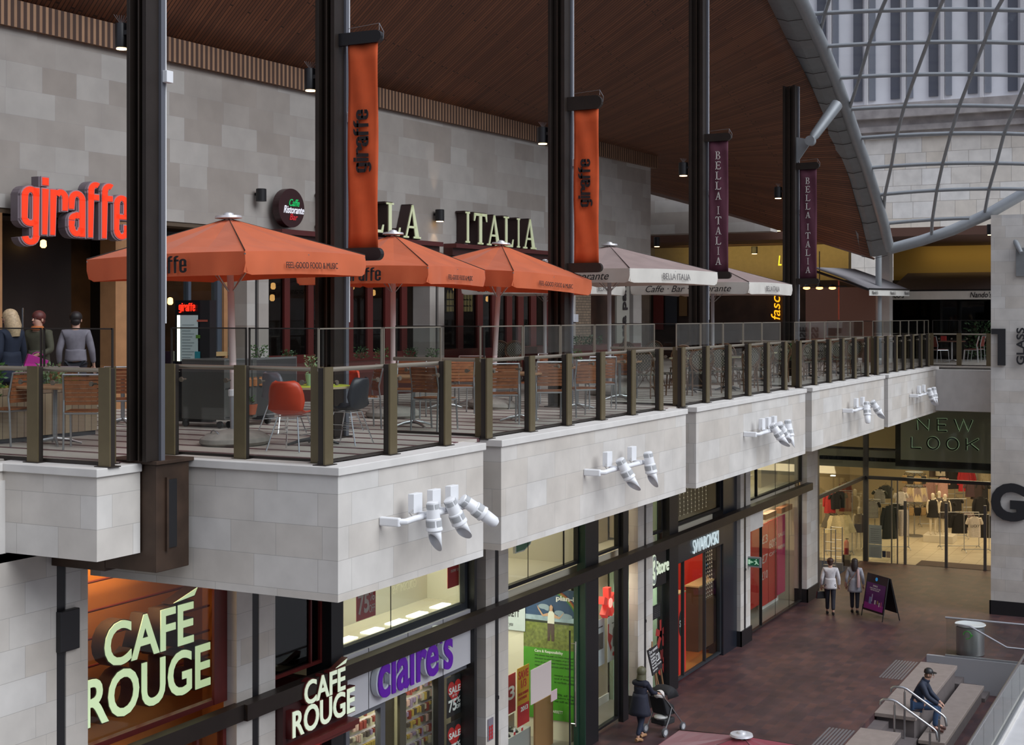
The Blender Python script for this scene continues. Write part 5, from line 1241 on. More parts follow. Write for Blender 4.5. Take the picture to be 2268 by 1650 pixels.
struct('door_1', wb(-60, -50, 1.4, 1.6, T, 10.6, wb(116, 135, 1.4, 1.6, T, 10.6, wb(-60, 120, 1.4, 1.55, 9.42, 9.56, wb(45, 57, 1.4, 1.55, T, 9.4)))), navy_frame)
struct('window_95', wb(-60, 120, 1.48, 1.49, T, 10.6), shopglass)
struct('wood_post', wb(256, 282, .0, .35, T, 10.62), wood_p)
struct('wood_post', wb(-8, 5, .0, .3, T, 10.62), wood_p)
lamp('entrance_light', 'AREA', (uw(60), WV(uw(60), 2.3), 10.5), 12, (1, .6, .25), 1.2, (0, 0, -1), sy=1)
dh2 = wthing('entrance_door', 'dark glazed entrance door with a curved steel pull at the far left', 'door', 52, 1.3)
wb(8, 48, 1.36, 1.39, T, 9.4).build('pane', darkglass, dh2)
c0 = at_w(50, 690, 1.3)
MB().tube([c0 + Vector((0, .1, .05)), c0 + Vector((0, 0, .06)), c0 + Vector((0, 0, -.6))], .02, 8).build('bar', chrome, dh2)
# giraffe word sign
gs = thing('wall_sign', 'glowing orange-red rounded word sign on the stone wall at the left', 'sign', tuple(at_w(45, 540, -.3)))
Og, wg, hg = RW(47, 300, 392, 541, -.34)
lg1 = mat('lit_orange_red', (.5, .03, .01), .4, emit=(1, .045, .008), es=.85)
Og, wg, hg = RW(46, 287, 386, 541, -.34)
gword('letter_backs', Og + Vector((-.03, .16, -.01)), WR, UP, wg, hg, .16, mat('lilac_grey_edge', (.16, .13, .15), .5), gs, .03)
gword('letter_rims', Og + Vector((0, .0, 0)), WR, UP, wg, hg, .02, mat('letter_rim_grey', (.36, .24, .27), .5), gs, .026)
gword('letter_faces', Og + Vector((0, -.02, 0)), WR, UP, wg, hg, .012, lg1, gs, 0)
# giraffe window
struct('window_96', wb(361, 520, .42, .43, 8.15, 10.55), shopglass)
struct('window_97', wb(355, 362, .35, .5, T, 10.6, wb(391, 397, .38, .5, 8.2, 10.5, wb(453, 459, .38, .5, 8.2, 10.5, wb(514, 526, .35, .5, T, 10.6, wb(355, 526, .35, .5, 9.96, 10.02))))), mat('blue_grey_frame', (.06, .075, .10), .4))
struct('window_sill', wb(355, 526, .25, .5, 8.24, 8.32), mat('pale_wood_sill', (.42, .28, .13), .5))
struct('wall_under_window', wb(355, 547, .45, .6, T, 8.24), mat('dark_panel', (.03, .018, .014), .5))
struct('wood_post', wb(524, 532, .3, .5, T, 10.6), wood_p)
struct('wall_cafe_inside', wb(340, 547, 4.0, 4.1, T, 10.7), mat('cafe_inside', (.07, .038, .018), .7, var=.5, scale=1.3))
lamp('cafe_inside_light', 'AREA', (uw(450), WV(uw(450), 2.4), 10.4), 18, (1, .65, .35), 1.5, (0, 0, -1), sy=1)
# Bella fronts: red frames, lit interior specks
spk = mat('bulb_warm', (1, .7, .3), .5, emit=(1, .55, .16), es=6)
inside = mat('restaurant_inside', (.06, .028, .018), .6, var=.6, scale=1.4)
for (p0, p1, posts, lab) in ((595, 952, [598, 624, 672, 724, 771, 811, 854, 893, 929], 'a'), (984, 1250, [988, 1052, 1095, 1127, 1159, 1184, 1212, 1244], 'b')):
    mb = MB()
    for p in posts: wb(p - 6, p + 6, .40, .52, 8.2, 10.45, mb)
    wb(p0, p1, .38, .52, T, 8.2, mb); wb(p0, p1, .38, .52, 10.4, 10.6, mb)
    struct('window_%s' % ('98' if lab == 'a' else '99'), mb, mat('deep_red_frame', (.085, .012, .010), .4))
    struct('window_%s' % ('100' if lab == 'a' else '101'), wb(p0, p1, .45, .46, 8.2, 10.4), darkglass)
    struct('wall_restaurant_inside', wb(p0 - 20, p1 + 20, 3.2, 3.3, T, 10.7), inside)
    lamp('restaurant_light', 'AREA', (uw((p0 + p1) / 2), WV(uw((p0 + p1) / 2), 1.9), 10.4), 22, (1, .6, .28), 3, (0, 0, -1), sy=1)
    al = thing('sign_ledge', 'dark red ledge over the ' + ('left' if lab == 'a' else 'right') + ' restaurant front carrying tall cream letters', 'ledge', tuple(at_w(p0, 700, -.3).xy) + (10.5,), 'dark red sign ledges')
    MB_ = wb(p0 - 2, p1 + 1 if lab == 'a' else 1262, -.35, -.01, 10.60, 10.70); MB_.build('ledge', mat('maroon_ledge', (.09, .018, .018), .4), al)
    wb(p0 - 2, p1 + 1 if lab == 'a' else 1262, -.25, -.01, 10.42, 10.60).build('fascia', mat('maroon_dark', (.045, .012, .012), .4), al)
for k, (px, y, off) in enumerate(((605, 641, 1.0), (603, 667, .9), (827, 655, 1.2), (900, 664, 1.0), (1080, 668, 1.0), (1088, 661, 1.0), (1194, 662, 1.0), (1008, 645, 1.5), (1030, 648, 1.5), (780, 642, 1.2), (377, 675, 1.2), (96, 549, 1.2), (1054, 640, 1.4))):
    p = at_w(px, y, off); MB().lathe([(.03, 0), (.055, .03), (.05, .12), (.02, .14)], p, 10).build('wall_lantern', spk, label='small warm lamp glowing inside the terrace restaurants, ' + ['top left by the downpipe', 'just below the top left one', 'above the middle orange umbrella pole', 'right of the umbrella pole', 'left of the leaning pole', 'right of the leaning pole', 'near the third column', 'left over the bar bottles', 'right over the bar bottles', 'beside the second column', 'behind the menu stand', 'over the left entrance', 'by the bar shelf end'][k], cat='lamp', group='warm lamps inside the restaurants')
bt = mat('bottle_glint', (.5, .4, .15), .2, emit=(.8, .7, .3), es=.6)
bt0 = None
for r_, y in enumerate((662, 676, 690)):
    for k in range(9):
        p = at_w(992 + k * 6.5, y, 2.9)
        if bt0 is None:
            bt0 = MB().lathe([(.035, 0), (.035, .14), (.012, .19), (.012, .24)], p, 8).build('bottle', bt, label='bottle glinting on the bar shelves in the right restaurant', cat='bottle', group='bottles on the bar shelves')
        else:
            c = bt0.copy(); COL.objects.link(c); c.location = p
for r_, y in enumerate((662, 676, 690)):
    a = at_w(988, y, 2.88); b_ = at_w(1050, y, 2.88)
    MB().box(a.x, b_.x, a.y - .06, a.y + .12, a.z - .03, a.z - .001).build('bar_shelf', dark_brown, label='dark bar shelf with bottles, ' + ['top', 'middle', 'bottom'][r_], cat='shelf', group='bar shelves')
# oval sign
ov = thing('oval_sign', 'dark maroon oval sign with green, white and red script words', 'sign', tuple(at_w(648, 500, -.3)))
c = at_w(648, 461, -.30); a_ = at_w(676, 461, -.30); rx = (a_ - c).length; rz = c.z - at_w(648, 504, -.3).z
el = [(rx * math.cos(2 * math.pi * k / 40), rz * math.sin(2 * math.pi * k / 40)) for k in range(40)]
MB().prism(el, c + Vector((-.02, .16, 0)), WR, UP, WN, .16).build('disc', mat('maroon_disc', (.035, .010, .012), .35), ov)
for s, y0, y1, x0, x1, m_ in (('Caffe', 440, 456, 640, 663, mat('script_green', (.02, .45, .12), .5, emit=(0, .5, .12), es=.35)), ('Ristorante', 454, 471, 628, 673, mat('script_white', (.85, .85, .9), .5, emit=(.8, .8, .9), es=.4)), ('Bar', 473, 487, 641, 659, mat('script_red', (.5, .02, .03), .5, emit=(.5, .02, .02), es=.35))):
    O_, w_, h_ = RW(x0, x1, y0, y1, -.305); text('word', s, O_, WR, UP, w_, h_, .01, m_, ov, shear=.35, offset=.01)
# tall cream words
lcream = mat('cream_letter_face', (.66, .70, .46), .5, emit=(.5, .55, .33), es=.25)
lside = mat('letter_brown_side', (.035, .015, .015), .5)
def wall_word(lab, chars):
    t = thing('wall_lettering', lab, 'sign', tuple(at_w(chars[0][1], 540, -.3)), 'tall cream letters on the wall')
    for ch, x0, x1, yt, yb in chars:
        O_, w_, h_ = RW(x0, x1, yt, yb, -.28)
        mb = MB(); ser(ch, O_ + Vector((-.02, .26, -.02)), WR, UP, WN, w_ + .04, h_ + .04, .25, mb, .26 if ch != 'I' else .3); mb.build('letter_side', lside, t)
        mb = MB(); ser(ch, O_, WR, UP, WN, w_, h_, .02, mb, .20 if ch != 'I' else .26); mb.build('letter_face', lcream, t)
wall_word('cream serif capitals partly hidden by the larger orange banner', [('B', 722, 752, 430, 500), ('E', 762, 788, 436, 506), ('L', 797, 822, 441, 512), ('L', 856, 886, 449, 520)][0:2] + [('L', 818, 850, 442, 513), ('L', 855, 887, 448, 520), ('A', 893, 931, 452, 526)])
wall_word('cream serif capitals of the right word, above the farthest orange umbrella', [('I', 1027, 1043, 468, 537), ('T', 1049, 1078, 471, 540), ('A', 1078, 1109, 475, 543), ('L', 1115, 1137, 479, 546), ('I', 1142, 1153, 483, 548), ('A', 1158, 1187, 484, 550)])
# brick strip, tall painted board, dim fronts further along
struct('brick_strip', wb(1281, 1316, .1, .5, T, 10.7), brick_old)
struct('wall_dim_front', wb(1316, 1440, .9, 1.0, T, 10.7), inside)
tb2 = wthing('painted_board', 'tall white board with black script running up it, behind the mauve umbrellas', 'board', 1370, .0)
wb(1366, 1394, .0, .06, T, 10.3).build('board', mat('board_grey', (.32, .31, .27), .6), tb2)
o_ = at_w(1390, 740, -.02); text('script', 'pasta pane', Vector((o_.x, o_.y, 7.9)), UP, WR * -1, 2.3, .36, .01, ink, tb2, offset=.02)
ms_ = wthing('menu_board', 'small lit white menu board on the wall right of the third column', 'board', 1272, -.05, 8.6)
O_, w_, h_ = RW(1266, 1281, 696, 713, -.06); MB().obox(O_, WR, UP, WN * -1, w_, h_, .03).build('sheet', mat('menu_white', (.62, .64, .70), .4), ms_)
for k in range(5): text('print', 'menu of the day', O_ + Vector((w_ * .1, -.003, h_ * (.15 + .16 * k))), WR, UP, w_ * .8, h_ * .06, .001, grey_ink, ms_)
# deep recess fronts (u = 50.6) with posters
for k, (px0, px1, yt, yb, c_, lab) in enumerate(((1402, 1440, 628, 760, (.02, .014, .012), 'dark doorway at the back left'), (1448, 1470, 650, 730, (.16, .03, .03), 'dark red doorway panel at the back'), (1474, 1500, 650, 720, (.04, .05, .07), 'black glossy panel at the back'), (1505, 1522, 640, 700, (.20, .12, .05), 'warm lit panel at the back'))):
    O_, w_, h_ = RU(px0, px1, yt, yb, 50.5); O_.z = max(O_.z, T)
    MB().obox(O_, LR, UP, LN, w_, h_, .04).build('shopfront_panel', mat('panel_back_%s' % 'abcd'[k], c_, .3), label=lab, cat='panel')
fs = thing('neon_script_sign', 'amber glowing upright script sign far back beside the short column', 'sign', tuple(at_u(1712, 700, 50.4)))
o_ = at_u(1728, 708, 50.4); text('script', 'fasc', o_ + Vector((0, .0, 0)), UP, (0, 1, 0), at_u(1728, 655, 50.4).z - o_.z, .34, .02, mat('amber_neon', (1, .5, .02), .4, emit=(1, .42, .01), es=1.6), fs, shear=.2)
fs2 = thing('neon_script_sign', 'small yellow neon loop left of the short column', 'sign', tuple(at_u(1728, 590, 50.4)))
o_ = at_u(1724, 588, 50.4); text('script', 'L', o_, LR, UP, .12, .36, .02, mat('yellow_neon', (1, .8, .1), .4, emit=(1, .75, .02), es=2.5), fs2, shear=.2)
# fluorescent tubes in the light slot
for k, (px0, px1) in enumerate(((1613, 1656), (1661, 1732))):
    a = at_u(px0, 516 if k == 0 else 515, 47.6); b_ = at_u(px1, 514 if k == 0 else 512, 47.6); b_.z = a.z
    MB().tube([a, b_], .035, 8).build('fluorescent_tube', mat('tube_glow', (1, .9, .6), .5, emit=(1, .85, .45), es=9), label='lit fluorescent tube in the ceiling slot, ' + ('shorter left one' if k == 0 else 'longer right one'), cat='light', group='fluorescent tubes')
lamp('slot_light', 'AREA', (49.6, 15, 11.4), 22, (1, .72, .25), 7, (1, 0, -.15), sy=.3)
lamp('slot_light_b', 'AREA', (53.6, 7.5, 11.4), 8, (1, .74, .34), 6, (.8, 0, -.6), sy=.3)
lamp('heater_glow', 'POINT', (45.0, 12.2, 9.4), 16, (1, .35, .15), .2)
ht = thing('patio_heater', 'bar of three glowing heaters under the right maroon banner', 'heater', (44, 12, 9.5))
hb = at_D(1815, 638, 46)
MB().tube([hb + Vector((-.9 * SY, .9 * CY, .06)), hb + Vector((.9 * SY, -.9 * CY, .06))], .02, 6).build('rail', black, ht)
MB().tube([hb + Vector((0, 0, .06)), hb + Vector((0, 0, 1.2))], .015, 6).build('hanger', black, ht)
for k in (-1, 0, 1):
    c = hb + Vector((SY * .42 * k, -CY * .42 * k, 0)); mb = MB().ball(c, .12, .12, .05, 8); mb.build('heater_lamp', mat('heater_glow', (1, .5, .2), .5, emit=(1, .42, .10), es=7), ht)
    MB().lathe([(.15, .03), (.05, .12)], c, 12).build('hood', black, ht)
# awnings of the far restaurant
aw = thing('awning', 'nearer grey awning with a white valance, sloping right, left of the stone post', 'awning', (45, 12, 10), 'grey restaurant awnings')
zt, zf = 10.35, 9.66
L0 = at_z(1812, 596, zt); R0 = at_D(1890, 592, L0.x * CY + L0.y * SY + 6)
fl = at_z(1925, 640, zf + .20); fr_ = at_D(2014, 642, (fl.x * CY + fl.y * SY) + 2.6)
bl = at_D(1800, 592, fl.x * CY + fl.y * SY + 1.2); brr = at_D(1893, 596, fl.x * CY + fl.y * SY + 3.8)
acv = mat('grey_awning_canvas', (.235, .225, .235), .75, var=.05)
MB().grid([[bl, brr], [bl.lerp(fl, .5) + Vector((0, 0, .03)), brr.lerp(fr_, .5) + Vector((0, 0, .03))], [fl, fr_]]).build('canopy', acv, aw, solid=.02)
MB().grid([[fl, fr_], [fl + Vector((0, 0, -.21)), fr_ + Vector((0, 0, -.21))]]).build('valance', white_canvas, aw, solid=.01)
MB().tube([fl, fr_], .03, 8).build('front_bar', black, aw); MB().tube([bl + Vector((0, 0, -.1)), fl + Vector((0, 0, -.03))], .04, 8).build('arm', black, aw)
dd = (fr_ - fl)
for f in (.06, .5, .86): text('valance_lettering', "Nando's", fl + dd * f + Vector((-.02, -.02, -.17)), dd, UP, dd.length * .14, .12, .003, ink, aw, shear=.2)
MB().tube([at_D(1858, 618, 46.5), at_D(1858, 708, 46.5)], .03, 8).build('prop', mat('red_pole', (.35, .10, .07), .4), aw)
aw = thing('awning', 'farther wide grey awning with white valance, right of the stone post', 'awning', (51, 8, 10), 'grey restaurant awnings')
fl = at_u(1968, 644, 50.6); fr_ = at_u(2260, 643, 50.6); zc_ = fl.z; fr_.z = zc_
bl = Vector((53.9, fl.y, at_u(1985, 606, 53.9).z)); br_ = Vector((53.9, fr_.y, bl.z))
MB().grid([[bl, br_], [fl, fr_]]).build('canopy', mat('dark_awning_canvas', (.16, .13, .13), .8, var=.05), aw, solid=.02)
MB().grid([[fl, fr_], [fl + Vector((0, 0, -.32)), fr_ + Vector((0, 0, -.32))]]).build('valance', white_canvas, aw, solid=.01)
MB().tube([fl, fr_], .03, 8).build('front_bar', black, aw)
for px0, px1 in ((1955, 2003), (2148, 2197)):
    a = at_u(px0, 662, 50.57); b_ = at_u(px1, 662, 50.57); text('valance_lettering', "Nando's", Vector((50.57, a.y, zc_ - .26)), LR, UP, a.y - b_.y, .2, .003, ink, aw, shear=.25, offset=.01)
struct('window_102', MB().box(53.9, 53.95, 4, 22, T, 9.7), darkglass)
for px0, px1, c_ in ((1998, 2028, (.5, .35, .08)), (2040, 2052, (.5, .35, .08))):
    O_, w_, h_ = RU(px0, px1, 668, 700, 53.96)
    struct('lit_interior_strip', MB().obox(O_, LR, UP, (1, 0, 0), w_, h_, .02), mat('lit_strip', (.3, .2, .05), .6))
struct('wall_nandos_side', MB().box(48.9, 49.0, 10.98, 13.5, T, 10.0), mat('pinkish_plaster', (.30, .17, .13), .8))
# =================================================================== SPOTLIGHT BARS ON THE FASCIA
def spots(lab, px, py, L, boxes, heads):
    p0 = at_v(px, py, VE); u, z = p0.x, p0.z; vP = VE - .30
    t = thing('spotlight_bar', lab, 'floodlight', (u, VE, z), 'white spotlight bars on the stone balcony')
    MB().box(u - .03, u + .035, VE - .26, VE, z - .055, z + .045).build('wall_arm', white_paint, t, bevel=.015)
    MB().tube([(u, VE - .22, z), (u + .05, vP, z), (u + .25, vP, z + .01), (u + L, vP, z + .01)], .035, 12).build('tube', white_paint, t, smooth=True)
    for b_ in boxes:
        g_ = MB().box(u + b_ - .05, u + b_ + .14, vP + .06, vP + .14, z + .05, z + .27).build('gear_box', white_paint, t, bevel=.006)
        MB().tube([(u + b_ - .03, vP + .08, z + .1), (u + b_ - .14, vP + .06, z + .07), (u + b_ - .13, vP + .02, z + .02)], .008, 6).build('conduit', mat('grey_conduit', (.35, .34, .33), .5), g_)
        MB().box(u + b_ + .06, u + b_ + .11, vP - .04, vP + .09, z + .02, z + .06).build('box_clip', white_paint, g_)
    for (hu, d, kind) in heads:
        d = Vector(d).normalized(); c = Vector((u + hu, vP - .13, z + .02))
        h = MB().lathe([(.036, -.05), (.036, .05)], (u + hu, vP, z + .01), 12, (1, 0, 0)); h.tube([(u + hu, vP, z), c], .024, 8)
        h.build('clamp', white_paint, t)
        a = c - d * .17; q = MB()
        q.lathe([(.050, 0), (.068, .012), (.073, .10), (.077, .19), (.088, .20), (.090, .30), (.096, .31), (.096, .33), (.075, .335)], a, 22, d)
        hd = q.build('lamp_head', white_paint, t, smooth=True)
        gq = MB()
        M = d.to_track_quat('Z', 'Y').to_matrix()
        for (z0, z1, r_) in ((.03, .085, .0725), (.215, .285, .0895)):
            for k in range(4):
                a0 = k * math.pi / 2 + .12
                pts = [[a + M @ Vector((r_ * 1.02 * math.cos(a0 + j * .166), r_ * 1.02 * math.sin(a0 + j * .166), zz)) for j in range(9)] for zz in (z0, z1)]
                gq.grid(pts)
        gq.build('grille', white_grille, hd)
        sn = MB(); n = 22; e0 = a + d * .33
        side = M @ Vector((1, 0, 0)); 
        top = []; bot = []
        dn = Vector((0, 0, -1)) - d * Vector((0, 0, -1)).dot(d); ref = side if dn.length < .3 else dn.normalized()
        ref = M @ Vector((.6, .8, 0))
        for k in range(n):
            an = 2 * math.pi * k / n; rv = M @ Vector((math.cos(an), math.sin(an), 0)); f = .5 + .5 * rv.dot(ref)
            top.append(e0 + rv * .076); bot.append(e0 + rv * (.070 if kind == 'cut' else .068) + d * ((.03 + .22 * f) if kind == 'cut' else .17))
        V0 = [sn.b.verts.new(p) for p in top]; V1 = [sn.b.verts.new(p) for p in bot]
        for k in range(n): sn.b.faces.new((V0[k], V0[(k + 1) % n], V1[(k + 1) % n], V1[k]))
        if kind != 'cut':
            V2 = [sn.b.verts.new(p.lerp(e0 + d * .17, .35) + d * .035) for p in bot]
            for k in range(n): sn.b.faces.new((V1[k], V1[(k + 1) % n], V2[(k + 1) % n], V2[k]))
            sn.b.faces.new(V2)
        sn.build('snoot', white_paint, hd, smooth=True, solid=.004)
spots('nearest white spotlight bar with three lamp heads, on the corner balcony block', 842, 1153, 1.5, (.38, .80, 1.22), ((.44, (.05, -.05, -1), 'cut'), (.92, (.35, -.2, -.8), 'cut'), (1.36, (.5, -.55, -.55), 'round')))
spots('second white spotlight bar with two lamp heads', 1294, 1045, 1.75, (.35, 1.3), ((.50, (.25, -.35, -.8), 'cut'), (1.5, (.1, -.15, -1), 'cut')))
spots('third white spotlight bar with three lamp heads, below the fourth column', 1647, 961, 1.9, (.5, .9, 1.3), ((.75, (.2, -.4, -.7), 'cut'), (1.15, (.5, -.2, -.7), 'cut'), (1.6, (-.05, -.15, -1), 'cut')))
spots('fourth white spotlight bar with two lamp heads', 1866, 909, 1.7, (.5, 1.15), ((.7, (-.2, -.1, -.9), 'round'), (1.6, (.3, -.4, -.8), 'cut')))
spots('farthest small white spotlight bar beside the end wall', 2014, 876, 1.7, (.35, 1.05), ((.95, (.2, -.25, -.9), 'cut'), (1.5, (.05, -.1, -1), 'cut')))

# =================================================================== FURNITURE
def teak_chair(name, label, slat, metal=alu, w=.46):
    t = thing(name, label, 'chair', (0, 0, 0))
    for s in (-1, 1):
        x = s * (w / 2)
        MB().tube([(x, -.24, 0), (x, -.22, .45), (x, -.20, .60), (x, -.27, .90)], .013, 8).build('leg', metal, t)
        MB().tube([(x, .24, 0), (x, .20, .44)], .013, 8).build('leg', metal, t)
    fr = MB().tube([(-w / 2, -.27, .90), (w / 2, -.27, .90)], .013, 8)
    for y, z in ((-.21, .43), (.20, .43)): fr.tube([(-w / 2, y, z), (w / 2, y, z)], .011, 6)
    for s in (-1, 1): fr.tube([(s * w / 2, -.22, .43), (s * w / 2, .20, .43)], .011, 6)
    fr.build('frame', metal, t)
    b_ = MB()
    for k in range(7):
        z = .535 + k * .050; y = -.205 - (z - .5) * .14
        b_.box(-w / 2 + .015, w / 2 - .015, y - .007, y + .007, z, z + .043)
    b_.build('backrest', slat, t)
    s_ = MB()
    for k in range(7): s_.box(-w / 2 + .01, w / 2 - .01, -.19 + k * .057, -.143 + k * .057, .445, .462)
    s_.build('seat', slat, t)
    return t
def table(name, label, top, w=.70, round_=False, h=.74, metal=alu, dark=False, edge=None):
    t = thing(name, label, 'table', (0, 0, 0))
    if round_: tp = MB().lathe([(w / 2 - .01, h - .03), (w / 2, h - .02), (w / 2, h - .005), (w / 2 - .01, h)], (0, 0, 0), 36).build('tabletop', top, t, smooth=True)
    else: tp = MB().box(-w / 2, w / 2, -w / 2, w / 2, h - .035, h).build('tabletop', top, t, bevel=.01)
    if edge:
        if round_: MB().lathe([(w / 2 + .002, h - .03), (w / 2 + .002, h - .004)], (0, 0, 0), 36).build('edge_band', edge, tp)
        else: MB().box(-w / 2 - .003, w / 2 + .003, -w / 2 - .003, w / 2 + .003, h - .036, h - .004).build('edge_band', edge, tp)
    MB().tube([(0, 0, .05), (0, 0, h - .03)], .03, 12).build('pedestal', metal, t)
    b_ = MB()
    for k in range(4):
        a = math.pi / 4 + k * math.pi / 2
        b_.tube([(0, 0, .08), (.16 * math.cos(a), .16 * math.sin(a), .06), (.32 * math.cos(a), .32 * math.sin(a), .015)], [.028, .022, .014], 8)
    b_.build('foot', metal, t)
    MB().box(-.16, .16, -.02, .02, h - .05, h - .035).build('bracket', metal, t)
    return t
def at_t(px, py): return at_z(px, py, T)
slat_m2 = teak
c0 = teak_chair('slatted_chair', '', slat_m2); c0['label'] = 'x'
TEAK = [ # px, py of seat centre on the floor, yaw, label
    (18, 985, 1.2, 'teak slatted chair at the far left edge, turned sideways'),
    (192, 992, .12, 'teak slatted chair with its back to us, left of the first column'),
    (118, 962, 2.9, 'teak slatted chair behind the left square table, facing us'),
    (268, 955, .3, 'teak slatted chair just left of the first column, partly hidden by it'),
    (800, 948, 1.9, 'teak slatted chair seen edge-on behind the dark shell chair'),
    (962, 952, -.6, 'teak slatted chair right of the third balustrade post of the corner block'),
    (1012, 915, .3, 'teak slatted chair in the notch gap, nearer of the two there'),
    (1040, 900, .2, 'teak slatted chair in the notch gap, farther of the two there'),
    (1112, 938, .1, 'teak slatted chair just right of the first post of the long balustrade'),
    (1215, 930, .15, 'teak slatted chair with its back to us behind the second and third posts'),
    (1222, 893, 3.2, 'teak slatted chair facing us beyond the potted plant table'),
    (1286, 922, .5, 'teak slatted chair between the third and fourth posts'),
    (1330, 905, .1, 'teak slatted chair between the fourth and fifth posts'),
    (1385, 880, -.1, 'teak slatted chair nearest to the cane chairs'),
    (1160, 905, 1.5, 'teak slatted chair side-on behind the square table right of the leaning pole'),
    (905, 925, 3.0, 'teak slatted chair beyond the pedestal table behind the corner block'),
]
for i, (px, py, a, lab) in enumerate(TEAK):
    p = at_t(px, py); rz = a - math.pi / 2 + .47
    rz = -math.pi / 2 + R(27.2) + a
    if i == 0: c0.location = p; c0.rotation_euler = (0, 0, rz); c0['label'] = lab; c0['group'] = 'teak slatted chairs'
    else: dup(c0, p, rz, lab, 'teak slatted chairs')
t0 = table('pedestal_table', '', teak_light); t0['label'] = 'x'
TB = [(122, 985, .1, 'square wooden-topped table at the left, beside the big potted shrubs'), (272, 940, .2, 'wooden-topped table mostly hidden by the first column'),
      (915, 945, .3, 'wooden-topped table left of the notch'), (1050, 895, .1, 'wooden-topped table seen through the notch gap'),
      (1150, 932, .1, 'wooden-topped table between the first and second posts of the long balustrade'), (1278, 906, .1, 'wooden-topped table carrying the small potted plant'),
      (1372, 885, .1, 'wooden-topped table nearest the cane chairs'), (985, 905, .1, 'wooden-topped table far behind the notch')]
for i, (px, py, a, lab) in enumerate(TB):
    p = at_t(px, py); rz = a
    if i == 0: t0.location = p; t0.rotation_euler = (0, 0, rz); t0['label'] = lab; t0['group'] = 'wooden topped tables'
    else: dup(t0, p, rz, lab, 'wooden topped tables')
# cane chairs
def cane_chair():
    t = thing('cane_chair', 'x', 'chair', (0, 0, 0))
    def hoop(w, h, y0, y1, z0): return [(w * math.sin(a) * (1 if abs(a) < 2 else .9), y0 + (y1 - y0) * ((math.cos(a) + 1) / 2), z0 + h * (math.cos(a) + 1) / 2) for a in [-2.75 + 5.5 * k / 20 for k in range(21)]]
    MB().tube(hoop(.25, .50, -.20, -.28, .47), .014, 8).build('back_hoop', rattan, t)
    MB().tube(hoop(.215, .42, -.205, -.27, .52), .011, 8).build('inner_hoop', rattan, t)
    pn = MB(); pn.prism([(.195 * math.cos(a), .20 * math.sin(a)) for a in [2 * math.pi * k / 24 for k in range(24)]], (0, -.235, .735), (1, 0, 0), Vector((0, -.16, 1)).normalized(), (0, 1, 0), .012)
    pn.build('woven_back', weave_m, t)
    MB().lathe([(.20, .44), (.225, .45), (.225, .475), (.20, .48)], (0, 0, 0), 28).build('seat', weave_m, t)
    for s in (-1, 1):
        MB().tube([(s * .19, -.24, 0), (s * .18, -.20, .46), (s * .24, -.23, .72)], .015, 8).build('leg', rattan, t)
        MB().tube([(s * .20, .20, 0), (s * .17, .15, .46)], .015, 8).build('leg', rattan, t)
    st = MB()
    for s in (-1, 1): st.tube([(s * .18, .17, .22), (s * .17, -.2, .24)], .009, 6); st.tube([(s * .19, .19, .14), (0, .17, .42)], .009, 6)
    st.tube([(-.18, .18, .20), (.18, .18, .20)], .009, 6).tube([(-.18, -.22, .2), (.18, -.22, .2)], .009, 6)
    st.tube([(-.06, -.2, .47), (.06, -.21, .54)], .006, 5).tube([(.06, -.2, .47), (-.06, -.21, .54)], .006, 5)
    st.build('stretcher', rattan, t)
    return t
cc = cane_chair()
CANE = [(1425, 882, -.3), (1482, 878, .9), (1506, 862, .1), (1514, 850, 2.4), (1548, 876, .1), (1585, 872, .2), (1570, 848, 3.0), (1612, 852, -.4), (1632, 862, -1.2), (1648, 866, .5), (1683, 858, .1), (1690, 838, 3.0),
        (1722, 846, .2), (1742, 836, 1.2), (1782, 842, .4), (1800, 832, 2.8), (1822, 840, -.4), (1846, 834, .3), (1868, 828, 2.9), (1884, 832, .2), (1105, 838, .1), (1135, 838, .2), (1440, 838, .3), (1400, 845, -.6)]
desc = ['leftmost, right after the teak chairs', 'just left of the second notch', 'behind the second notch post', 'facing us beside the first pale-edged table', 'in front of the first pale-edged table', 'right of the first pale-edged table', 'facing us behind the first pale-edged table', 'under the left maroon banner', 'turned left beside the white pole', 'just right of the white pole', 'before the second pale-edged table', 'facing us behind the second pale-edged table', 'left of the short fifth column', 'tucked against the short fifth column', 'just right of the short column', 'facing us right of the short column', 'turned left, below the right maroon banner', 'right of the right maroon banner', 'facing us at the last pale-edged table', 'last one before the aluminium furniture', 'its hoop just above the rail beside the leaning pole', 'its hoop above the rail right of the leaning pole', 'deep under the nearer mauve umbrella, right', 'deep under the nearer mauve umbrella, left']
for i, (px, py, a) in enumerate(CANE):
    p = at_t(px, py); rz = -math.pi / 2 + R(27.2) + a; lab = 'cane hoop-back chair with dotted weave, ' + desc[i]
    if i == 0: cc.location = p; cc.rotation_euler = (0, 0, rz); cc['label'] = lab; cc['group'] = 'cane hoop-back chairs'
    else: dup(cc, p, rz, lab, 'cane hoop-back chairs')
ct = table('bistro_table', 'x', mat('dark_table_top', (.12, .10, .085), .3), .66, edge=mat('brass_edge', (.55, .52, .32), .4), metal=black)
for i, (px, py, lab) in enumerate(((1528, 869, 'first pale-edged bistro table, right of the second notch'), (1612, 864, 'pale-edged bistro table beside the white umbrella pole'), (1685, 848, 'second pale-edged bistro table in front of the fifth column'), (1722, 836, 'pale-edged bistro table just left of the short column'), (1792, 838, 'pale-edged bistro table right of the short column'), (1842, 828, 'pale-edged bistro table below the grey awning'), (1885, 822, 'last pale-edged bistro table'))):
    p = at_t(px, py)
    if i == 0: ct.location = p; ct['label'] = lab; ct['group'] = 'pale edged bistro tables'
    else: dup(ct, p, .1, lab, 'pale edged bistro tables')
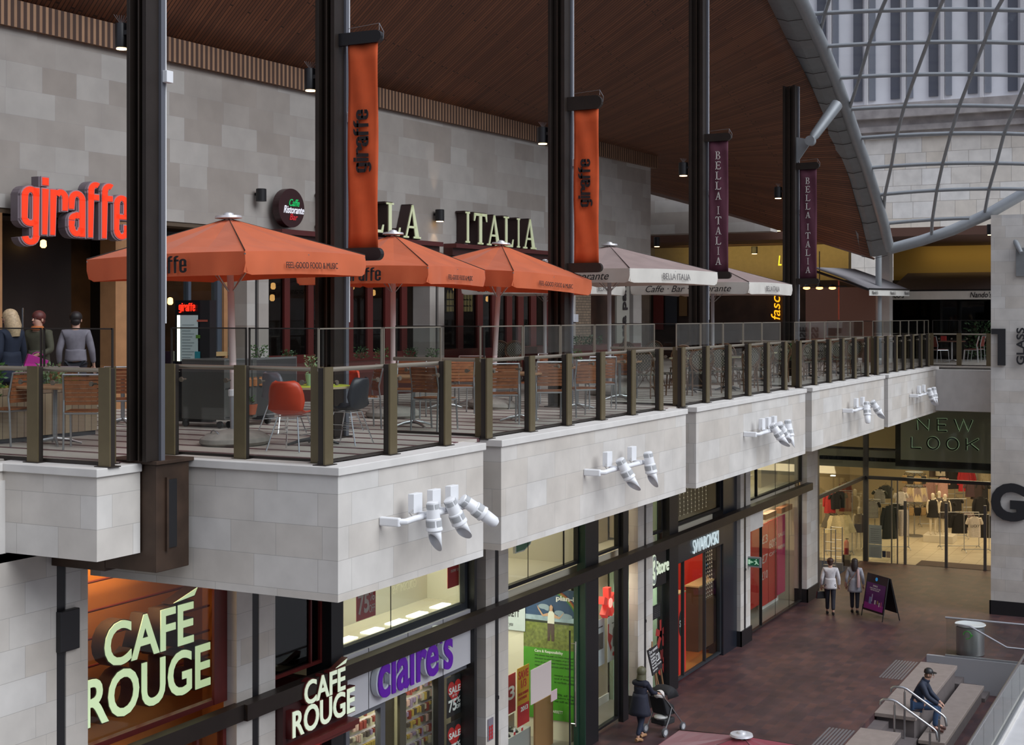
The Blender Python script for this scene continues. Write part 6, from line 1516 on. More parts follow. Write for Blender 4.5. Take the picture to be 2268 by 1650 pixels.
# moulded shell chairs and the lime table
def shell_chair(name, label, m):
    t = thing(name, label, 'chair', (0, 0, 0), 'moulded shell chairs'); G = []
    prof = [(.22, .44, .17), (.19, .455, .20), (.10, .445, .222), (0, .43, .23), (-.10, .43, .23), (-.17, .455, .23), (-.205, .52, .235), (-.225, .60, .238), (-.24, .68, .232), (-.255, .76, .21), (-.262, .81, .175), (-.265, .835, .12)]
    for (y, z, w) in prof:
        row = []
        for k in range(13):
            f = -1 + 2 * k / 12; up = abs(f) ** 2.6
            lift = .05 * up * (1 if z < .5 else .1); fwd = .09 * up * (0 if z < .46 else min(1, (z - .46) / .12))
            row.append((w * f, y + fwd, z + lift))
        G.append(row)
    MB().grid(G).build('shell', m, t, smooth=True, solid=.012)
    for (x, y) in ((-1, 1), (1, 1), (-1, -1), (1, -1)):
        MB().tube([(x * .13, y * .12, .415), (x * .22, y * .24, .01)], .009, 8).build('leg', chrome, t)
    st = MB()
    for x in (-1, 1): st.tube([(x * .13, .12, .415), (x * .13, -.12, .415)], .008, 6); st.tube([(x * .17, .17, .2), (x * .17, -.17, .2)], .006, 6); st.tube([(x * .155, .15, .26), (x * .155, -.15, .26)], .006, 6)
    st.tube([(-.13, .12, .415), (.13, .12, .415)], .008, 6).tube([(-.13, -.12, .415), (.13, -.12, .415)], .008, 6)
    st.build('stretcher', chrome, t)
    return t
shO = mat('orange_plastic', (.56, .062, .026), .35); shG = mat('charcoal_plastic', (.035, .035, .042), .4); shS = mat('silver_grey_plastic', (.23, .25, .29), .35, .2)
B0 = -math.pi / 2 + R(27.2)
sc_t = at_t(688, 990)
def put(o, px, py, a): o.location = at_t(px, py); o.rotation_euler = (0, 0, B0 + a)
put(shell_chair('shell_chair', 'orange-red moulded shell chair with its back to us, left of the lime table', shO), 648, 999, -.35)
put(shell_chair('shell_chair', 'silver-grey moulded shell chair behind the near orange one', shS), 625, 960, -.75)
put(shell_chair('shell_chair', 'orange-red moulded shell chair on the far right side of the lime table', shO), 754, 955, 2.2)
put(shell_chair('shell_chair', 'charcoal moulded shell chair right of the corner post', shG), 770, 985, 1.15)
lt = table('round_table', 'round lime-green topped table with a pale wooden edge among the shell chairs', mat('lime_laminate', (.42, .48, .05), .35), .92, True, metal=black, edge=mat('ply_edge', (.42, .33, .20), .5)); lt.location = at_t(694, 986)
# potted plants
def leaves(mb, c, rx, rz, n, s, seed=1):
    r_ = random.Random(seed)
    for _ in range(n):
        a = r_.uniform(0, 6.28); q = r_.random() ** .6; h = r_.random()
        p = Vector(c) + Vector((rx * q * math.cos(a), rx * q * math.sin(a), rz * h))
        d = Vector((math.cos(a), math.sin(a), r_.uniform(-.2, 1.1))).normalized(); sd_ = d.cross(Vector((r_.uniform(-1, 1), r_.uniform(-1, 1), r_.uniform(-1, 1)))).normalized()
        mb.quad(p - sd_ * s * .3, p + d * s * .5, p + sd_ * s * .3, p - d * s * .3 + sd_ * .0) if False else mb.quad(p, p + d * s * .45 + sd_ * s * .22, p + d * s, p + d * s * .45 - sd_ * s * .22)
leafm = [mat('leaf_mid', (.055, .14, .03), .5), mat('leaf_dark', (.03, .085, .025), .5), mat('leaf_yellow', (.25, .24, .03), .5), mat('leaf_pale', (.22, .32, .16), .5)]
def plant(lab, p, rx, rz, n, s, lm, pot=None, seed=1, name='potted_plant', pr_=.1, ph=.15):
    t = thing(name, lab, 'plant', tuple(p))
    z = 0
    if pot: MB().lathe([(pr_ * .72, 0), (pr_, ph), (pr_ * .9, ph), (pr_ * .85, ph - .02)], p, 18).build('pot', pot, t, smooth=True); z = ph
    mb = MB(); leaves(mb, Vector(p) + Vector((0, 0, z)), rx, rz, n, s, seed); mb.build('foliage', lm, t)
    st = MB()
    for k in range(5):
        a = k * 1.26; st.tube([Vector(p) + Vector((0, 0, z - .02)), Vector(p) + Vector((rx * .5 * math.cos(a), rx * .5 * math.sin(a), z + rz * .85))], .004, 4)
    st.build('stem', mat('stem_green', (.06, .07, .03), .6), t)
    return t
pl_ = thing('planter', 'long pale timber planter behind the left chairs', 'planter', tuple(at_t(100, 972)), )
a = at_t(-40, 985); b_ = at_t(205, 968)
MB().box(a.x - .6, a.x + .02, 0, .1, 0, .1) if False else None
pa_, pb_ = at_t(-60, 990), at_t(215, 962)
dv = (pb_ - pa_); dvn = dv.normalized(); nb_ = Vector((-dvn.y, dvn.x, 0)) 
MB().obox(pa_ + Vector((0, 0, .06)), dvn, UP, nb_, dv.length, .62, .45).build('box', brickmat('planter_boards', (.42, .33, .21), (.30, .21, .14), (.06, .04, .03), .16, 2.0, .004, axis='wall', rough=.7), pl_)
MB().obox(pa_ + nb_ * .03, dvn, UP, nb_, dv.length, .06, .4).build('plinth', mat('planter_plinth', (.05, .055, .065), .5), pl_)
for i, (f, off, rx, rz, n, lm, lab) in enumerate(((.18, .22, .22, .50, 420, 0, 'dense green shrub in the planter at the far left'), (.37, .2, .14, .22, 160, 2, 'low yellow-green shrub in the planter behind the left table'), (.50, .2, .15, .42, 260, 3, 'pale variegated shrub in the planter left of the second post'), (.72, .25, .17, .46, 300, 3, 'tall variegated shrub in the planter behind the square table'), (.88, .25, .15, .3, 200, 2, 'low yellow shrub at the right end of the planter'))):
    p = pa_ + dv * f + nb_ * off; p.z = T + .50
    plant(lab, p, rx, rz, n, .07, leafm[lm], seed=i + 2, name='shrub')
pm_ = mat('mint_pot', (.36, .52, .36), .4)
p = lt.location + Vector((-.02, .02, .74)); plant('mint-green pot with a small bushy plant on the lime table', p, .07, .22, 150, .035, leafm[3], pm_, 11, pr_=.075, ph=.14)
p = at_t(1278, 906) + Vector((0, 0, .74)); plant('small plant in a grey pot on a wooden-topped table', p, .07, .18, 110, .04, leafm[0], mat('zinc_pot', (.35, .36, .38), .4), 12, pr_=.07, ph=.11)
plant('green bush standing beside the short column behind the rail', at_t(1748, 838) + Vector((0, 0, .45)), .22, .5, 330, .06, leafm[0], None, 13, 'shrub')
plant('feathery green plant deep behind the farthest balustrade on the right', at_D(2172, 700, 51) * 1, .5, 1.4, 420, .12, leafm[1], None, 14, 'shrub').location.z = T
for k, (px, py, lab) in enumerate(((640, 790, 'small shrub before the red restaurant frames, left of the second column'), (575, 782, 'bushy plant on the service counter'), (800, 782, 'small plant behind the left upper glass screens'), (845, 782, 'small plant in the middle of the upper glass screens'), (910, 782, 'small plant right of the middle umbrella pole'), (958, 783, 'small plant before the stone pier'), (1290, 752, 'wide leafy plant seen through the upper glass, right of the third column'))):
    u_ = uw(px); pp = at_w(px, py + 12, -1.2 if k != 1 else -2.2)
    plant(lab, pp, .13 if k < 6 else .5, .22, 120 if k < 6 else 300, .05 if k < 6 else .08, leafm[0 if k % 2 else 1], None, 20 + k, 'shrub')
for (a_, b2, z_, lab) in (((595, 0), (975, 0), .70, 'long low dark planter shelf in front of the left restaurant'), ((1190, 0), (1420, 0), .85, 'long low dark planter shelf in front of the right restaurant')):
    pp = at_w(a_[0], 700, -1.45); qq = at_w(b2[0], 700, -1.45)
    MB().obox((pp.x, pp.y, T), WR, UP, WN * -1, (qq - pp).length, z_, .4).build('low_planter', mat('dark_red_planter', (.075, .022, .018), .5), label=lab, cat='planter')
# service counter and menu stand, bin
sc_ = thing('service_counter', 'stainless service counter on castors behind the first umbrella', 'counter', tuple(at_t(470, 945)))
p = at_t(402, 945); q_ = at_t(497, 950); zc0 = T + .12
MB().box(0, 0.01, 0, .01, 0, .01) if False else None
rr_ = (q_ - p).normalized(); bk_ = Vector((-rr_.y, rr_.x, 0))
LW = (q_ - p).length
MB().obox(p + Vector((0, 0, .12)), rr_, UP, bk_, LW, .86, .7).build('body', mat('dull_steel', (.16, .165, .155), .35, .6), sc_, bevel=.01)
e0 = q_; ln = Vector((1, -.02, 0)).normalized()
for z_ in (.14, .55, .96):
    MB().obox(e0 + Vector((0, 0, z_)), ln, UP, bk_ * 1, 1.05, .03, .6).build('shelf', mat('shelf_steel', (.30, .31, .31), .3, .6), sc_)
MB().obox(e0 + ln * 1.03 + Vector((0, 0, .14)), ln, UP, bk_, .03, .84, .6).build('end_panel', mat('shelf_steel', (.30, .31, .31), .3, .6), sc_)
MB().obox(e0 + bk_ * .58 + Vector((0, 0, .14)), ln, UP, bk_, 1.05, .82, .02).build('back_panel', mat('dark_steel', (.05, .05, .05), .4), sc_)
for f in (.1, .9): MB().lathe([(.05, -.02), (.05, .02)], p + rr_ * LW * f + Vector((0, 0, .055)), 12, (1, 0, 0)).build('castor', black, sc_)
for f in (.1, .93): MB().lathe([(.05, -.02), (.05, .02)], e0 + ln * 1.05 * f + Vector((0, 0, .055)), 12, (1, 0, 0)).build('castor', black, sc_)
jm = mat('amber_jar', (.32, .14, .06), .3); j0 = None
for k in range(7):
    pp = e0 + ln * (.12 + k * .13) + bk_ * .15 + Vector((0, 0, .581))
    if j0 is None: j0 = MB().lathe([(.045, 0), (.045, .10), (.04, .11), (.04, .13)], pp, 12).build('jar', jm, label='amber glass jar on the middle shelf of the service counter', cat='jar', group='jars on the service counter')
    else: c = j0.copy(); COL.objects.link(c); c.location = pp
plant('terracotta pot with a sprig on the bottom shelf of the counter', e0 + ln * .35 + bk_ * .2 + Vector((0, 0, .171)), .06, .12, 50, .04, leafm[0], mat('terracotta', (.35, .10, .05), .6), 31, pr_=.12, ph=.15)
mn = thing('menu_stand', 'tall black illuminated menu stand with glowing red name at the top', 'menu stand', tuple(at_t(432, 905)))
pm0 = at_D(388, 700, 21.5); pm0.z = T; pm1 = at_D(443, 700, 21.3); pm1.z = T; pr1 = (pm1 - pm0).normalized(); pn = pr1.cross(UP)
zt_ = at_D(400, 665, 21.4).z; Wm = (pm1 - pm0).length
MB().obox(pm0, pr1, UP, -pn, Wm, zt_ - T, .18).build('cabinet', black_gloss, mn)
MB().obox(pm0 + pr1 * Wm, pr1 * 1, UP, -pn, .18, zt_ - T, .16).build('side_cabinet', black, mn)
z0_, z1_ = at_D(400, 800, 21.4).z, at_D(400, 698, 21.4).z
MB().obox(pm0 + pr1 * .10 + UP * (z0_ - T) + pn * .01, pr1, UP, -pn, Wm - .14, z1_ - z0_, .01).build('menu_sheet', mat('menu_blue_white', (.42, .50, .50), .4, emit=(.4, .5, .5), es=.12), mn)
MB().obox(pm0 + pr1 * .045 + UP * (z0_ - T) + pn * .012, pr1, UP, -pn, .05, z1_ - z0_, .01).build('light_strip', mat('strip_glow', (1, 1, .8), .4, emit=(1, 1, .72), es=2.2), mn)
for k in range(12): MB().obox(pm0 + pr1 * .14 + UP * (z0_ - T + .05 + k * .045) + pn * .013, pr1, UP, -pn, (Wm - .24) * (.7 + .3 * ((k * 7) % 3) / 2), .012, .002).build('menu_print', mat('menu_print', (.25, .32, .33), .5), mn)
for (fx, fz, ww, hh, c_) in ((.28, .03, .1, .12, (.02, .25, .3)), (.3, .35, .08, .05, (.1, .25, .03)), (.32, .6, .2, .03, (.4, .08, .05))):
    MB().obox(pm0 + pr1 * (.1 + fx) * 1 + UP * (z0_ - T + fz * 1.0) + pn * .014, pr1, UP, -pn, ww, hh, .002).build('menu_patch', mat('patch_%d' % int(fx * 100 + ww * 1000), c_, .5), mn)
zz0 = at_D(400, 693, 21.4).z; zz1 = at_D(400, 671, 21.4).z
GW_M = (pm0 + pr1 * .09 + pn * .02, pr1, Wm * .66, zz0, zz1, mn)
gword('glowing_name', (GW_M[0].x, GW_M[0].y, GW_M[3]), GW_M[1], UP, GW_M[2], GW_M[4] - GW_M[3], .01, mat('glow_red_name', (1, .03, .01), .4, emit=(1, .03, .01), es=1.3), mn)
fm_ = thing('led_sign', 'low black sign with red capital letters beside the first column', 'sign', tuple(at_t(378, 905)))
p = at_D(340, 820, 21.6); MB().obox((p.x, p.y, at_D(340, 806, 21.6).z), pr1, UP, -pn, .38, .20, .05).build('panel', black_gloss, fm_)
o_ = at_D(373, 801, 21.55); text('letters', 'FAM', o_, pr1, UP, .10, .085, .006, mat('led_red', (1, .05, .03), .4, emit=(1, .06, .03), es=1.5), fm_)
o_ = at_D(353, 802, 21.55); text('letters', 'SS', o_, pr1, UP, .07, .085, .006, mat('led_red', (1, .05, .03), .4), fm_)
bn_ = MB().lathe([(.17, 0), (.20, .75), (.19, .78), (.05, .80)], at_t(583, 928), 20).build('waste_bin', mat('bin_grey', (.10, .105, .115), .3, .4), label='dark grey cylindrical bin beside the service counter', cat='bin', smooth=True)
# aluminium and red chairs at the far end
ac = teak_chair('aluminium_chair', 'aluminium chair with red slats facing right at the far end', mat('red_slats', (.20, .045, .035), .4), mat('bright_alu', (.6, .6, .62), .3, .8), .48)
ac['group'] = 'aluminium chairs at the far end'
for i, (px, py, a, lab) in enumerate(((2080, 797, -1.3, 'aluminium chair with red slats, left of the far dark table'), (2150, 797, 1.2, 'aluminium chair with red slats, right of the far dark table'), (2162, 792, 1.0, 'second aluminium chair just behind the right one'))):
    p = at_z(px, py, T)
    p = at_D(px, 700, 48.6 if i < 2 else 49.6); p.z = T
    if i == 0: ac.location = p; ac.rotation_euler = (0, 0, B0 + a); ac['label'] = lab
    else: dup(ac, p, B0 + a, lab, 'aluminium chairs at the far end')
ft = table('pedestal_table', 'small dark square table between the aluminium chairs at the far end', mat('far_table_top', (.16, .07, .045), .4), .8, metal=mat('bright_alu', (.6, .6, .62), .3, .8)); p = at_D(2108, 700, 48.9); p.z = T; ft.location = p
for px in (2090, 2160):
    p = at_D(px, 700, 49.4); p.z = T + .741
    if px == 2090: mh = MB().box(p.x - .05, p.x + .05, p.y - .09, p.y + .09, p.z, p.z + .16).build('menu_holder', mat('bright_red', (.45, .03, .03), .4), label='bright red menu holder standing on the far dark table', cat='menu holder')

# =================================================================== PLAZA
def rail(lab, u, v0, v1, z0, z1, posts):
    t = thing('handrail', lab, 'handrail', (u, v0, -.85), 'steel handrails on the steps')
    pts = [(u, v0 + .16, z0 - .13), (u, v0 + .15, z0 - .05), (u, v0 + .08, z0), (u, v0 - .12, z0), (u, v0 - .2, z0 - .03), (u, v1 + .05, z1 + .03), (u, v1, z1 - .02), (u, v1 - .03, z1 - .2)]
    MB().tube(pts, .028, 12).build('rail', stainless, t, smooth=True)
    for (v_, zt2, zb2) in posts:
        MB().tube([(u, v_, zb2), (u, v_, zt2 - .1)], .024, 12).build('post', stainless, t, smooth=True)
        MB().tube([(u, v_, zt2 - .1), (u, v_, zt2 - .02)], .010, 8).build('post_pin', stainless, t)
rail('nearer steel handrail on the steps, left of the seated man', 31.0, 6.75, 5.72, .66, .12, ((6.6, .66, -.45), (5.85, .15, -.85)))
rail('farther steel handrail crossing in front of the seated man', 32.05, 6.75, 5.72, .69, .15, ((6.6, .69, -.45), (5.85, .18, -.85)))
def gbal(lab, pts, z, zb, rail_r=.03, rz_=None):
    t = thing('glass_balustrade', lab, 'balustrade', (pts[0][0], pts[0][1], zb), 'frameless balustrades by the steps')
    MB().tube([(a, b_, z) for a, b_ in pts], rail_r, 12).build('handrail', stainless, t, smooth=True)
    for k in range(len(pts) - 1):
        a, b_ = Vector((*pts[k], 0)), Vector((*pts[k + 1], 0)); n = max(1, int((b_ - a).length / 1.3)); d = (b_ - a) / n; nn_ = Vector((-d.y, d.x, 0)).normalized()
        for j in range(n):
            q = a + d * j + d * .01; MB().obox(q + UP * (zb + .02), d.normalized(), UP, nn_, d.length * .98, z - zb - .04, .012).build('glass_panel', glass, t)
        MB().obox(a + UP * zb - nn_ * .04, (b_ - a).normalized(), UP, nn_, (b_ - a).length, .05, .08).build('base_channel', mat('channel_grey', (.30, .31, .33), .4, .5), t)
gbal('glass balustrade with round rail running across the far end of the steps', [(38.3, 6.83), (38.3, 4.52)], 1.05, .03)
gbal('long glass balustrade with steel rail running towards us at the lower right edge', [(20, 4.45), (38.25, 4.45)], 1.0, .06)
t = thing('handrail', 'sloping steel handrail fixed along the far glass balustrade by the bin', 'handrail', (38.15, 6, 0))
pt_ = [at_u(2117, 1386, 38.1), at_u(2118, 1383, 38.1), at_u(2148, 1387, 38.1), at_u(2230, 1434, 38.1), at_u(2285, 1440, 38.1)]
MB().tube(pt_, .026, 12).build('rail', stainless, t, smooth=True)
for k in (2, 3): MB().tube([pt_[k], pt_[k] + Vector((.22, 0, -.04))], .01, 6).build('bracket', stainless, t)
# bin
bp_ = at_z(2149, 1449, 0); bb = thing('litter_bin', 'steel litter bin with curved white top and green arrow mark behind the glass', 'bin', (bp_.x + .6, bp_.y, 0))
bx, by = bp_.x, bp_.y
MB().lathe([(.36, .02), (.36, .74)], (bx, by, 0), 32).build('body', mat('bin_steel', (.42, .43, .44), .3, .85), bb, smooth=True)
MB().lathe([(.34, 0), (.34, .05)], (bx, by, 0), 32).build('base', black, bb)
MB().lathe([(.20, .75), (.36, .76), (.40, .80), (.39, .815), (.2, .78)], (bx, by, 0), 32).build('top_rim', white_paint, bb, smooth=True)
MB().tube([(bx - .37, by + .10 * math.cos(a) * 1.0 + .02, .58 + .10 * math.sin(a)) for a in [k * .5 for k in range(11)]], .012, 6).build('arrow_mark', mat('green_mark', (.05, .40, .05), .5), bb)
MB().prism([(-.02, -.05), (.06, 0), (-.02, .05)], (bx - .37, by - .08, .58), LR, UP, LN, .01).build('arrow_tip', mat('green_mark', (.05, .40, .05), .5), bb)
# A-board
ab = thing('pavement_sign', 'black folding pavement sign with purple toiletries poster and blue disc', 'sign', tuple(at_z(1937, 1372, 0)))
Pf = [at_z(1908, 1363, 0), at_z(1954, 1378, 0)]; Pr = (Pf[1] - Pf[0]); Pr.z = 0; pw_ = Pr.length; Pr.normalize(); pnn = Pr.cross(UP); Hs = 1.28
tiltv = (UP * Hs - pnn * .22).normalized()
O_ = Pf[0] + tiltv * .2
MB().obox(O_, Pr, tiltv, -pnn, pw_, 1.10, .03).build('front_board', black, ab)
MB().obox(O_ + Pr * .05 + tiltv * .06 + pnn * .003, Pr, tiltv, pnn, pw_ - .10, .78, .004).build('poster', mat('poster_purple', (.095, .018, .15), .4), ab)
MB().obox(O_ + Pr * .05 + tiltv * .06 + pnn * .008, Pr, tiltv, pnn, pw_ - .10, .18, .002).build('poster_band', mat('poster_magenta', (.30, .03, .28), .4), ab)
MB().prism([(.055 * math.cos(a), .055 * math.sin(a)) for a in [2 * math.pi * k / 20 for k in range(20)]], O_ + Pr * (pw_ * .48) + tiltv * .97 + pnn * .006, Pr, tiltv, pnn, .004).build('blue_disc', mat('disc_blue', (.03, .35, .75), .4, emit=(.02, .3, .7), es=.3), ab)
for k, (x, y, w__, h__, c_) in enumerate(((.17, .22, .15, .20, (.20, .25, .5)), (.24, .30, .05, .22, (.45, .42, .6)), (.34, .24, .08, .12, (.6, .58, .62)), (.42, .26, .07, .10, (.35, .26, .1)), (.48, .20, .05, .12, (.7, .7, .7)), (.54, .2, .04, .15, (.6, .15, .25)))):
    MB().obox(O_ + Pr * (x * pw_ / .65) + tiltv * y + pnn * .010, Pr, tiltv, pnn, w__ * .8, h__, .003).build('bottle_picture', mat('pic_%d' % k, c_, .4), ab)
text('poster_words', 'SPARKLE', O_ + Pr * (pw_ * .36) + tiltv * .74 + pnn * .01, Pr, tiltv, pw_ * .22, .05, .002, white, ab); text('poster_words', 'OUR STARS OF THE\nFESTIVE SEASON', O_ + Pr * (pw_ * .22) + tiltv * .62 + pnn * .01, Pr, tiltv, pw_ * .5, .09, .002, white, ab, lines=1.0)
for s in (0, 1):
    MB().tube([Pf[0] + Pr * (pw_ * s), Pf[0] + Pr * (pw_ * s) + tiltv * .35], .015, 6).build('leg', black, ab)
    MB().tube([Pf[0] + Pr * (pw_ * s) - pnn * .62, Pf[0] + Pr * (pw_ * s) - pnn * .30 + UP * 1.25], .015, 6).build('leg', black, ab)
MB().hexa([Pf[0] - pnn * .56 + UP * .22, Pf[0] + Pr * pw_ - pnn * .56 + UP * .22, Pf[0] + Pr * pw_ - pnn * .53 + UP * .22, Pf[0] - pnn * .53 + UP * .22, Pf[0] - pnn * .30 + UP * 1.26, Pf[0] + Pr * pw_ - pnn * .30 + UP * 1.26, Pf[0] + Pr * pw_ - pnn * .27 + UP * 1.26, Pf[0] - pnn * .27 + UP * 1.26]).build('rear_board', black, ab)

# =================================================================== STORE CONTENTS
gar_cols = {}
def garment(lab, px, D, zt2, w, h, col, kind='top', yaw=0, grp=None, stripe=False):
    p = at_D(px, 700, D); key = 'cloth_%02d_%02d_%02d' % tuple(int(c * 99) for c in col)
    m = mat(key, col, .8, var=.12, scale=20)
    nm = {'top': 'garment_top', 'skirt': 'skirt', 'coat': 'coat', 'trousers': 'trousers', 'bag': 'handbag'}[kind]
    t = thing(nm, lab, {'bag': 'bag'}.get(kind, 'clothing'), (0, 0, 0), grp)
    G = []; n = 12
    if kind == 'bag':
        MB().prism([(-w / 2, -h), (w / 2, -h), (w * .42, -h * .25), (-w * .42, -h * .25)], (0, .07, 0), (1, 0, 0), UP, (0, -1, 0), .14).build('body', m, t, bevel=.02)
        MB().tube([(w * .3 * math.cos(a), 0, -h * .27 + h * .27 * math.sin(a)) for a in [math.pi * k / 8 for k in range(9)]], .008, 6).build('handle', ink, t)
    elif kind == 'trousers':
        for s in (-1, 1):
            MB().tube([(s * w * .22, 0, -.03), (s * w * .24, 0, -h * .4), (s * w * .26, 0, -h)], [w * .24, w * .23, w * .22], 10).build('trouser_leg', m, t, smooth=True)
        MB().box(-w * .46, w * .46, -.03, .03, -.10, 0).build('waistband', m, t)
    else:
        for j in range(9):
            f = j / 8; wd = w * (.42 + .5 * f) if kind == 'skirt' else (w * (.22 + .28 * min(1, f * 8)) if f < .12 else w * (.46 + (.10 * f if kind == 'coat' else .02 * f)))
            G.append([(wd * math.cos(a), (.05 + .03 * math.sin(a * 5) * (1 if kind == 'skirt' else .3)) * math.sin(a) * (1 + f), -h * f) for a in [2 * math.pi * k / 24 for k in range(25)]])
        mb = MB().grid(G); mb.build('body', m if not stripe else brickmat('striped_knit', (.03, .03, .03), (.03, .03, .03), (.6, .56, .5), 9, .05, .012), t, smooth=True)
        if kind in ('top', 'coat'):
            for s in (-1, 1):
                MB().tube([(s * w * .42, 0, -.06), (s * w * .56, 0, -h * (.3 if kind == 'top' else .35)), (s * w * .6, .0, -h * (.38 if kind == 'top' else .7))], [w * .12, w * .12, w * .09], 8).build('sleeve', m, t, smooth=True)
    if kind != 'bag':
        MB().tube([(-w * .4, 0, -.03), (0, 0, .05), (w * .4, 0, -.03)], .008, 5).tube([(0, 0, .05), (0, .02, .09), (.02, 0, .12)], .005, 5).build('hanger', ink, t)
    t.location = (p.x, p.y, zt2); t.rotation_euler = (0, 0, -math.pi / 2 + R(27.2) + yaw)
    return t
def rack(lab, px, D, w, h, yaw=0, tiers=(1.0,)):
    p = at_D(px, 700, D); t = thing('clothes_rack', lab, 'rack', (0, 0, 0), 'store clothes racks')
    for s in (-1, 1):
        MB().tube([(s * w / 2, 0, .10), (s * w / 2, 0, h)], .016, 8).build('upright', alu, t)
        MB().tube([(s * w / 2, -.28, .03), (s * w / 2, -.2, .10), (s * w / 2, .2, .10), (s * w / 2, .28, .03)], .018, 8).build('foot', alu, t)
    for f in tiers: MB().tube([(-w / 2, 0, h * f), (w / 2, 0, h * f)], .014, 8).build('rail', alu, t)
    MB().tube([(-w / 2, 0, .12), (w / 2, 0, .12)], .014, 8).build('base_bar', alu, t)
    t.location = (p.x, p.y, .01); t.rotation_euler = (0, 0, -math.pi / 2 + R(27.2) + yaw); return t
BK = (.012, .011, .012)
rack('front rack with the white slogan shirt just inside the doors', 2163, 53.6, .95, 1.45)
ws = garment('white sleeveless slogan shirt hanging at the front of the store', 2158, 53.3, 1.42, .50, .78, (.75, .66, .56), 'top')
text('slogan', 'LUCKY', (-.17, -.075, -.40), (1, 0, 0), UP, .34, .10, .002, ink, ws)
garment('black jacket hanging left of the white slogan shirt', 2125, 54.2, 1.40, .55, .75, BK, 'coat')
for k, (px, D, z, w, h, c_, kd, lab) in enumerate((
    (2110, 55.0, 1.35, .5, .6, BK, 'top', 'black top behind the front jacket'), (2143, 54.6, 1.38, .5, .65, (.30, .22, .2), 'top', 'dusty pink top half behind the black jacket'),
    (2182, 54.4, 1.35, .5, .9, BK, 'coat', 'long black coat at the right edge of the doorway'), (2172, 55.3, 1.9, .5, .8, BK, 'coat', 'black coat high on the right wall'),
    (2150, 58.5, 2.1, .5, .6, (.06, .03, .035), 'top', 'dark patterned top on the right middle rack'), (2163, 58.5, 2.1, .5, .7, (.035, .02, .02), 'top', 'second dark patterned top on the right middle rack'), (2176, 58.5, 2.1, .5, .7, BK, 'top', 'black top on the right middle rack'),
    (2136, 60, 2.45, .5, .9, (.45, .025, .035), 'coat', 'bright red coat on the back right wall'), (2146, 60.2, 2.35, .45, .8, (.42, .025, .04), 'coat', 'second red coat beside the first'),
    (2100, 60, 2.75, .6, 1.0, BK, 'coat', 'black coat high behind the mannequins'), (2112, 60, 2.75, .6, 1.1, BK, 'coat', 'second black coat high behind the mannequins'), (2085, 60, 2.7, .5, .5, (.45, .38, .3), 'top', 'cream blouse high behind the mannequins'), (2070, 60.5, 2.7, .5, .6, (.10, .07, .06), 'top', 'brown knit behind the mannequins'), (2088, 58.5, 2.3, .5, .8, (.42, .24, .2), 'top', 'pink knit behind the mannequins'), (2058, 59.5, 2.1, .4, .9, (.3, .17, .15), 'coat', 'dusty pink coat left of the mannequins'),
    (2100, 56.8, 1.55, .5, .5, BK, 'top', 'black blouse right of the mannequins'), (2118, 57.2, 1.6, .5, .5, BK, 'top', 'second black blouse right of the mannequins'), (2180, 60.5, 2.5, .5, .6, (.5, .42, .3), 'top', 'cream top high at the right'),
    (1932, 53.8, 1.95, .5, .65, BK, 'top', 'striped jersey left of the doors'), (1970, 53.8, 1.75, .55, 1.25, (.014, .02, .022), 'coat', 'long black coat behind the glass left of the doors'), (1985, 54.4, 1.75, .5, 1.2, (.02, .025, .025), 'coat', 'second long dark coat behind the glass'), (1995, 54.6, 2.2, .45, .65, (.6, .55, .48), 'top', 'white shirt hanging left of the doors'), (2001, 54.2, 1.55, .42, 1.0, (.55, .5, .45), 'trousers', 'white trousers hanging left of the doors'), (1948, 54.4, 2.3, .45, .5, (.03, .035, .025), 'top', 'dark green top above the striped jersey'), (1962, 54.9, 2.4, .45, .5, (.02, .022, .02), 'top', 'dark top above the long coats'),
    (1850, 53.0, 2.35, .45, .6, BK, 'top', 'black top in the left store window'), (1860, 53.4, 2.35, .45, .6, (.02, .02, .025), 'top', 'second black top in the left store window'), (1838, 53.0, 2.4, .4, .8, (.42, .03, .03), 'coat', 'red coat in the left store window'), (1872, 54.2, 2.6, .45, 1.1, (.16, .03, .02), 'coat', 'rust coat in the left store window'),
    (1852, 52.6, 1.55, .55, .65, (.62, .52, .3), 'skirt', 'cream pleated skirt in the left store window'), (1868, 52.8, 1.55, .55, .65, (.62, .52, .3), 'skirt', 'second cream pleated skirt in the left store window'), (1842, 52.8, 1.6, .5, .5, (.12, .1, .07), 'skirt', 'dark skirt in the left store window'))):
    garment(lab, px, D, z, w, h, c_, kd, yaw=.25 * math.sin(k * 2.1), grp='clothes hanging in the store', stripe='striped' in lab)
for k, (px, D, w, h, lab) in enumerate(((2125, 54.4, 1.5, 1.42, 'low rack behind the black jacket'), (2163, 58.5, 1.1, 2.12, 'tall rack at the middle right of the store'), (1975, 54.2, 1.3, 1.78, 'rack of long coats left of the doors'), (1858, 53.2, 1.0, 2.4, 'rack in the left store window'), (2100, 60.2, 2.4, 2.8, 'high wall rack behind the mannequins'), (2110, 57.0, 1.1, 1.6, 'rack right of the mannequins'), (1932, 53.9, .6, 1.98, 'narrow rack with the striped jersey'), (2140, 61.6, 1.0, 2.5, 'rack with the red coats'))):
    rack(lab, px, D, w, h, tiers=(1.0, .5) if h > 2 else (1.0,))
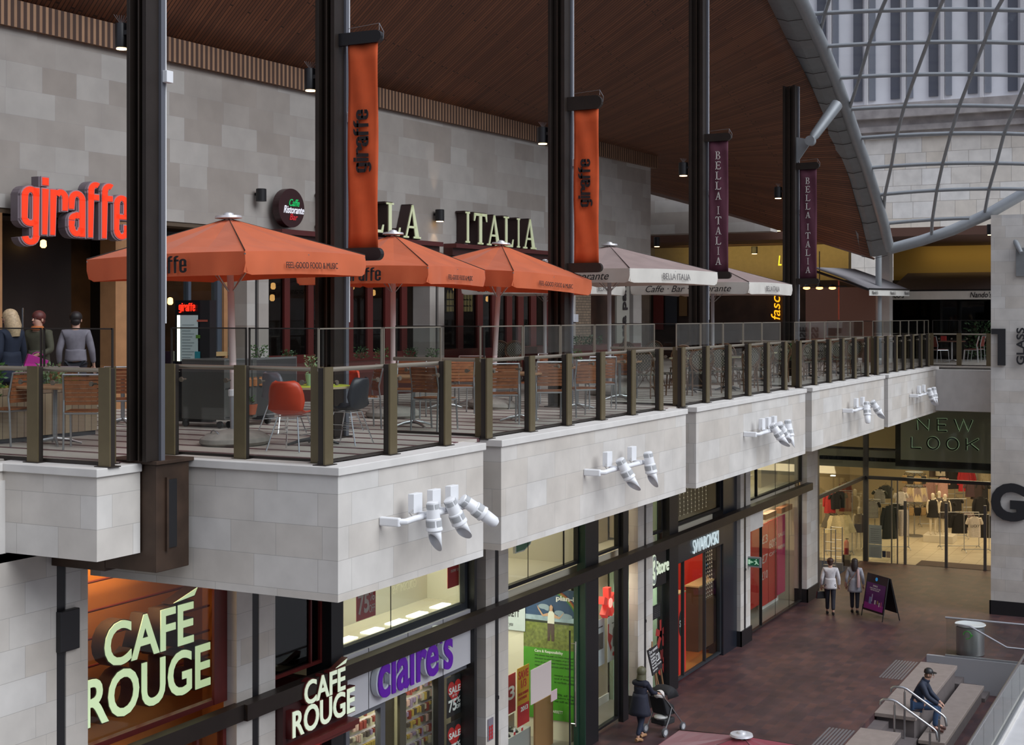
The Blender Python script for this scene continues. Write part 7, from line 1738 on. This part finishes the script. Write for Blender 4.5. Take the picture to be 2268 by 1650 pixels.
# round bag stand
p = at_D(2025, 700, 57.6); bs_ = thing('display_stand', 'round stand with tiers of handbags and skirts left of the mannequins', 'stand', (p.x, p.y, .01))
MB().lathe([(.38, 0), (.38, .03), (.05, .05)], (p.x, p.y, .01), 28).build('base', alu, bs_, smooth=True); MB().tube([(p.x, p.y, .03), (p.x, p.y, 2.65)], .03, 10).build('pole', alu, bs_)
for z in (2.62, 2.05, 1.35): MB().lathe([(.36, 0), (.36, .02)], (p.x, p.y, z), 24).build('tier', alu, bs_)
k = 0
for (z, kd, cs_) in ((2.60, 'bag', ((.34, .22, .10), (.02, .015, .012))), (2.03, 'skirt', ((.33, .25, .22), (.55, .44, .27))), (1.33, 'bag', ((.015, .012, .012), (.36, .24, .11)))):
    for j in range(5):
        a = -1.2 + j * .6; c_ = cs_[j % 2]; k += 1
        g_ = garment(('tan' if c_[0] > .3 else ('dark' if c_[0] < .05 else 'pale')) + (' handbag' if kd == 'bag' else ' pleated skirt') + ' on the ' + {2.60: 'top', 2.03: 'middle', 1.33: 'lower'}[z] + ' tier of the round stand, ' + ['first', 'second', 'third', 'fourth', 'fifth'][j] + ' from the left', 2025, 57.3, z, .36, .42 if kd == 'bag' else .55, c_, kd, grp='goods on the round stand')
        g_.location = (p.x - .42 * math.cos(a + .47) , p.y - .42 * math.sin(a + .47) + (.0), z); g_.rotation_euler[2] = a + .47 - math.pi / 2 + math.pi * 0
# mannequins
mq = mat('mannequin_white', (.72, .64, .50), .4)
def mannequin(lab, px, D, col, trs, z=.3, yaw=0):
    p = at_D(px, 700, D); t = thing('mannequin', lab, 'mannequin', (0, 0, 0), 'mannequins on the white plinth')
    J = {'p': ((0, 0, .90), .13), 'c': ((0, 0, 1.2), (.15, .10)), 'n': ((0, 0, 1.42), .05), 'h0': ((0, .01, 1.53), .075), 'h1': ((0, .01, 1.66), .075),
         'lh': ((-.09, 0, .82), .085), 'lk': ((-.09, .02, .46), .05), 'la': ((-.09, 0, .06), .032), 'lt': ((-.09, .13, .02), .03), 'rh': ((.09, 0, .82), .085), 'rk': ((.10, .04, .46), .05), 'ra': ((.11, .05, .06), .032), 'rt': ((.12, .18, .02), .03),
         'ls': ((-.17, 0, 1.36), .05), 'le': ((-.23, .0, 1.08), .036), 'lw': ((-.22, .06, .84), .024), 'rs': ((.17, 0, 1.36), .05), 're': ((.23, 0, 1.08), .036), 'rw': ((.22, .06, .84), .024)}
    E_ = [('p', 'c'), ('c', 'n'), ('n', 'h0'), ('h0', 'h1'), ('p', 'lh'), ('lh', 'lk'), ('lk', 'la'), ('la', 'lt'), ('p', 'rh'), ('rh', 'rk'), ('rk', 'ra'), ('ra', 'rt'), ('c', 'ls'), ('ls', 'le'), ('le', 'lw'), ('c', 'rs'), ('rs', 're'), ('re', 'rw')]
    skinmesh('body', J, E_, mq, t)
    G = [[(w_ * math.cos(a), w_ * .72 * math.sin(a), z_) for a in [2 * math.pi * k / 20 for k in range(21)]] for w_, z_ in ((.13, 1.38), (.185, 1.3), (.16, 1.1), (.17, .95), (.25, .68))]
    MB().grid(G).build('dress', mat('dress_%d' % int(px), col, .8, var=.15, scale=25), t, smooth=True)
    t.location = (p.x, p.y, z); t.rotation_euler = (0, 0, -math.pi / 2 + R(27.2) + math.pi + yaw)
pp = at_D(2078, 700, 56.3)
pt2 = thing('plinth', 'low white plinth under the three mannequins', 'plinth', (pp.x, pp.y, .01))
MB().box(pp.x - .5, pp.x + .5, pp.y - .65, pp.y + .5, .01, .3).build('box', mat('plinth_white', (.78, .72, .6), .4), pt2, bevel=.01)
mannequin('left mannequin in a short black dress', 2066, 56.2, BK, 0); mannequin('middle, tallest-standing mannequin with grey and black clothes', 2080, 56.7, (.12, .10, .09), 0, .32); mannequin('right mannequin in a patterned dark dress', 2093, 56.2, (.05, .04, .035), 0, .26)
mannequin('mannequin seen through the glass left of the corner post', 1902, 54.0, (.03, .01, .02), 0, .05); COL.objects['mannequin.003']['group'] = 'mannequin by the corner'
# notices on the glass, security gates, extinguisher
for (px0, px1, yt, yb, lab, c_) in ((1924, 1953, 1162, 1204, 'large pale blue notice on the store glass', (.28, .33, .36)), (1924, 1953, 1205, 1234, 'lower pale blue notice with printed hours on the store glass', (.30, .35, .38)), (1954, 1962, 1220, 1234, 'small dark blue sticker on the store glass', (.03, .04, .08)), (1963, 1972, 1221, 1235, 'small pinkish sticker on the store glass', (.35, .28, .24))):
    O_, w_, h_ = RU(px0, px1, yt, yb, 51.96); t = poster('window_notice', lab, O_, LR, w_, h_, c_, cat='notice')
    if px0 == 1924:
        for k in range(7): ptext(t, 'opening hours', O_, LR, .12, .12 + .11 * k, .7, .035, w_, h_, grey_ink)
for k, px in enumerate((1838, 1853)):
    p = at_D(px, 700, 49.3 + k * .5); t = thing('security_gate', 'slim grey security gate in the side doorway of the store, ' + ('left' if k == 0 else 'right'), 'gate', (p.x, p.y, .01), 'security gates')
    for s in (-1, 1): MB().tube([(p.x + s * .0, p.y + s * .2, .01), (p.x, p.y + s * .2, 1.55)], .018, 6).build('upright', alu, t)
    for z in (.5, .8, 1.1, 1.54): MB().tube([(p.x, p.y - .2, z), (p.x, p.y + .2, z)], .010, 6).build('bar', alu, t)
    MB().box(p.x - .08, p.x + .08, p.y - .22, p.y + .22, .01, .3).build('base', mat('gate_grey', (.3, .3, .32), .4), t)
p = at_D(1875, 700, 50.8); t = thing('fire_extinguisher', 'red fire extinguisher by the side doorway of the store', 'fire extinguisher', (p.x, p.y, .7))
MB().lathe([(.08, .4), (.085, .42), (.085, .85), (.04, .93), (.02, .95)], (p.x, p.y, 0), 16).build('cylinder', redm, t, smooth=True); MB().box(p.x - .02, p.x + .02, p.y - .07, p.y + .03, .95, 1.0).build('valve', black, t)
MB().box(p.x - .12, p.x + .12, p.y - .12, p.y + .12, .01, .4).build('stand', dark_brown, t)
# =================================================================== PEOPLE
def hand(J, E_, k, w, d, curl=.4, side=1, s=1.0):
    """palm, four unequal fingers with a knuckle bend and a side thumb, growing out of wrist key k at w along d"""
    w = Vector(w); d = Vector(d).normalized(); dn = Vector((0, 0, -1)); 
    x = d.cross(dn); x = x.normalized() if x.length > .2 else Vector((0, 1, 0)) * side
    inn = x.cross(d).normalized()
    J[k + 'P'] = (tuple(w + d * .055 * s), (.030 * s, .018 * s)); E_.append((k, k + 'P'))
    for i, (o, L) in enumerate(((-.027, .062), (-.009, .075), (.009, .070), (.026, .054))):
        b_ = w + d * .085 * s + x * o * s
        J['%sf%da' % (k, i)] = (tuple(b_), .0095 * s); m_ = b_ + (d + inn * curl * .5).normalized() * L * .5 * s; J['%sf%db' % (k, i)] = (tuple(m_), .0085 * s)
        J['%sf%dc' % (k, i)] = (tuple(m_ + (d + inn * curl * 1.6).normalized() * L * .5 * s), .007 * s)
        E_ += [(k + 'P', '%sf%da' % (k, i)), ('%sf%da' % (k, i), '%sf%db' % (k, i)), ('%sf%db' % (k, i), '%sf%dc' % (k, i))]
    J[k + 't0'] = (tuple(w + d * .03 * s - x * .032 * s * side), .012 * s); J[k + 't1'] = (tuple(w + d * .075 * s - x * .050 * s * side + inn * .015 * s), .009 * s)
    E_ += [(k + 'P', k + 't0'), (k + 't0', k + 't1')]
def face(t, c, fwd, s=1.0, skinm=None):
    c = Vector(c); f = Vector(fwd).normalized(); x = f.cross(UP).normalized(); sk = skinm or skin
    MB().tube([c + f * .095 * s + UP * .012 * s, c + f * .118 * s - UP * .022 * s], [.008 * s, .015 * s], 6).build('nose', sk, t, smooth=True)
    MB().ball(c + f * .098 * s - UP * .055 * s, .024 * s, .012 * s, .007 * s, 6).build('mouth', mat('lips', (.40, .14, .12), .5), t)
    for e_ in (-1, 1):
        MB().ball(c + f * .092 * s + x * .033 * s * e_ + UP * .015 * s, .013 * s, .010 * s, .008 * s, 6).build('eye', mat('eye_dark', (.05, .03, .025), .3), t)
        MB().ball(c + x * .082 * s * e_ - f * .005 * s - UP * .008 * s, .012 * s, .02 * s, .032 * s, 6).build('ear', sk, t)
def person(lab, P, yaw, J0=None, walk=.12, coat=None, hem=.75, trs=(.02, .02, .03), shoe=(.02, .02, .02), hair=None, hairm=(.03, .015, .01), scale=1.0, arms=None, lean=0, hlook=(0, 1, 0), flare=.2, build_=1.0, headscarf=None):
    t = thing('person', lab, 'person', (0, 0, 0))
    lx = .085; s_ = lean
    def L(z, y=0): return y + s_ * max(0, z - .9)
    A = arms or {'ls': (-.18, L(1.38), 1.38), 'le': (-.25, L(1.1) - .06, 1.10), 'lw': (-.26, L(.9) + .04, .86), 'rs': (.18, L(1.38), 1.38), 're': (.25, L(1.1) + .0, 1.10), 'rw': (.26, L(.9) + .1, .87)}
    J = {'p': ((0, 0, .93), .12), 'w': ((0, L(1.08), 1.08), (.125, .095)), 'c': ((0, L(1.28), 1.28), (.145, .10)), 'n': ((0, L(1.44) + .01, 1.45), .052), 'h0': ((0, L(1.54) + .02, 1.545), (.072, .085)), 'h1': ((0, L(1.62) + .02, 1.64), (.074, .088)),
         'lh': ((-lx, 0, .86), .09), 'lk': ((-lx, walk * .6, .49), .057), 'la': ((-lx, walk, .09), .036), 'lt': ((-lx - .01, walk + .14, .035), .032), 'rh': ((lx, 0, .86), .09), 'rk': ((lx, -walk * .2, .49), .057), 'ra': ((lx, -walk, .09 + .03), .036), 'rt': ((lx + .01, -walk + .14, .035), .032)}
    E_ = [('p', 'w'), ('w', 'c'), ('c', 'n'), ('n', 'h0'), ('h0', 'h1'), ('p', 'lh'), ('lh', 'lk'), ('lk', 'la'), ('la', 'lt'), ('p', 'rh'), ('rh', 'rk'), ('rk', 'ra'), ('ra', 'rt'), ('c', 'ls'), ('ls', 'le'), ('le', 'lw'), ('c', 'rs'), ('rs', 're'), ('re', 'rw')]
    for k, r_ in (('ls', .055), ('le', .040), ('lw', .026), ('rs', .055), ('re', .040), ('rw', .026)): J[k] = (A[k], r_)
    for k, sd_ in (('l', 1), ('r', -1)): hand(J, E_, k + 'w', A[k + 'w'], Vector(A[k + 'w']) - Vector(A[k + 'e']), side=sd_)
    skinmesh('body', J, E_, skin, t)
    # clothes
    cm = mat('cloth_%d_%d_%d' % tuple(int(c * 200) for c in coat), coat, .8, var=.10, scale=14); tm = mat('trs_%d_%d_%d' % tuple(int(c * 200) for c in trs), trs, .8, var=.1, scale=12); sm = mat('shoe_%d_%d' % (int(shoe[0] * 200), int(shoe[1] * 200)), shoe, .5)
    K = {'p': (J['p'][0], .135 * build_), 'w': (J['w'][0], (.145 * build_, .115 * build_)), 'c': (J['c'][0], (.180 * build_, .138 * build_)), 'n': ((0, L(1.42), 1.45), .082), 'u': ((0, L(1.37) - .008, 1.375), (.135, .105)), 'ls': (A['ls'], .072), 'le': (A['le'], .058), 'lw': (tuple(Vector(A['lw']).lerp(Vector(A['le']), .12)), .042), 'rs': (A['rs'], .072), 're': (A['re'], .058), 'rw': (tuple(Vector(A['rw']).lerp(Vector(A['re']), .12)), .042)}
    skinmesh('jacket', K, [('p', 'w'), ('w', 'c'), ('c', 'u'), ('u', 'n'), ('u', 'ls'), ('ls', 'le'), ('le', 'lw'), ('u', 'rs'), ('rs', 're'), ('re', 'rw')], cm, t)
    G = []
    for f in [k / 6 for k in range(7)]:
        z = 1.12 + (hem - 1.12) * f; w_ = (.155 + (flare - .155) * f) * build_
        G.append([(w_ * math.cos(a), L(z) + w_ * .8 * math.sin(a), z + .006 * math.sin(a * 4)) for a in [2 * math.pi * k / 24 for k in range(25)]])
    MB().grid(G).build('jacket_skirt', cm, t, smooth=True, solid=.012)
    K = {'p': ((0, 0, .93), .115), 'lh': (J['lh'][0], .10), 'lk': (J['lk'][0], .072), 'la': ((J['la'][0][0], J['la'][0][1], J['la'][0][2] + .04), .058), 'rh': (J['rh'][0], .10), 'rk': (J['rk'][0], .072), 'ra': ((J['ra'][0][0], J['ra'][0][1], J['ra'][0][2] + .04), .058)}
    skinmesh('trousers', K, [('p', 'lh'), ('lh', 'lk'), ('lk', 'la'), ('p', 'rh'), ('rh', 'rk'), ('rk', 'ra')], tm, t)
    for k in ('l', 'r'):
        a = Vector(J[k + 'a'][0]); b_ = Vector(J[k + 't'][0]); MB().tube([a + Vector((0, -.06, -.045 if k == 'l' else -.045)), a + Vector((0, .02, -.03)), b_ + Vector((0, .03, .0))], [.042, .048, .034], 10).build('shoe', sm, t, smooth=True)
    hc = Vector((0, L(1.6) + .02, 1.60)); fw = Vector(hlook).normalized()
    face(t, hc + Vector((0, 0, -.01)), fw)
    hm = mat('hair_%d_%d' % (int(hairm[0] * 300), int(hairm[1] * 300)), hairm, .55, var=.25, scale=40)
    if hair == 'short': MB().ball(hc - fw * .022 + UP * .035, .100, .108, .095, 12).ball(hc - fw * .05 - UP * .03, .08, .07, .075, 10).build('hair', hm, t, smooth=True)
    if hair == 'long': MB().ball(hc - fw * .028 + UP * .03, .105, .112, .10, 12).tube([hc - fw * .05 + UP * .02, hc - fw * .085 - UP * .12, hc - fw * .11 - UP * .27], [.10, .115, .07], 12).build('hair', hm, t, smooth=True)
    if hair == 'scarf': MB().ball(hc - fw * .018 + UP * .015, .112, .120, .125, 14).tube([hc - fw * .03 - UP * .05, hc - fw * .03 - UP * .17], [.10, .12], 12).build('headscarf', hm, t, smooth=True)
    t.location = P; t.rotation_euler = (0, 0, yaw); t.scale = (scale,) * 3
    return t
FWD = -math.pi / 2                       # yaw that makes local +y look along the street (away from the camera)
p = at_z(1839, 1362, 0)
w1 = person('person walking away in a white hip-length jacket, holding a dark bag', p, FWD + .25, coat=(.62, .60, .62), hem=.80, hair='short', hairm=(.05, .02, .012), walk=.14, flare=.19)
hb_ = thing('handbag', 'dark handbag hanging from the left hand of the person in the white jacket', 'bag', (0, 0, 0))
MB().prism([(-.16, -.30), (.16, -.30), (.13, -.08), (-.13, -.08)], (0, .05, 0), (1, 0, 0), UP, (0, -1, 0), .10).build('body', black, hb_, bevel=.02)
MB().tube([(.11 * math.cos(a), 0, -.08 + .12 * math.sin(a)) for a in [math.pi * k / 8 for k in range(9)]], .008, 6).build('handle', black, hb_)
hb_.location = w1.matrix_world @ Vector((0, 0, 0)); M_ = Matrix.Translation(p) @ Matrix.Rotation(FWD + .25, 4, 'Z'); hb_.location = M_ @ Vector((-.27, .10, .77)); hb_.rotation_euler = (0, 0, FWD + .6)
p = at_z(1893, 1358, 0)
w2 = person('long-haired person walking away in a pale grey coat with a pink scarf', p, FWD + .15, coat=(.36, .36, .40), hem=.68, hair='long', hairm=(.018, .010, .010), scale=.965, flare=.22, walk=.10)
MB().tube([(.10, -.10, 1.40), (.13, -.17, 1.15), (.13, -.20, .85)], [.035, .045, .05], 8).build('scarf', mat('pink_scarf', (.50, .34, .34), .8), w2, smooth=True)
MB().tube([(.12, -.10, 1.43), (0, -.175, 1.22), (-.19, -.15, .98)], .012, 6).build('bag_strap', mat('tan_strap', (.22, .10, .07), .6), w2)
MB().prism([(-.10, -.14), (.10, -.14), (.10, 0), (-.10, 0)], (-.24, -.02, .97), (0, 1, 0), UP, (-1, 0, 0), .06).build('shoulder_bag', mat('tan_strap', (.22, .10, .07), .6), w2, bevel=.01)
# pushchair and the person pushing it
p = at_z(1417, 1640, 0); YP = FWD - .25
armsP = {'ls': (-.17, .06, 1.34), 'le': (-.20, .22, 1.12), 'lw': (-.20, .44, 1.06), 'rs': (.17, .06, 1.34), 're': (.20, .22, 1.12), 'rw': (.20, .44, 1.06)}
w3 = person('person in an olive headscarf and long navy coat pushing a pushchair', p, YP, coat=(.012, .014, .030), hem=.62, trs=(.014, .020, .045), shoe=(.33, .18, .09), hair='scarf', hairm=(.10, .095, .055), scale=.90, walk=.20, arms=armsP, lean=.10, flare=.25, build_=1.12)
pc_ = thing('pushchair', 'black pushchair with grey wheels and a white bag underneath', 'pushchair', (0, 0, 0))
def bxx(n_, m_, *a, **k): return MB().box(*a).build(n_, m_, pc_, **k)
for s in (-1, 1):
    MB().tube([(s * .20, .0, 1.02), (s * .22, .30, .72), (s * .25, .78, .20)], .014, 8).build('frame_tube', alu, pc_)
    MB().tube([(s * .23, .42, .60), (s * .24, .30, .35), (s * .25, .12, .12)], .014, 8).build('frame_tube', alu, pc_)
    for y, r_ in ((.10, .10), (.80, .095)):
        wl2 = MB().lathe([(r_ * .4, -.02), (r_, -.022), (r_, .022), (r_ * .4, .02)], (s * .27, y, r_), 18, (1, 0, 0)).build('wheel', mat('tyre_grey', (.10, .10, .11), .6), pc_)
        MB().lathe([(r_ * .65, -.026), (r_ * .65, .026)], (s * .27, y, r_), 12, (1, 0, 0)).build('hub', mat('hub_grey', (.45, .46, .48), .4), wl2)
MB().tube([(-.20, 0, 1.02), (.20, 0, 1.02)], .018, 8).build('handlebar', black, pc_)
MB().hexa([(-.21, .28, .42), (.21, .28, .42), (.21, .62, .40), (-.21, .62, .40), (-.21, .12, .86), (.21, .12, .86), (.21, .55, .62), (-.21, .55, .62)]).build('seat', mat('black_fabric', (.015, .015, .018), .8), pc_, bevel=.04)
G = [[(.24 * math.cos(a), .46 + .22 * math.sin(b2), .80 + .26 * math.cos(b2) * abs(math.sin(a)) ** .3) for a in [math.pi * k / 10 for k in range(11)]] for b2 in [-1.1 + 2.5 * j / 8 for j in range(9)]]
MB().grid(G).build('hood', mat('black_fabric', (.015, .015, .018), .8), pc_, smooth=True, solid=.01)
MB().box(-.20, .20, .20, .60, .20, .34).build('basket', mat('black_mesh', (.02, .02, .022), .8), pc_, bevel=.03)
MB().ball((0, .32, .36), .16, .17, .07, 8).build('white_bag', mat('bag_white', (.50, .50, .48), .6), pc_, smooth=True)
MB().ball((.02, .27, .88), .13, .17, .10, 10).ball((-.05, .40, .86), .09, .10, .09, 8).build('white_blanket', mat('blanket_white', (.62, .58, .56), .8), pc_, smooth=True)
MP = Matrix.Translation(p) @ Matrix.Rotation(YP, 4, 'Z'); pc_.location = MP @ Vector((0, .46, 0)); pc_.rotation_euler = (0, 0, YP); pc_.scale = (.95,) * 3
# seated man on the slab
hp = at_z(2030, 1572, .02); sm_ = thing('person', 'person sitting on the stone slab in navy jacket, jeans and black cap', 'person', (0, 0, 0))
J = {'p': ((0, 0, .13), .13), 'w': ((0, .03, .33), (.13, .11)), 'c': ((0, .13, .54), (.15, .11)), 'n': ((0, .22, .70), .055), 'h0': ((0, .27, .79), (.072, .085)), 'h1': ((0, .28, .88), (.074, .088)),
     'lh': ((-.10, .02, .12), .095), 'lk': ((-.13, .46, .13), .062), 'la': ((-.12, .44, -.33), .04), 'lt': ((-.13, .60, -.39), .035), 'rh': ((.10, .02, .12), .095), 'rk': ((.13, .47, .13), .062), 'ra': ((.12, .42, -.33), .04), 'rt': ((.13, .58, -.39), .035),
     'ls': ((-.19, .15, .62), .06), 'le': ((-.23, .28, .36), .045), 'lw': ((-.13, .49, .20), .030), 'rs': ((.19, .15, .62), .06), 're': ((.23, .28, .36), .045), 'rw': ((.13, .50, .20), .030)}
E_ = [('p', 'w'), ('w', 'c'), ('c', 'n'), ('n', 'h0'), ('h0', 'h1'), ('p', 'lh'), ('lh', 'lk'), ('lk', 'la'), ('la', 'lt'), ('p', 'rh'), ('rh', 'rk'), ('rk', 'ra'), ('ra', 'rt'), ('c', 'ls'), ('ls', 'le'), ('le', 'lw'), ('c', 'rs'), ('rs', 're'), ('re', 'rw')]
JB = dict(J)
hand(J, E_, 'lw', J['lw'][0], (.1, .8, -.5), curl=.6, side=1); hand(J, E_, 'rw', J['rw'][0], (-.1, .8, -.5), curl=.6, side=-1)
skinmesh('body', J, E_, skin, sm_)
K = {'q': ((0, .0, .06), .150), **{k: (JB[k][0], r_) for k, r_ in (('p', .165), ('w', (.165, .145)), ('c', (.185, .14)), ('ls', .08), ('le', .066), ('lw', .048), ('rs', .08), ('re', .066), ('rw', .048))}}; K['n'] = ((0, .205, .675), .08)
skinmesh('jacket', K, [('q', 'p'), ('p', 'w'), ('w', 'c'), ('c', 'n'), ('c', 'ls'), ('ls', 'le'), ('le', 'lw'), ('c', 'rs'), ('rs', 're'), ('re', 'rw')], mat('navy_jacket', (.014, .022, .045), .7, var=.15, scale=9), sm_)
MB().lathe([(.085, -.02), (.095, .03), (.085, .05)], (0, .20, .68), 16, (0, .35, 1)).build('collar', mat('navy_jacket', (.014, .022, .045), .7), sm_, smooth=True)
K = {'p': ((0, .04, .12), .14), 'lh': (JB['lh'][0], .105), 'lk': (JB['lk'][0], .080), 'la': ((-.12, .44, -.31), .066), 'rh': (JB['rh'][0], .105), 'rk': (JB['rk'][0], .080), 'ra': ((.12, .42, -.31), .066)}
skinmesh('jeans', K, [('p', 'lh'), ('lh', 'lk'), ('lk', 'la'), ('p', 'rh'), ('rh', 'rk'), ('rk', 'ra')], mat('blue_jeans', (.035, .075, .16), .8, var=.2, scale=8), sm_)
for s, y in ((-1, .44), (1, .42)): MB().tube([(s * .12, y - .07, -.385), (s * .12, y + .02, -.37), (s * .13, y + .19, -.395)], [.045, .052, .038], 10).build('shoe', mat('brown_shoe', (.09, .035, .025), .5), sm_, smooth=True)
face(sm_, (0, .275, .83), (0, 1, -.1))
MB().ball((0, .255, .80), .082, .085, .07, 10).build('hair', mat('grey_brown_hair', (.16, .09, .06), .7), sm_, smooth=True)
MB().lathe([(.104, 0), (.104, .03), (.09, .075), (.05, .105), (.01, .112)], (0, .265, .865), 20).build('cap', black, sm_, smooth=True)
MB().prism([(.085 * math.cos(a), .085 * math.sin(a) * 1.2) for a in [math.pi * k / 10 for k in range(11)]], (0, .345, .872), (1, 0, 0), (0, 1, -.12), UP, .012).build('cap_peak', black, sm_)
sm_.location = (hp.x, hp.y, .03); sm_.rotation_euler = (0, 0, math.pi + .05)
# people on the terrace
pk = at_D(22, 700, 19.6); pk.z = T
person('blonde long-haired person in a dark blue coat at the far left, head turned left', tuple(pk), B0 + 1.1, coat=(.012, .018, .040), hem=.7, hair='long', hairm=(.45, .33, .20), scale=.985, hlook=(0, 1, 0), walk=.1)
pk = at_D(86, 700, 21.0); pk.z = T
arB = {'ls': (-.18, 0, 1.38), 'le': (-.26, .03, 1.12), 'lw': (-.16, .24, 1.05), 'rs': (.18, 0, 1.38), 're': (.25, .0, 1.10), 'rw': (.2, .22, 1.08)}
wb_ = person('red-haired person in an olive parka holding a magenta bag by the entrance', tuple(pk), B0 + 2.75, coat=(.075, .070, .045), hem=.72, hair='short', hairm=(.10, .022, .018), scale=.975, arms=arB, walk=.05)
MB().lathe([(.09, 0), (.10, .03), (.085, .06)], (0, .03, 1.43), 14).build('scarf', mat('orange_scarf', (.40, .12, .03), .8), wb_, smooth=True)
mg = MB().box(-.15, .15, -.06, .06, 0, .19).tube([(.09 * math.cos(a), 0, .18 + .08 * math.sin(a)) for a in [math.pi * k / 6 for k in range(7)]], .008, 6).build('handbag', mat('magenta_leather', (.42, .02, .24), .4), label='magenta handbag held by the person in the olive parka', cat='bag', loc=(0, 0, 0), bevel=.01)
q = Matrix.Translation(pk) @ Matrix.Rotation(B0 + 2.75, 4, 'Z') @ Vector((-.16, .30, .82)); mg.location = q; mg.rotation_euler = (0, .35, B0 + .5)
pk = at_D(168, 700, 21.8); pk.z = T
person('dark-haired person in a lilac-grey top, back to us near the wooden wall', tuple(pk), B0 + .1, coat=(.22, .20, .24), hem=.93, hair='short', hairm=(.012, .008, .008), scale=.97, walk=.02, flare=.17)
